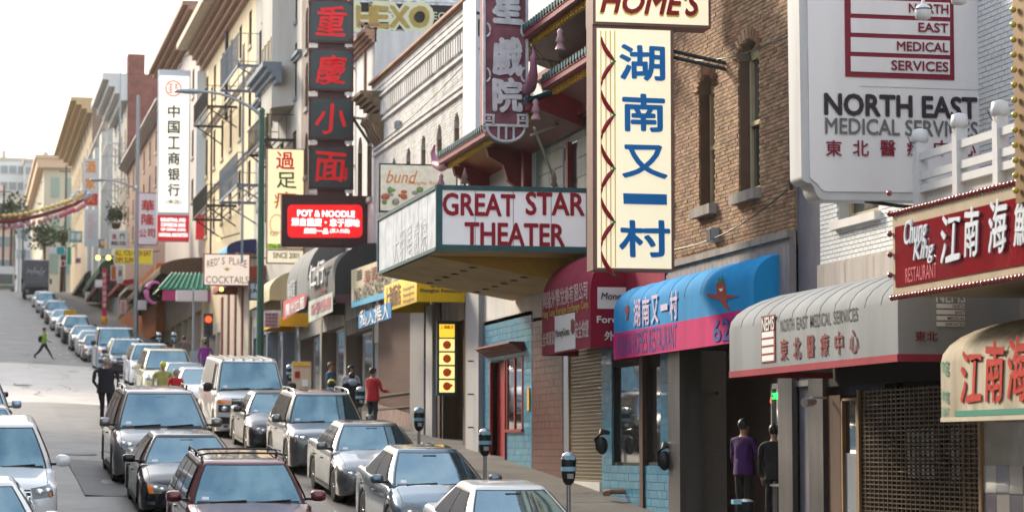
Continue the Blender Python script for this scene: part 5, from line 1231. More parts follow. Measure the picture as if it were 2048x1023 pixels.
# green pagoda canopy with pink scroll, px 312..408
Yg = 132; pg = thing('pagoda_canopy', FY(400,600,Yg), 'green tiled pagoda canopy with pink scroll ends over a shop entrance', 'canopy')
A = FY(318,578,Yg); B = FY(350,543,Yg); C_ = FY(420,543,Yg); D = FY(420,578,Yg); GP = mat('jade_green_paint', (.02,.26,.19), .45)
obj('roof', MB().add([(A.x,Yg,A.z),(D.x+.4,Yg,A.z),(D.x+.4,Yg+1.6,B.z),(B.x,Yg+1.6,B.z),(A.x,Yg+5,A.z),(B.x,Yg+3,B.z),(D.x+.4,Yg+3,B.z)], [(0,1,2,3),(0,3,5,4),(3,2,6,5)]), GP, pg)
for k in range(12):
    t = k/11; x0_ = A.x+(D.x+.4-A.x)*t; x1_ = max(B.x, x0_); obj('roof_rib', MB().tube([(x0_,Yg-.05,A.z+.05),(B.x+(D.x+.4-B.x)*t,Yg+1.55,B.z+.05)], .06, 5), GP, pg)
PKM = mat('orchid_pink_paint', (.50,.12,.36), .5)
obj('fascia', MB().box(A.x+.2, 12.48, Yg+.1, Yg+.3, FY(350,600,Yg).z, A.z-.02), mat('deep_pink_paint', (.40,.03,.15), .5), pg)
c = FY(310,585,Yg); obj('scroll', MB().tube([(c.x+.45*math.cos(a)+.0,Yg,c.z+.55*math.sin(a)) for a in [R(60+22*k) for k in range(11)]], [.05+.02*min(k,10-k) for k in range(11)], 8), PKM, pg)
# ================================================================ hanging signs
def psign(name, label, Y, px0, px1, py0, py1, t, fm, face, bd=4, cat='sign', group='signs hanging over the pavement'):
    a = FY(px0, py1, Y); r = thing(name, (FY((px0+px1)/2, py1, Y).x, Y, a.z), label, cat, group)
    rectY(Y, px0, py0, px1, py1, t, 'cabinet', fm, r)
    rectY(Y-.02, px0+bd, py0+bd, px1-bd, py1-bd, .02, 'face', face, r)
    return r
def bars(r, Y, px0, px1, pys, m=None, X=12.5):
    for py in pys:
        a = FY(px0, py, Y+.1); obj('support_bar', MB().tube([(a.x-.1, Y+.12, a.z), (X, Y+.12, a.z)], .03, 6), m or IRON, r)
# HUNAN HOME'S
YH = 40.9; LITC = mat('lit_cream_panel', (.80,.72,.52), .4, emit=.22, var=.06, vscale=1.2); BRF = mat('brown_metal_frame', (.20,.11,.09), .5, var=.2)
hs = thing('restaurant_sign', (FY(1268,540,YH).x, YH, FY(1268,540,YH).z), 'tall lit cream sign with five blue characters and a column of red chilies', 'sign', 'signs hanging over the pavement')
rectY(YH, 1186, 50, 1349, 541, .42, 'cabinet', BRF, hs); rectY(YH-.02, 1195, 59, 1343, 536, .02, 'face', LITC, hs)
rectY(YH-.05, 1186, -140, 1422, 53, .5, 'upper_cabinet', BRF, hs); rectY(YH-.07, 1192, -134, 1417, 47, .02, 'upper_face', LITC, hs)
BLUI = mat('cyan_blue_ink', (.0,.17,.50), .5); MRI = mat('chili_dark_red', (.28,.008,.02), .5)
SHD = mat('pale_shadow_yellow', (.85,.62,.10), .5)
for c, t, b, xa, xb in [('湖',92,160,1240,1328),('南',190,262,1246,1328),('又',292,355,1245,1333),('一',388,408,1247,1333),('村',442,512,1240,1338)]:
    tY(c, hs, BLUI, YH-.028, xa, t, xb, b, name='character', bold=.036, wob=.008)
tY("HOME'S", hs, SHD, YH-.074, 1200, -18, 1402, 32, bold=.03, shear=.28); tY("HOME'S", hs, MRI, YH-.084, 1202, -20, 1400, 28, bold=.03, shear=.28, name='lettering')
for x in (1203, 1213, 1222, 1231): rectY(YH-.026, x-1, 62, x+1, 534, .004, 'yellow_line', SHD, hs)
for k in range(9):
    y0 = 74+k*53.5; s = 1 if k % 2 == 0 else -1
    P_ = []
    for i in range(7):
        t = i/6; yy = y0+(44*t); xx = 1203+22*((t if s > 0 else 1-t)**1.8)+0; P_.append((xx, yy))
    if s < 0: P_ = P_[::-1]
    pts = [FY(a, b, YH-.05) for a, b in P_]; rad = [.008,.02,.03,.037,.04,.04,.028]
    co = obj('chili', MB().tube(pts, rad, 6), MRI, hs); e = pts[-1]; e2 = e+(pts[-1]-pts[-2])*.55
    obj('stem', MB().tube([e, e2, e2+Vector((.03,0,0))], [.03,.012,.008], 5), CG, co)
for py in (100, 112):
    a = FY(1345, py, YH+.1); obj('support_bar', MB().tube([(a.x, YH+.2, a.z), (12.53, YH+.2-.35, FY(1455,py+30,YH).z)], .035, 6), IRON, hs)
# clinic sign
YN = 29.9; ns = thing('clinic_sign', FY(1790,400,YN), 'huge pale grey rounded corner clinic sign with dark red bars and black capitals', 'sign', 'signs hanging over the pavement')
def nP(pts, Y): return [(FY(a, b, Y).x, FY(a, b, Y).z) for a, b in pts]
def outline(i): # inset in pixels
    o = [(1597+i, -60), (1603+i, 350)]
    for k in range(7): a = R(180-0)-R(15)*k; o.append((1622+i*0-(19-i)*math.cos(R(15)*k)+ (0), 352+ (14-i*.5)*math.sin(R(15)*k)))
    for k in range(1, 7): o.append((1648-(20-0)*math.cos(R(15)*k)+i*.5, 366+(33-i)*math.sin(R(15)*k)))
    return o + [(1985-i, 402-i), (1985-i, -60)]
PG = mat('pale_grey_enamel', (.72,.70,.72), .5, var=.10, vscale=1.2, streak=True, bump=.05, bscale=2)
obj('cabinet', MB().prism(nP(outline(0), YN), .45, 'Y', YN), mat('off_white_enamel', (.55,.56,.58), .5, var=.2, vscale=2, streak=True), ns)
obj('rim', MB().prism(nP([(1590,-60),(1596,352),(1614,374),(1622,380),(1640,400),(1625,398),(1606,378),(1592,356),(1584,-60)], YN+.3), .2, 'Y', YN+.3), MATS['off_white_enamel'], ns) if False else None
obj('face', MB().prism(nP(outline(16), YN), .02, 'Y', YN-.02), PG, ns)
DRED = mat('deep_red_enamel', (.19,.008,.03), .5)
rectY(YN-.03, 1691, -60, 1909, 157, .01, 'emblem_panel', DRED, ns)
for k, (t, b, s_, xa) in enumerate([(2,31,'NORTH',1818),(40,69,'EAST',1837),(78,107,'MEDICAL',1794),(116,146,'SERVICES',1783)]):
    rectY(YN-.04, 1702, t, 1900, b, .01, 'emblem_bar', PG, ns); tY(s_, ns, DRED, YN-.042, xa, t+7, 1896, b-4, bold=.03)
rectY(YN-.04, 1702, -36, 1900, -7, .01, 'emblem_bar', PG, ns)
tY('NORTH EAST', ns, mat('near_black_ink', (.025,.02,.03), .5), YN-.026, 1650, 192, 1953, 233, bold=.045); tY('MEDICAL SERVICES', ns, mat('mid_grey_ink', (.13,.13,.14), .5), YN-.026, 1651, 240, 1955, 271, bold=.025)
for c, a in [('東',1652),('北',1706),('醫',1760),('療',1814),('中',1868),('心',1920)]: tY(c, ns, DRED, YN-.026, a, 281, a+31, 312, name='character', bold=.02)
bars(ns, YN, 1985, 0, [30, 250]); 
for py in (176,): rectY(YN-.024, 1720, py, 1960, py+1, .003, 'seam', mat('seam_grey', (.3,.3,.3), .6), ns)
obj('strut', MB().tube([FY(1730,402,YN+.2), FY(1800,412,YN+.2), (12.5, YN+.2, FY(1800,412,YN).z)], .025, 6), IRON, ns)
# Great Star marquee
Ym0 = 50.15; XM = xy(873, Ym0); Ym1 = yx(756, XM); zt_, zb_ = FY(1030,373,Ym0).z, FY(1030,503,Ym0).z
mq = thing('theatre_marquee', (12.5, 56, zb_), 'wedge shaped theatre marquee with dark red capitals and faded side panel', 'marquee')
TEAL = mat('teal_marquee_trim', (.04,.13,.14), .5, var=.3); MQW = mat('marquee_white_panel', (.80,.80,.82), .5, var=.06, vscale=.8, emit=.06)  # white panel has a faint glow added to brighten it, no lamp inside
obj('core', MB().box(XM+.04, 12.45, Ym0+.04, Ym1, zb_+.02, zt_-.02), TEAL, mq)
obj('front_panel', MB().box(XM+.10, 12.40, Ym0, Ym0+.035, zb_+.10, zt_-.08), MQW, mq)
obj('side_panel', MB().box(XM, XM+.03, Ym0+.1, Ym1-.05, zb_+.08, zt_-.08), mat('faded_side_panel', (.66,.72,.80), .5, dark=(.42,.48,.56), vscale=2.5), mq)
for (a, b, c, d, e, f) in [(XM-.02,12.45,Ym0-.03,Ym0+.03,zt_-.10,zt_),(XM-.02,12.45,Ym0-.03,Ym0+.03,zb_,zb_+.12),(XM-.02,XM+.11,Ym0-.031,Ym0+.03,zb_+.12,zt_-.10),(12.39,12.46,Ym0-.031,Ym0+.03,zb_+.12,zt_-.10),(XM-.03,XM+.03,Ym0+.031,Ym1,zt_-.08,zt_+.001),(XM-.03,XM+.03,Ym0+.031,Ym1,zb_-.001,zb_+.07),(XM-.03,XM+.03,Ym1-.06,Ym1,zb_+.07,zt_-.08)]:
    obj('trim_bar', MB().box(a,b,c,d,e,f), TEAL, mq)
CR = mat('dark_crimson_letter', (.34,.010,.03), .5)
for s_, a, b, t, bt in [('GREAT',886,1029,388,431),('STAR',1052,1168,386,430),('THEATER',930,1128,447,490)]: tY(s_, mq, CR, Ym0-.002, a, t, b, bt, bold=.035, thick=.012)
tXc('大明星戲院', mq, mat('ghost_blue_ink', (.62,.66,.73), .6), XM-.002, 785, 450, 855, 515, bold=0, wob=.02)
obj('flat_soffit', MB().box(XM+.05, 12.46, Ym0+.06, Ym0+1.35, zb_-.008, zb_+.015), mat('olive_yellow_soffit', (.78,.60,.28), .7, var=.3, vscale=1.2), mq)
for k in range(1, 4): xx = XM+(12.45-XM)*k/4; obj('panel_seam', MB().box(xx-.008, xx+.008, Ym0-.0015, Ym0, zb_+.12, zt_-.1), mat('seam_grey', (.3,.3,.3), .6), mq)
for k in range(1, 7): yy = Ym0+(Ym1-Ym0)*k/7; obj('panel_seam', MB().box(XM-.002, XM, yy-.012, yy+.012, zb_+.08, zt_-.08), MATS['seam_grey'], mq)
# wedge soffit sloping down to the wall
dz = .55; Yw = Ym0+1.3; SOF = mat('olive_yellow_soffit', (.78,.60,.28), .7, var=.3, vscale=1.2)
obj('soffit', MB().add([(XM+.05,Yw,zb_-.01),(12.46,Yw,zb_-dz),(12.46,Ym1,zb_-dz),(XM+.05,Ym1,zb_-.01)], [(0,1,2,3)]), SOF, mq)
obj('wedge_end', MB().add([(XM+.05,Yw,zb_-.011),(12.46,Yw,zb_-.011),(12.46,Yw,zb_-dz)], [(0,1,2)]), mat('ochre_wedge', (.52,.33,.06), .6, var=.2), mq)
obj('wedge_end', MB().add([(XM+.05,Ym1-.0,zb_-.011),(12.46,Ym1,zb_-.011),(12.46,Ym1,zb_-dz)], [(0,1,2)]), SOF, mq)
dl = MB().lathe((0,0,0), [(.09,0),(.09,.02),(.05,.02),(.05,0)], 8).mesh('downlight'); dl.materials.append(IRON)
for i in range(2):
    for j in range(6):
        x = 10.4+i*1.1; link('downlight', dl, mq, (x, Ym0+1.8+j*1.0, zb_-.02-(x-XM)/(12.46-XM)*dz))
for j in range(2): obj('finial', MB().lathe((10.1+1.9*j, Ym0+1.2, zt_), [(.03,0),(.03,.16),(.09,.17),(.03,.28),(.07,.29),(.005,.5)], 8), mat('dusty_rose_paint', (.35,.18,.18), .6), mq)
# theatre vertical sign
YT = 51.2; ts = thing('theatre_sign', FY(1012,285,YT), 'faded plum vertical sign with white fretwork border and brush characters', 'sign', 'signs hanging over the pavement')
PLUM = mat('weathered_plum_board', (.28,.10,.13), .7, var=.4, vscale=3); FR = mat('grey_white_fretwork', (.72,.70,.74), .6, var=.3, vscale=5)
rectY(YT, 966, -140, 1057, 250, .35, 'board', PLUM, ts)
for a, b, c, d in [(966,-140,971,250),(1052,-140,1057,250),(972,228,990,232),(1034,228,1051,232),(985,232,989,250),(1035,232,1039,250),(971,240,984,243),(1040,240,1052,243),(966,248,1057,253),(975,234,981,238),(1043,234,1049,238)]: rectY(YT-.05, a, b, c, d, .05, 'fret_bar', FR, ts)
for yy in (60, 150): 
    for xx, s in ((973,1),(1050,-1)): c = FY(xx, yy, YT-.03); obj('fret_curl', MB().tube([(c.x+s*.08*math.cos(R(-90+30*k)), YT-.03, c.z+.14*math.sin(R(-90+30*k))) for k in range(7)], .025, 5), FR, ts)
cc = FY(1012,254,YT-.02); obj('lower_medallion', MB().prism([(cc.x+.43*math.cos(R(-180+18*k)), cc.z+.33*math.sin(R(-180+18*k))) for k in range(11)], .25, 'Y', YT+.02), PLUM, ts)
obj('medallion_ring', MB().tube([(cc.x+.40*math.cos(R(-180+15*k)), YT-.02, cc.z+.30*math.sin(R(-180+15*k))) for k in range(13)], .03, 5), FR, ts)
for dx in (-.16, 0, .16): obj('medallion_bar', MB().box(cc.x+dx-.02, cc.x+dx+.02, YT-.05, YT, cc.z-.26, cc.z), FR, ts)
for c, t, b in [('星',-22,46),('戲',78,150),('院',158,222)]: tY(c, ts, FR, YT-.015, 986, t, 1042, b, name='character', bold=.05, wob=.02, thick=.03)
for py in (60, 190): obj('mount', MB().box(FY(1057,200,YT).x, 12.5, YT+.12, YT+.22, FY(1060,py+8,YT).z, FY(1060,py,YT).z), REDP2, ts)
# support rods from the theatre wall
for (a, b) in [((1062,90),(1130,160)),((1062,270),(1140,240)),((1068,255),(1115,375)),((1062,115),(1130,128))]:
    p0, p1 = FY(a[0],a[1],YT-.3), FX(b[0],b[1],12.48); obj('guy_rod', MB().tube([p0, p1], .03, 5), CREAMT, ts)
# character column and POT & NOODLE
YP = 79.6; DKB = mat('dark_teal_grey_board', (.035,.05,.055), .35, var=.15); RW = mat('dark_red_wood', (.075,.022,.025), .5, var=.3); RNEON = mat('red_character_enamel', (.50,.006,.012), .5, emit=.12)
cs = thing('character_sign', FY(662,380,YP), 'column of four dark square boards with red brush characters', 'sign', 'signs hanging over the pavement')
rectY(YP+.12, 634, -10, 692, 392, .12, 'spine', RW, cs)
for (c, t, b) in [('重',0,86),('慶',97,182),('小',194,280),('面',291,378)]:
    rectY(YP, 617, t, 707, b, .12, 'board_frame', RW, cs); rectY(YP-.02, 621, t+4, 703, b-4, .02, 'board', DKB, cs)
    mg = 14; tY(c, cs, RNEON, YP-.03, 630, t+mg, 692, b-mg, name='character', bold=.02, wob=.035, shear=.1)
    for (u, v) in ((621,t+4),(703,t+4),(621,b-4),(703,b-4)):
        p = FY(u, v, YP-.035); obj('corner_piece', MB().box(p.x-.07, p.x+.07, YP-.04, YP-.021, p.z-.07, p.z+.07), RW, cs)
for t in (91, 188, 285, 383): rectY(YP+.05, 619, t-3, 634, t+3, .03, 'white_clip', WINK, cs); rectY(YP+.05, 690, t-3, 705, t+3, .03, 'white_clip', WINK, cs)
tY('印', cs, RNEON, YP-.03, 684, 335, 694, 362, name='seal', bold=.05)
obj('strut', MB().tube([FY(705,235,YP+.2), FX(738,285,12.4)], .05, 6), IRON, cs); obj('strut', MB().tube([FY(705,235,YP+.2), FX(735,238,12.4)], .05, 6), IRON, cs)
ps_ = psign('noodle_sign', 'lit red noodle shop panel with rounded corners in a dark brown frame', YP, 563, 737, 390, 494, .3, RW, mat('dark_brown_mesh', (.06,.025,.03), .6, var=.3, vscale=14), 3)
P_ = []
for (cx_, cy_, a0) in [(715,419,0),(715,465,90),(585,465,180),(585,419,270)]:
    for k in range(5): a = R(a0-90+22.5*k); P_.append((cx_+10*math.cos(a), cy_+10*math.sin(a)*1.0))
obj('lit_panel', MB().prism(nP(P_, YP-.05), .03, 'Y', YP-.05), mat('lit_red_panel', (.65,.008,.012), .4, emit=.3), ps_)
LW = mat('lit_white_letter', (.9,.9,.88), .5, emit=.5)
tY('POT & NOODLE', ps_, LW, YP-.055, 595, 421, 709, 433, bold=.06); tY('源自重慶・忠于原味', ps_, LW, YP-.055, 583, 437, 719, 452, bold=.04); tY('麻辣一品', ps_, LW, YP-.055, 608, 456, 656, 467, bold=.04); tY('(深入分店)', ps_, LW, YP-.055, 660, 457, 699, 467, bold=.02)
# bund billboard
YB = 64.2; bs = psign('restaurant_billboard', 'pale billboard with orange italic lettering behind the marquee corner', YB, 758, 915, 328, 425, .15, IRON, mat('billboard_print', (.70,.66,.55), .5, dark=(.50,.48,.40), vscale=6, emit=.08), 3)
OI = mat('orange_ink', (.75,.26,.04), .5); tY('bund', bs, OI, YB-.028, 772, 341, 835, 366, bold=.0, shear=.35); tY('Shanghai Rest.', bs, OI, YB-.028, 815, 362, 880, 371, bold=0, shear=.2)
bars(bs, YB, 915, 0, [345, 400])
rs_ = random.Random(4)
for k in range(14):
    c = FY(rs_.uniform(765,850), rs_.uniform(375,420), YB-.04); obj('printed_figure', MB().ball((c.x,c.y,c.z), rs_.uniform(.05,.12), .01, rs_.uniform(.04,.1), 6, 4), [mat('print_green', (.2,.35,.12), .6), mat('print_red', (.6,.15,.08), .6), mat('print_grey', (.35,.35,.3), .6)][k % 3], bs)
# foot massage
YF = 95; LY_ = mat('lit_amber_panel', (.85,.66,.38), .5, emit=.30)
fs_ = psign('massage_sign', 'lit amber vertical sign with red and green brush characters', YF, 533, 608, 297, 497, .25, BRF, LY_, 2)
tY('過', fs_, RNEON, YF-.03, 552, 304, 588, 338, name='character', bold=.02, wob=.02); tY('足', fs_, mat('deep_green_ink', (.01,.16,.05), .5), YF-.03, 553, 345, 592, 376, name='character', bold=.02, wob=.02); tY('癮', fs_, OI, YF-.03, 548, 383, 592, 418, name='character', bold=.01, wob=.02)
tY('FOOT', fs_, BRI, YF-.03, 540, 462, 556, 472); c = FY(553,448,YF-.03)
obj('foot_outline', MB().tube([(c.x+.25*math.cos(R(20*k)), YF-.03, c.z+.36*math.sin(R(20*k))) for k in range(19)], .015, 4), OI, fs_)
r = psign('massage_sign', 'lower cream panel with brown date capitals below the amber sign', YF, 533, 608, 499, 527, .2, BRF, LITC, 2); tY('SINCE 2001', r, BRI, YF-.03, 546, 505, 598, 516, bold=.03)
rectY(YF-.03, 535, 487, 563, 497, .01, 'green_strip', mat('lime_green', (.25,.5,.05), .5, emit=.2), fs_); tY('The Best', fs_, BRI, YF-.035, 537, 488, 573, 496, bold=.03)
# cocktail sign
YR = 106; r = psign('bar_sign', 'cream rectangular bar sign with arched red brown capitals and a martini', YR, 407, 500, 507, 571, .2, REDINK, mat('lit_pale_pink_panel', (.75,.62,.52), .5, emit=.2), 2)
base = [(c, i) for i, c in enumerate("RED'S PLACE")]
for c, i in base:
    if c == ' ': continue
    x = 414+i*7.4; y = 518+.28*(i-5)**2*.9-4; tY(c, r, BRI, YR-.03, x, y, x+(6 if c != "'" else 2), y+(14 if c != "'" else 5), bold=0)
tY('COCKTAILS', r, BRI, YR-.03, 412, 552, 497, 566, bold=0); c = FY(454,538,YR-.03)
obj('martini_print', MB().prism([(c.x-.17,c.z+.08),(c.x-.05,c.z-.06),(c.x+.05,c.z-.06),(c.x+.17,c.z+.08),(c.x+.04,c.z+.02),(c.x,c.z+.14),(c.x-.04,c.z+.02)], .01, 'Y', YR-.04), GOLDI, r); bars(r, YR, 500, 0, [515])
r = psign('repair_sign', 'dark slate sign with two rows of pale blue characters behind the lamp post', 99, 497, 570, 562, 600, .15, INK, mat('slate_blue_board', (.05,.075,.10), .5), 1); PB = mat('pale_blue_ink', (.45,.55,.68), .5)
tY('手机・電腦', r, PB, 98.97, 500, 567, 556, 581, bold=.03); tY('維修服務', r, PB, 98.97, 502, 584, 555, 597, bold=.03)
r = psign('notice_sign', 'small pink notice board to the right of the green lamp post', 93, 528, 558, 623, 654, .06, WINK, mat('pale_pink_board', (.62,.42,.45), .6), 1)
for k in range(4): tY('停車通告', r, REDINK, 92.97, 531, 626+k*7, 555, 631+k*7)
# bank sign
YK = 140; bk = thing('bank_sign', FY(346,482,YK), 'very tall cream bank sign with black characters over a red block', 'sign', 'signs hanging over the pavement')
rectY(YK, 314, 140, 378, 482, .5, 'cabinet', mat('pale_blue_cabinet', (.55,.62,.70), .5), bk); rectY(YK-.03, 317, 152, 376, 424, .03, 'face', mat('lit_ivory_panel', (.85,.80,.66), .5, emit=.32), bk); rectY(YK-.03, 314, 430, 378, 482, .03, 'red_block', mat('lit_bank_red', (.55,.02,.03), .5, emit=.12), bk)
c = FY(347,177,YK-.05); obj('emblem_ring', MB().tube([(c.x+.42*math.cos(R(15*k)), YK-.05, c.z+.42*math.sin(R(15*k))) for k in range(25)], .035, 5), RNEON, bk)
for sx in (-1, 1):
    for sz in (-1, 1):
        for (a_, b_, d_, e_) in [(.05,.26,.03,.08),(.05,.26,.20,.25),(.12,.17,.08,.20)]: obj('emblem_bar', MB().box(c.x+sx*a_, c.x+sx*b_, YK-.06, YK-.04, c.z+sz*d_, c.z+sz*e_), RNEON, bk)
for k, ch in enumerate('中国工商银行'): tY(ch, bk, INK, YK-.035, 336, 211+k*31.3, 359, 211+k*31.3+24, name='character', bold=.035)
tY('(美国)', bk, INK, YK-.035, 332, 399, 363, 409)
for k, s_ in enumerate(['INDUSTRIAL AND','COMMERCIAL BANK','OF CHINA (USA)','NATIONAL ASSOCIATION']): tY(s_, bk, LW, YK-.035, 322 if k < 3 else 318, 436+k*10, 371 if k < 3 else 375, 443+k*10, bold=.03)
r = psign('bank_sign_edge', 'narrow pale sign with red foot just right of the bank sign', 136, 392, 413, 142, 428, .4, MATS['pale_blue_cabinet'], mat('cool_white_panel', (.68,.72,.76), .5), 2); rectY(135.95, 392, 430, 413, 478, .4, 'red_foot', MATS['lit_bank_red'], r)
r = psign('company_sign', 'white vertical sign with four dark red characters left of the bank sign', 148, 275, 315, 385, 490, .2, mat('mauve_frame', (.35,.12,.2), .5), mat('white_lilac_panel', (.66,.64,.70), .5), 2)
for ch, a, b, t, bb2 in [('華',283,308,400,422),('隆',283,308,428,449),('公',278,293,458,474),('司',295,310,458,474)]: tY(ch, r, mat('bright_dark_red_ink', (.50,.02,.03), .5), 147.97, a, t, b, bb2, name='character', bold=.03)
def sg(nm, label, Y, rect, fc, txts=(), t=.15, fm=None):
    r = psign(nm, label, Y, rect[0], rect[2], rect[1], rect[3], t, fm or WINK, fc, 1.5)
    for (s_, ink, x0, y0, x1, y1) in txts: tY(s_, r, ink, Y-.03, x0, y0, x1, y1, bold=.03)
    return r
sg('buffet_sign', 'yellow sign with dark red capitals below the four character sign', 160, (228,497,305,528), mat('lemon_panel', (.70,.58,.03), .5, emit=.05), [('ALL YOU CAN EAT',MRI,230,500,302,511),('DIM SUM',MRI,230,514,266,525)])
sg('shop_sign', 'white sign with red and green squares above the yellow one', 170, (218,460,256,497), mat('plain_white_panel', (.68,.69,.72), .5), [('金',MRI,224,467,233,477),('門',GI,240,467,249,477),('飯店',INK,222,482,252,490)])
sg('vertical_sign', 'tall faded white sign with orange characters above the garland', 235, (165,317,197,384), mat('faded_white_panel', (.66,.62,.62), .5), [('酒',OI,171,322,191,345),('家',OI,171,356,191,378)], fm=PB)
sg('vertical_sign', 'red sign with orange flame print under the faded white one', 235, (166,385,197,412), mat('plain_red_panel', (.45,.02,.04), .5), [('火',OI,174,388,190,405)])
sg('vertical_sign', 'pale blue white hanging sign below the red one', 232, (168,418,198,492), mat('faded_blue_white', (.58,.64,.70), .5), [('銀行',PINKI,175,425,190,480)])
sg('green_sign', 'small jade green board far up the row', 240, (137,461,165,485), GP, [('茶樓',WINK,140,465,162,480)])
sg('orange_sign', 'orange square sign beside the pale hanging one', 215, (197,478,213,496), OR, [('牛',WINK,200,480,210,492)], fm=GP)
sg('teal_sign', 'small teal board low in the far row', 230, (112,492,130,510), mat('teal_panel', (.05,.38,.38), .5))
sg('white_sign', 'small white board between teal sign and dark truck roof', 235, (98,494,112,507), WINK)
sg('street_name_sign', 'pale street sign plates beneath the green pagoda canopy', 118, (352,580,385,602), mat('pinkish_white_plate', (.66,.58,.58), .5)); sg('street_name_sign', 'second pale plate right beside the pole under the pagoda canopy', 118, (389,580,415,602), mat('pinkish_white_plate', (.66,.58,.58), .5))
sg('parking_sign', 'square pink white parking plate on the grey lamp pole', 148, (276,600,293,619), MATS['pinkish_white_plate'])
sg('parking_sign', 'white plate left of the red vertical banner', 165, (190,559,206,574), WINK)
# vertical striped column below cocktail sign (red and cream)
st = thing('striped_shopfront', (12.3, yx(465), walk(yx(465))), 'cream shopfront with dark red vertical stripes below the cocktail sign', 'shopfront')
obj('panel', MB().box(12.35,12.45,yx(503),yx(446),walk(115)-.5,FX(475,575,12.35).z), CREAMT, st)
for px in (449, 462, 476, 490): obj('stripe', MB().box(12.30,12.35,yx(px+3),yx(px),walk(115)-.5,FX(475,575,12.3).z), REDP2, st)
# Chung King marquee sign
XC = 10.6; cz0, cz1 = FX(1790,592,XC).z, FX(1790,432,XC).z; cy1 = yx(1788, XC); cy0 = 21.0
ck = thing('restaurant_marquee_sign', (12.4, 25, cz0), 'glossy red restaurant sign box with gold bulb studded edges and white script', 'sign', 'signs hanging over the pavement')
GLR = mat('glossy_red_panel', (.24,.004,.012), .12, coat=.8, var=.35, vscale=1.4, bump=.25, bscale=3); BEI = mat('beige_sign_edge', (.42,.34,.24), .5, var=.2)
obj('cabinet', MB().box(XC, 12.3, cy0, cy1, cz0, cz1), BEI, ck)
obj('face', MB().box(XC-.012, XC, cy0, cy1-.10, cz0+.10, cz1-.13), GLR, ck)
bm2 = MB().ball((0,0,0), .036, n=8, m=5).mesh('bulb'); bm2.materials.append(mat('dark_red_bulb', (.22,.03,.03), .2, coat=.6))
nb2 = 70
for k in range(nb2):
    y = cy1-.04-k*.1
    if y < cy0: break
    link('bulb', bm2, ck, (XC-.03, y, cz0-.02)); link('bulb', bm2, ck, (XC-.01, y, cz1+.03))
for k in range(5): link('bulb', bm2, ck, (XC-.035, cy1+.0, cz0+.25+k*.24))
LBI = mat('pale_blue_white_letter', (.62,.68,.76), .4)
tX('Chung', ck, LBI, XC-.014, 1812, 436, 1858, 500, bold=0, shear=.3, thick=.02); tX('King', ck, LBI, XC-.014, 1830, 480, 1872, 528, bold=0, shear=.3, thick=.02); tX('RESTAURANT', ck, mat('rose_red_letter', (.55,.15,.18), .4), XC-.014, 1812, 530, 1874, 560, bold=0)
for c, a, b, t, bt in [('江',1884,1924,428,525),('南',1932,1962,414,512),('海',1980,2018,398,505),('鮮',2030,2075,385,490)]: tX(c, ck, LBI, XC-.02, a, t, b, bt, name='character', bold=.022, wob=.03, shear=.15, thick=.012)
# balcony above
bc = thing('balcony_railing', (11.2, 26, FX(1850,400,11.2).z), 'white painted balcony railing with capped posts above the red sign', 'railing')
X = 11.2; zb_ = cz1+.1; WP2 = mat('cool_white_gloss', (.60,.62,.66), .4, var=.1)
for (px, pt) in ((1845,285),(1925,255),(2007,230)):
    y = yx(px, X); zt_ = FX(px, pt, X).z; po = obj('post', MB().box(X-.07,X+.07,y-.07,y+.07,zb_-.3,zt_), WP2, bc)
    obj('cap', MB().lathe((X,y,zt_), [(.07,-.0),(.10,.02),(.105,.07),(.09,.16),(.02,.18)], 12), WP2, po); obj('wire', MB().tube([(X-.09,y,zt_-.05),(X-.11,y+.1,zt_+.08)], .008, 4), IRON, po)
for (pl, pr_) in (((1845,312),6), ((1845,352),6), ((1845,377),4)):
    z = FX(pl[0], pl[1], X).z; obj('rail', MB().box(X-.035,X+.035,21,yx(1838,X),z-.05,z+.04), WP2, bc)
obj('backing_panel', MB().box(X+.04,X+.08,21,yx(1850,X),zb_-.2,FX(1845,380,X).z), WP2, bc)
# floodlights hanging over the clinic sign top
for i, px in enumerate((1846, 1918)):
    fl = thing('floodlight', FY(px, 0, 28), ['white floodlight hanging in front of the clinic sign emblem','white floodlight at the top edge right of the emblem'][i], 'floodlight', 'floodlights over the clinic sign')
    c = FY(px, 25 if i == 0 else -5, 28); obj('housing', MB().lathe((c.x,c.y,c.z), [(.05,-.09),(.09,-.07),(.10,.03),(.07,.08),(.03,.10)], 12), WP2, fl); obj('arm', MB().tube([(c.x,c.y,c.z+.1),(c.x+.05,c.y,c.z+.6)], .02, 6), WP2, fl); obj('clamp', MB().lathe((c.x,c.y,c.z+.03), [(.104,0),(.104,.012)], 12), IRON, fl)
# golden bulb studded upright at the right edge
gu = thing('bulb_upright', FX(2044,380,11.0), 'golden upright sign edge with round bulbs at the far right', 'sign', 'signs hanging over the pavement')
ya_ = yx(2036,10.5); obj('edge_post', MB().box(10.5,10.9,ya_-.7,ya_,FX(2040,405,10.5).z,8), mat('golden_brown_metal', (.19,.11,.04), .45, .3), gu)
bg_ = MB().ball((0,0,0), .035, n=8, m=5).mesh('bulb'); bg_.materials.append(mat('amber_bulb', (.5,.38,.03), .2, coat=.6))
for k in range(34): link('bulb', bg_, gu, (10.46, ya_-.10, FX(2040,400,10.5).z+.1+k*.155))
ws_ = thing('red_bulb_strip', FY(1990,20,29.5), 'white post with small red bulbs right of the clinic sign', 'post'); q = FY(1987,0,29.4)
obj('post', MB().box(q.x, q.x+.08, 29.3, 29.4, 1.5, 7), WP2, ws_)
for k in range(7): c = FY(2001, 15+k*27, 29.35); link('bulb', bm2, ws_, (c.x, 29.3, c.z)) 

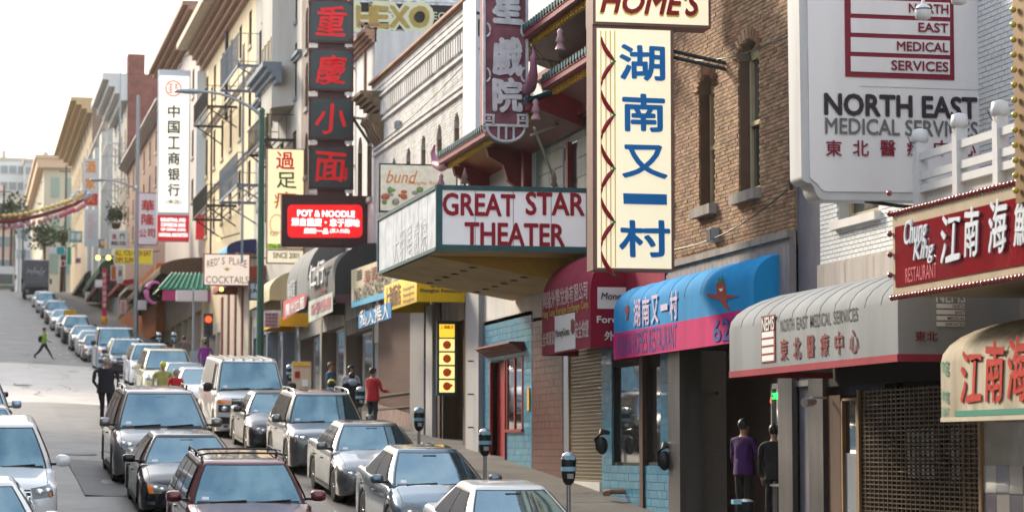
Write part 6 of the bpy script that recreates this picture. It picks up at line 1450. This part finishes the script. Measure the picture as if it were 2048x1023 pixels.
sg('orange_sign', 'tall orange panel right beside the flag banner', 175, (221,530,233,560), OR)
sg('shop_sign', 'pale blue white poster panel right of the orange panel', 172, (234,530,246,566), mat('faded_blue_white', (.58,.64,.70), .5), [('茶',BRI,236,540,244,552)])
sg('shop_sign', 'pink poster under the brown canopy edge', 160, (240,600,252,626), mat('poster_pink', (.55,.25,.28), .6))
sg('green_sign', 'narrow bright green vertical sign above the dark far awnings', 238, (133,492,143,530), mat('emerald_panel', (.02,.35,.16), .5))
sg('shop_sign', 'small dark red hanging board left of the green vertical sign', 242, (121,520,131,532), MRI)
sg('shop_sign', 'small mauve board low among the far shopfronts', 225, (150,515,162,526), mat('mauve_frame', (.35,.12,.2), .5))
sg('shop_sign', 'yellow strip sign beside the white sign with red square', 178, (209,478,214,497), mat('lemon_panel', (.70,.58,.03), .5, emit=.05))
smallawn('red awning low on the far row beside the flag banner', 214, 236, 572, 562, fabric('flag_red_cloth', (.38,.02,.03)))
smallawn('pale awning over a shop left of the brown canopy', 236, 252, 580, 568, fabric('cream_hem', (.55,.50,.40)))
smallawn('dull green awning under the company sign', 262, 300, 600, 588, fabric('moss_cloth', (.05,.14,.09)))
# ================================================================ street furniture
POLEG = mat('green_pole_paint', (.04,.12,.085), .45, var=.2); GALV = mat('galvanised_grey', (.30,.34,.38), .45, .4)
def lamp(label, px, Y, pyt, tip, m, mtop, base=None):
    X = xy(px, Y); z0 = walk(Y) if X > KX else road(X, Y); zt = FY(px, pyt, Y).z
    r = thing('street_lamp', (X, Y, z0), label, 'street lamp', 'street lamps along the kerb')
    obj('pole', MB().tube([(X,Y,z0-.2),(X,Y,z0+1.2),(X,Y,zt)], [.17,.13,.09], 12), m, r); obj('base', MB().lathe((X,Y,z0-.2), [(.3,0),(.3,.35),(.2,.5)], 12), m, r)
    obj('cap', MB().lathe((X,Y,zt), [(.11,-.05),(.11,.05),(.03,.12)], 10), m, r)
    t = FY(tip[0], tip[1], Y); h = t.z-zt; pts = [Vector((X, Y, zt-.15))]+[Vector((X+(t.x-X)*s, Y, zt-.1+(h+.1)*math.sin(math.pi/2*min(1, s*1.25)))) for s in (.15,.3,.45,.6,.75,.9)]
    ar = obj('arm', MB().tube(pts, [.06,.055,.05,.045,.045,.04,.04], 8), mtop, r)
    e = pts[-1]; obj('lamp_head', MB().ball((e.x-.35, Y, e.z+.0), .5, .17, .09, 12, 6), mtop, r)
    return r
lamp('tall green street lamp with grey arm reaching over the road', 520, 84, 222, (385,183), POLEG, GALV)
lamp('slim grey street lamp further up beside the company sign', 271, 150, 375, (200,360), GALV, GALV)
r = thing('utility_pole', (xy(271,150.6), 150.6, walk(150)), 'tall grey pole rising to the red brick building', 'pole'); obj('shaft', MB().tube([(xy(271,150.6),150.6,walk(150)-.3),(xy(271,150.6),150.6,FY(271,190,150.6).z)], [.16,.1], 8), GALV, r)
for i, (px, pt, pb) in enumerate([(239,80,330),(6,370,520),(38,425,520),(45,425,520),(28,440,520),(130,330,520),(87,395,500)]):
    Y = [180,320,330,360,300,330,340][i]; c = FY(px, pb, Y); t = FY(px, pt, Y); r = thing('utility_pole', (c.x, Y, gY(Y)), ['thin antenna mast above the white fire escape','far pole at the left edge of the hill','far dark pole left of centre on the crest','far dark pole close behind another on the crest','far pole with short arm on the crest','far mast before the cream building','far pole before the small white house'][i], 'pole', 'poles on the crest')
    obj('shaft', MB().tube([(c.x,Y,gY(Y)-.5 if i else c.z),(c.x,Y,t.z)], [.16,.12] if i else [.09,.03], 6), [GALV,IRON][i%2], r)
    if i: obj('crossarm', MB().box(c.x-.9,c.x+.9,Y-.05,Y+.05,t.z-.9,t.z-.75), IRON, r)
MH = mat('meter_dark_body', (.02,.025,.03), .35, .3); MD = mat('meter_dome_grey', (.42,.45,.48), .2, .5, coat=.6); MLB = mat('meter_blue_label', (.25,.48,.60), .4)
def meter(px, pyt, Y, label, dome=MD, s=.8, k=1):
    c = FY(px, pyt, Y); X = c.x; z0 = walk(Y); h = c.z
    r = thing('parking_meter', (X, Y, z0), label, 'parking meter', 'parking meters along the right kerb')
    obj('post', MB().tube([(X,Y,z0-.1),(X,Y,h-.62*s)], .035, 8), STEEL, r)
    hd = obj('housing', MB().lathe((X,Y,h-.68*s), [(.045,0),(.09,.06*s),(.115,.18*s),(.125,.42*s),(.13,.52*s)], 12), MH, r)
    obj('dome', MB().ball((X,Y,h-.15*s), .125,.115,.155*s, 12, 8), dome, r)
    obj('dome_window', MB().box(X-.075,X+.075,Y-.125,Y-.095,h-.17*s,h-.08*s), MLB if dome is MD else MH, r)
    obj('label_band', MB().lathe((X,Y,h-.40*s), [(.127,0),(.130,.09*s)], 12, cap=False), MLB, r)
    obj('coin_plate', MB().box(X-.05,X+.05,Y-.135,Y-.12,h-.55*s,h-.45*s), STEEL, r)
meter(1137, 902, 40.5, 'large parking meter with its post in front of the pale shutter'); meter(970, 855, 48.5, 'second parking meter, before the blue tiled wall'); meter(838, 813, 57, 'third parking meter, before the brown door frame')
meter(721, 772, 66, 'fourth parking meter, beside the person in red'); meter(663, 757, 73, 'parking meter wearing a yellow hood', mat('yellow_hood', (.55,.52,.08), .6)); meter(580, 728, 82, 'parking meter behind the white van mirror'); meter(318, 664, 118, 'small far parking meter under the pagoda canopy'); meter(348, 664, 119, 'small far parking meter beside the grey dressed person')
m2 = thing('parking_meter', FY(1490, 1010, 32), 'parking meter head tilted at the bottom edge below the person in purple', 'parking meter', 'parking meters along the right kerb')
c = FY(1490, 1002, 32); obj('housing', MB().lathe((c.x,c.y,c.z-.3), [(.05,0),(.12,.1),(.13,.3)], 12), MH, m2); obj('dome', MB().ball((c.x,c.y,c.z-.02), .14,.12,.06, 12, 6), MD, m2); obj('visor', MB().box(c.x-.19,c.x-.07,c.y-.1,c.y+.0,c.z-.03,c.z+.03), MLB, m2)
obj('post', MB().tube([(c.x,c.y,walk(32)),(c.x,c.y,c.z-.25)], .035, 8), STEEL, m2)
# pay phones / wall boxes on the blue pillars
for i, (px, py) in enumerate(((1204,890),(1329,920))):
    c = FX(px, py, 12.3); r = thing('wall_lantern', c, ['black curved wall fixture by the pale shutter','black curved wall fixture right of the dark show windows'][i], 'wall fixture', 'black fixtures on the blue tiles')
    obj('body', MB().ball((c.x,c.y,c.z), .12,.13,.18, 10, 7), MH, r); obj('hood', MB().tube([(c.x+.15,c.y,c.z+.25),(c.x,c.y,c.z+.28),(c.x-.12,c.y,c.z+.12),(c.x-.1,c.y,c.z-.1)], [.04,.07,.05,.02], 8), MH, r)
hy = thing('hose_standpipe', FX(1222,982,12.2), 'rusty twin outlet standpipe low on the blue wall', 'standpipe'); c = FX(1222,982,12.2)
obj('body', MB().tube([(12.48,c.y,c.z),(12.2,c.y,c.z)], .05, 8), BROWNT, hy); 
for s in (-1, 1): obj('outlet', MB().tube([(12.2,c.y,c.z),(12.1,c.y+s*.13,c.z-.03)], [.05,.06], 8), BROWNT, hy)
# lit open sign behind the glass door
os_ = thing('open_sign', FX(1548,790,12.85), 'small lit green and red open sign behind the glass door', 'sign'); tX('OPEN', os_, mat('lit_green_neon', (.02,.8,.1), .5, emit=1.2), 12.72, 1545, 785, 1559, 797, bold=.03)
c = FX(1543, 798, 12.715); obj('red_tube', MB().tube([(12.715,c.y+.05,c.z-.05),(12.715,c.y,c.z+.06),(12.715,c.y-.05,c.z+.08)], .01, 5), mat('lit_red_neon', (.9,.05,.02), .5, emit=2), os_)
# red vertical banner pole
vb = thing('vertical_banner', FY(208,640,150), 'tall narrow red flag banner with pale characters on a pole', 'banner'); rectY(150, 204, 535, 213, 632, .05, 'cloth', mat('crimson_flag', (.45,.01,.05), .6), vb); tY('歡迎光臨酒樓', vb, PINKI, 149.98, 205, 545, 212, 625, bold=.02) if False else [tY(ch, vb, PINKI, 149.98, 205, 545+k*12, 212, 554+k*12, bold=.02) for k, ch in enumerate('歡迎光臨酒樓')]
c = FY(208, 640, 150); obj('tip', MB().ball((c.x,150,c.z), .2,.1,.25), mat('golden_orange', (.7,.28,.01), .5), vb)
# lanterns cluster: lit lamps
for i, (px, py) in enumerate(((196,515),(217,515))):
    c = FY(px, py, 168); r = thing('shop_lamp', c, ['left of two small lit yellow lamps above the flag banner','right of two small lit yellow lamps above the flag banner'][i], 'lamp'); obj('bulb', MB().ball(c, .16), mat('lit_yellow_bulb', (1,.6,.1), .5, emit=1.6), r); obj('arm', MB().tube([c, (12.5, 168, c.z+.5)], .03, 5), IRON, r)
for i, (px, py) in enumerate(((443,578),(437,478))):
    c = FY(px, py, 110+8*i); r = thing('shop_lamp', c, ['small lit bulb hanging under the cocktail sign','orange glowing lamp above the blue striped awning'][i], 'lamp'); obj('bulb', MB().ball(c, .09), MATS['lit_yellow_bulb'] if i == 0 else mat('lit_orange_bulb', (1,.4,.1), .5, emit=1.2), r); obj('arm', MB().tube([c, (12.5, 110+8*i, c.z+.3)], .03, 5), IRON, r)
ts_ = thing('traffic_light', FY(417,645,109), 'traffic signal showing red beside the cocktail bar', 'traffic light'); c = FY(417, 638, 109)
obj('housing', MB().box(c.x-.2,c.x+.2,109,109.25,c.z-.75,c.z+.25), INK, ts_); obj('red_lens', MB().lathe((c.x,109,c.z), [(.14,-.02),(.14,.02)], 12, axis='Y'), mat('lit_signal_red', (1,.05,.01), .4, emit=1.1), ts_)
for k in (1, 2): obj('dark_lens', MB().lathe((c.x,109,c.z-.28*k), [(.11,-.015),(.11,.02)], 12, axis='Y'), MH, ts_)
obj('post', MB().tube([(c.x,109.12,walk(109)),(c.x,109.12,c.z-.7)], .06, 8), INK, ts_)
# pole of the street name signs
r = thing('sign_post', (xy(386,118.2),118.2,walk(118)), 'slim grey post carrying the pale street plates', 'post'); obj('shaft', MB().tube([(xy(386,118.2),118.2,walk(118)-.2),(xy(386,118.2),118.2,FY(386,575,118).z)], .05, 8), GALV, r)
# sandwich board with menus
a_ = FY(602,770,75); ab = thing('sandwich_board', (a_.x, 75, walk(75)), 'orange and white menu board standing on the pavement behind the silver SUV', 'board')
rectY(75, 584, 722, 622, 790, .06, 'board', mat('faded_orange_print', (.60,.40,.22), .6, dark=(.55,.50,.45), vscale=6), ab); rectY(74.97, 586, 724, 620, 731, .02, 'header', YEL, ab); rectY(74.97, 590, 742, 600, 755, .02, 'picture', MRI, ab); rectY(74.97, 604, 758, 616, 772, .02, 'picture', WINK, ab)
# news rack bits and planters near the poles
bxs = thing('blue_bin', (xy(388,116),116,walk(116)), 'pale blue newspaper box beside the street plate post', 'newspaper box'); X = xy(390,116); obj('box', MB().box(X-.25,X+.25,115.8,116.2,walk(116)+.25,walk(116)+1.1), LBL, bxs); obj('legs', MB().box(X-.2,X+.2,115.9,116.1,walk(116),walk(116)+.25), IRON, bxs)
# lantern garland over the cross street
gd = thing('garland', FY(90,430,155), 'red festive garland with gold lanterns strung across the street', 'garland')
pts = [FY(a, b, 155) for a, b in ((-160,418),(-80,436),(0,443),(40,440),(80,431),(120,419),(150,408),(166,398))]
obj('band', MB().tube(pts, .12, 8), mat('dark_red_garland', (.20,.03,.03), .7), gd)
def along(t):
    t *= len(pts)-1; i = min(int(t), len(pts)-2); return pts[i].lerp(pts[i+1], t-i)
lm = MB().ball((0,0,0), .17,.17,.14, 8, 6).mesh('lantern'); lm.materials.append(mat('pale_gold_lantern', (.75,.55,.18), .5)); lm2 = MB().ball((0,0,0), .13,.13,.16, 8, 6).mesh('lantern'); lm2.materials.append(mat('pale_pink_lantern', (.60,.25,.30), .5))
for k in range(26):
    p = along(k/25.5); link('lantern', lm, gd, (p.x, p.y-.1, p.z+.32)); link('lantern', lm2, gd, (p.x+.15, p.y-.1, p.z-.33))
db = thing('banner', FY(155,405,154.6), 'blue white ribbon bow at the right end of the garland', 'ribbon'); e = pts[-1]
for k in range(8): a = R(20+25*k); obj('ribbon_loop', MB().tube([e, e+Vector((.55*math.cos(a),-.2,.45*math.sin(a)+.1)), e+Vector((.8*math.cos(a+.4),-.2,.55*math.sin(a+.4)))], [.1,.07,.03], 5), [mat('ribbon_blue', (.35,.42,.62), .6), WINK][k % 2], db)
q0, q1 = FY(118,432,154.8), FY(150,418,154.8); obj('pink_tail', MB().tube([q0, q1], .16, 6), mat('pink_tail_cloth', (.6,.15,.22), .6), db)
# green sculpted bush forms and plants by the far signs
leafm = mat('dark_leaf', (.03,.06,.025), .7, isl=.4)
def plant(nm, label, px, py, Y, rad, n=420, m=None, trunk=False):
    c = FY(px, py, Y); r = thing(nm, (c.x, Y, c.z-rad), label, 'plant' if not trunk else 'tree'); q = MB(); rr = random.Random(int(px))
    for k in range(n):
        d = Vector((rr.gauss(0,1), rr.gauss(0,1), rr.gauss(0,.8))).normalized()*rad*rr.uniform(.35,1)*(.8+.3*math.sin(3*k)); p = c+d; s = rad*.13
        a = Vector((rr.uniform(-1,1),rr.uniform(-1,1),rr.uniform(-1,1))).normalized()*s; b = a.orthogonal().normalized()*s*.6
        q.add([p-a, p+b, p+a, p-b], [(0,1,2,3)])
    o = stuffpart('crown' if trunk else 'foliage', q, m or leafm, r)
    if trunk:
        obj('trunk', MB().tube([(c.x,Y,gY(Y)),(c.x+.1,Y,c.z-rad*.5),(c.x,Y,c.z)], [.25,.18,.08], 8), BROWN, r)
        for k in range(4): obj('limb', MB().tube([(c.x,Y,c.z-rad*.6),(c.x+rad*.6*math.cos(k*1.6),Y+rad*.5*math.sin(k*1.6),c.z+rad*.2)], [.1,.03], 5), BROWN, r)
    else: obj('pot', MB().lathe((c.x,Y,c.z-rad*1.1), [(.25,0),(.35,.4)], 8), BROWN, r)
plant('hanging_plant', 'dark green plant on a balcony left of the company sign', 232, 428, 190, 1.0)
plant('street_tree', 'thin olive tree standing among the poles at the top of the street', 22, 425, 345, 3.2, 300, trunk=True)
plant('street_tree', 'small dark tree on the crest behind the garland', 88, 470, 330, 2.6, 360, trunk=True)
plant('street_tree', 'small dark tree in front of the green board far up the row', 124, 470, 300, 1.8, 260, mat('green_leaf', (.05,.12,.03), .7, isl=.4), trunk=True)
# ================================================================ people
SKIN = mat('skin', (.34,.185,.125), .55); HAIRB = mat('black_hair', (.012,.010,.010), .5); HAIRG = mat('grey_hair', (.25,.25,.25), .6); SHOE = mat('dark_shoe', (.02,.02,.022), .5)
def cloth(n, c): return mat('clothes_'+n, c, .8, var=.25, vscale=9, bump=.3, bscale=14)
def person(X, Y, z, rz, H, label, top, legs, hair=HAIRB, pose='stand', arms=((.0,.15),(.0,.15)), lean=0, stout=1.0, cap=None, hood=None, long_hair=False, coat=0, bag=None, group=None, stride=.0):
    """local frame: faces -y; arms = (forward raise of upper arm, elbow bend) in radians for left/right"""
    r = thing('person', (X, Y, z), label, 'person', group, rz); k = H/1.75
    V = []; E_ = []; Rd = []; Tg = []
    def j(p, rad, parent, t):
        V.append(Vector(p)); Rd.append(rad); Tg.append(t)
        if parent is not None: E_.append((parent, len(V)-1))
        return len(V)-1
    L = lambda y, zz_: y - lean*(zz_-.9)
    st_ = stout
    pel = j((0,0,.95), (.155*st_,.115*st_), None, 1)
    wa = j((0,L(0,1.10),1.10), (.150*st_,.11*st_), pel, 0); ch_ = j((0,L(.01,1.30),1.30), (.175*st_,.125*st_), wa, 0); nk = j((0,L(.01,1.45),1.45), (.085,.075), ch_, 0)
    n2 = j((0,L(.0,1.51),1.51), (.055,.055), nk, 2); hd = j((0,L(-.01,1.60),1.60), (.083,.095), n2, 2); ht_ = j((0,L(0,1.69),1.69), (.068,.078), hd, 2)
    for s, (fw, eb) in zip((-1, 1), arms):
        sh_ = j((s*.175*st_, L(.01,1.41), 1.41), (.065,.065), ch_, 0); e0 = Vector((s*.225*st_, L(.01,1.38), 1.38))
        el = e0+Vector((s*.05, -math.sin(fw)*.28, -math.cos(fw)*.28)); a2 = fw+eb; wr = el+Vector((-s*.02 - s*.06*math.sin(eb), -math.sin(a2)*.24, -math.cos(a2)*.24)); hn = wr+Vector((0, -math.sin(a2)*.07, -math.cos(a2)*.07))
        i1 = j(e0, (.058,.058), sh_, 0); i2 = j(el, (.048,.046), i1, 0); i3 = j(wr, (.034,.032), i2, 0); i4 = j(hn, (.034,.022), i3, 2)
        # fingers and thumb
        dr = Vector((0, -math.sin(a2), -math.cos(a2))); fi = MB()
        for q in range(4):
            b0 = hn+Vector((0,(q-1.5)*.018,0))*1; ln = [.06,.07,.066,.052][q]; fi.tube([b0, b0+dr*ln*.6+Vector((-s*.004,0,0)), b0+dr*ln+Vector((-s*.018,0,0))], [.010,.009,.006], 5)
        fi.tube([wr+dr*.02+Vector((-s*.01,-.02,0)), wr+dr*.06+Vector((-s*.025,-.04,0)), wr+dr*.085+Vector((-s*.025,-.035,0))], [.012,.010,.007], 5)
        fi.v = [tuple(Vector(v)*k) for v in fi.v]; stuff_f = obj('fingers', fi, SKIN, r, local=True)
    for s in (-1, 1):
        sw = stride*s; hp = j((s*.095*st_, .0, .88), (.095*st_,.10*st_), pel, 1); kn = j((s*.105, -math.sin(sw)*.42, .88-math.cos(sw)*.40), (.062,.066), hp, 1)
        bk_ = sw - (.0 if stride == 0 else (.25 if s*stride < 0 else .05)); an = Vector(V[kn])+Vector((0, -math.sin(bk_)*.40, -math.cos(bk_)*.39)); ai = j(an, (.042,.045), kn, 1)
        hl = j(an+Vector((0,.0,-.05)), (.042,.045), ai, 3); j(an+Vector((s*.02,-.15,-.06)), (.040,.028), hl, 3)
    me = bpy.data.meshes.new('body'); me.from_pydata([v*k for v in V], E_, []); o = bpy.data.objects.new('body', me); COL.objects.link(o)
    md = o.modifiers.new('s', 'SKIN'); md.use_smooth_shade = True; me.update()
    for i, d in enumerate(me.skin_vertices[0].data): d.radius = (Rd[i][0]*k, Rd[i][1]*k); d.use_root = (i == 0)
    sub = o.modifiers.new('u', 'SUBSURF'); sub.levels = 2; sub.render_levels = 2
    dg = bpy.context.evaluated_depsgraph_get(); ev = o.evaluated_get(dg); nm = bpy.data.meshes.new_from_object(ev); bpy.data.objects.remove(o)
    for m_ in (top, legs, SKIN, SHOE): nm.materials.append(m_)
    from mathutils import noise as _n
    for v in nm.vertices:
        if v.co.z < 1.44*k and v.co.z > .1*k: v.co += v.normal*(_n.noise(Vector((v.co.x*7, v.co.y*7, v.co.z*5))+Vector((X,Y,0)))*.022 + _n.noise(v.co*16+Vector((Y,X,0)))*.010)
    segs = [(V[a]*k, V[b]*k, Tg[b]) for a, b in E_]
    for p in nm.polygons:
        c = p.center; best = (9, 0)
        for a, b, t in segs:
            ab = b-a; u = max(0, min(1, (c-a).dot(ab)/max(1e-6, ab.length_squared))); d = (c-(a+ab*u)).length
            if d < best[0]: best = (d, t)
        tt = best[1]
        if tt == 1 and c.z > (.93-coat)*k and coat >= 0: tt = 0
        p.material_index = tt; p.use_smooth = True
    body = bpy.data.objects.new('body', nm); COL.objects.link(body); body.parent = r; nm.name = 'body'
    hz = 1.64; hc = Vector((0, L(-.01,hz), hz))
    fc = MB().tube([hc+Vector((0,-.088,.0)), hc+Vector((0,-.115,-.03)), hc+Vector((0,-.09,-.035))], [.008,.015,.010], 6)
    fc.v = [tuple(Vector(v)*k) for v in fc.v]; obj('nose', fc, SKIN, r, local=True)
    for s in (-1, 1):
        eb_ = MB().ball(tuple((hc+Vector((s*.083,.005,-.02)))*k), .013*k, .022*k, .032*k, 8, 5); obj('ear', eb_, SKIN, r, local=True)
        eb_ = MB().ball(tuple((hc+Vector((s*.032,-.085,.0)))*k), .014*k, .008*k, .008*k, 6, 4); obj('eye', eb_, HAIRB, r, local=True)
    obj('mouth', MB().ball(tuple((hc+Vector((0,-.088,-.065)))*k), .024*k, .008*k, .007*k, 6, 4), mat('lips', (.3,.1,.09), .5), r, local=True)
    hm = MB(); vs = []; n, m = 14, 8
    for i in range(m+1):
        t = math.pi*.80*i/m
        for q in range(n):
            a = 2*math.pi*q/n; front = max(0, -math.sin(a)); tq = t*(1-.56*front); rr_ = .098 if not long_hair else .105
            vs.append((hc+Vector((rr_*math.sin(tq)*math.cos(a), .108*math.sin(tq)*math.sin(a)+.012, .02+.105*math.cos(tq))))*k)
    hm.add(vs, [(i*n+q, (i+1)*n+q, (i+1)*n+(q+1) % n, i*n+(q+1) % n) for i in range(m) for q in range(n)], 0, True)
    if long_hair: hm.lathe(tuple((hc+Vector((0,.035,-.26)))*k), [(.05*k,0),(.095*k,.08*k),(.10*k,.22*k),(.09*k,.28*k)], 12)
    obj('hair', hm, cap or hair, r, local=True)
    if cap: obj('cap_brim', MB().box(-.07*k,.07*k,(hc.y-.18)*k,(hc.y-.08)*k,(hz+.03)*k,(hz+.045)*k), cap, r, local=True)
    if hood: obj('hood', MB().ball((0,(L(.10,1.46))*k,1.46*k), .14*k,.09*k,.11*k, 12, 8), hood, r, local=True)
    if coat > 0:
        cm_ = MB(); cm_.lathe((0,0,0), [(.20*st_*k,(.93-coat)*k),(.19*st_*k,.95*k),(.165*st_*k,1.1*k)], 16, cap=False); cm_.v = [(x, y*.72+L(0,z/k)*k, z) for x, y, z in cm_.v]; obj('jacket_hem', cm_, top, r, local=True)
    if bag: 
        bm_ = MB(); bm_.ball((bag[0]*k,bag[1]*k,bag[2]*k), .10*k,.13*k,.18*k, 12, 8); obj('bag', bm_, bag[3], r, local=True)
    return r
def feet(px, py):      # point on the road seen at a pixel
    d = ray(px, py); t = 20.0
    while t < 600:
        p = d*t
        if p.z < road(p.x, p.y): return p
        t += .05
NAVY = cloth('navy', (.02,.018,.028)); DKJ = cloth('dark_jeans', (.03,.04,.06)); BLKC = cloth('black', (.012,.012,.014)); PUR = cloth('purple', (.05,.009,.10)); GRN = cloth('lime_green', (.22,.42,.04)); REDC = cloth('red', (.45,.015,.03)); BLUC = cloth('denim_blue', (.05,.12,.22)); LGR = cloth('light_blue', (.35,.42,.50)); MAG = cloth('magenta', (.25,.02,.25)); YV = cloth('pale_yellow', (.40,.40,.13)); GRC = cloth('brown_grey', (.16,.13,.13)); TEALC = cloth('blue_jeans', (.04,.16,.26))
p = feet(211, 842); person(p.x, p.y, road(p.x,p.y), R(165), 1.80, 'person in dark suit with grey hair walking up the middle of the road', NAVY, NAVY, HAIRG, arms=((.05,.9),(.0,.9)), coat=.15, stout=1.32, stride=.08)
p = feet(88, 722); person(p.x, p.y, road(p.x,p.y), R(75), 1.72, 'person in lime green jacket striding across the road with a dark bag', GRN, BLKC, stride=.55, arms=((.5,.5),(-.4,.3)), bag=(.0,.2,1.15,BLKC))
person(xy(1487,40.4), 40.4, -1.22, R(115), 1.78, 'person in purple jacket facing the glass door', PUR, BLKC, coat=.08, arms=((.25,.7),(.1,.5)), stout=1.08)
person(xy(1548,39.0), 39.0, -1.22, R(140), 1.68, 'person in black standing inside behind the glass door', BLKC, BLKC, coat=.1)
person(xy(746,70), 70, walk(70), R(120), 1.76, 'person in red padded jacket leaning by the ribbed brown wall', REDC, DKJ, coat=.1, stout=1.15, arms=((.3,1.2),(.3,1.2)))
person(xy(704,69), 69, walk(69), R(190), 1.66, 'person in black vest with pale blue hood seen from behind', BLKC, DKJ, hood=LGR, coat=.1, stout=1.1)
person(xy(702,73), 73, walk(73), R(10), 1.72, 'person in light blue shirt half hidden behind the hooded one', LGR, DKJ, long_hair=True)
person(xy(662,75), 75, walk(75), R(60), 1.75, 'brown haired person in long denim blue jacket by the grey shutter', BLUC, DKJ, mat('brown_hair', (.10,.045,.02), .6), coat=.3)
person(xy(411,108.0), 108.0, walk(108), R(180), 1.72, 'person in magenta jacket and blue jeans below the red signal', MAG, TEALC, coat=.08, stout=1.1)
person(xy(368,119.5), 119.5, walk(119.5), R(180), 1.70, 'person in brown grey coat walking away on the far pavement', GRC, GRC, coat=.2)
person(5.75, 75.2, road(5.75,75.2), R(160), 1.72, 'person in pale yellow vest standing between the lanes', YV, BLKC, cap=mat('yellow_cap', (.5,.5,.05), .6), coat=.05, stout=1.15)
person(6.05, 74.4, road(6.05,74.4), R(200), 1.55, 'person in red and white jacket beside the yellow vest', REDC, BLKC, HAIRG, coat=.05)

# pipes, conduits and boxes on the facades
for i, (px, X, t, b, m, w_, lb) in enumerate([(452,12.38,12,240,IRON,.09,'black drain pipe down the cream facade'),(526,12.3,0,300,BLUEG,.10,'blue grey drain pipe at the edge of the bay fronted building'),(700,12.36,90,380,BRICKW,.07,'painted pipe left of the weathered white bricks'),(1338,12.44,60,470,BROWNT,.035,'thin conduit at the left edge of the tan brick wall'),(1582,12.46,0,380,IRON,.03,'thin cable at the right edge of the tan brick wall'),(935,12.40,300,560,GALV,.05,'grey pipe above the yellow awning')]):
    a, c = FX(px, t, X), FX(px, b, X); r = thing('drain_pipe', (X, c.y, c.z), lb, 'pipe', 'pipes on the facades'); obj('tube', MB().tube([(X, c.y, c.z), (X, c.y, a.z)], w_, 8), m, r)
    for k in range(3): zq = c.z+(a.z-c.z)*(k+.5)/3; obj('clip', MB().box(X-w_*1.2, 12.5, c.y-w_*1.4, c.y+w_*1.4, zq-.03, zq+.03), m, r)
for i, (pa, ta, pb, tb) in enumerate([(1350,120,1600,60),(1345,500,1575,380),(740,300,965,90)]):
    a, c = FX(pa, ta, 12.40), FX(pb, tb, 12.40); pts = [a.lerp(c, k/8)+Vector((0,0,-.18*math.sin(math.pi*k/8))) for k in range(9)]
    r = thing('facade_cable', a, ['slack cable across the upper tan brick wall','slack cable above the blue awning','slack cable along the weathered white bricks'][i], 'cable'); obj('wire', MB().tube(pts, .013, 5), IRON, r)
for i, (px, py, X, lb) in enumerate([(1418,470,12.36,'small junction box under the left brick window'),(790,250,12.34,'small vent box on the weathered white bricks')]):
    c = FX(px, py, X); r = thing('wall_box', c, lb, 'box'); obj('case', MB().box(X, X+.14, c.y-.14, c.y+.14, c.z-.12, c.z+.12), GALV, r); obj('lid', MB().box(X-.012, X, c.y-.12, c.y+.12, c.z-.10, c.z+.10), IRON, r)
# ================================================================ thin evening haze over the street
hz = tag(obj('haze', MB().box(-60, 80, -60, 640, -12, 75), PAVE), kind='stuff'); hz.data.materials.clear()
hm_ = bpy.data.materials.new('haze'); hm_.use_nodes = True; nn_ = hm_.node_tree; nn_.nodes.remove(nn_.nodes['Principled BSDF'])
pv = nn_.nodes.new('ShaderNodeVolumePrincipled'); pv.inputs['Color'].default_value = (1, .92, .78, 1); pv.inputs['Density'].default_value = .00019; pv.inputs['Anisotropy'].default_value = .3
nn_.links.new(pv.outputs[0], nn_.nodes['Material Output'].inputs['Volume']); hz.data.materials.append(hm_)
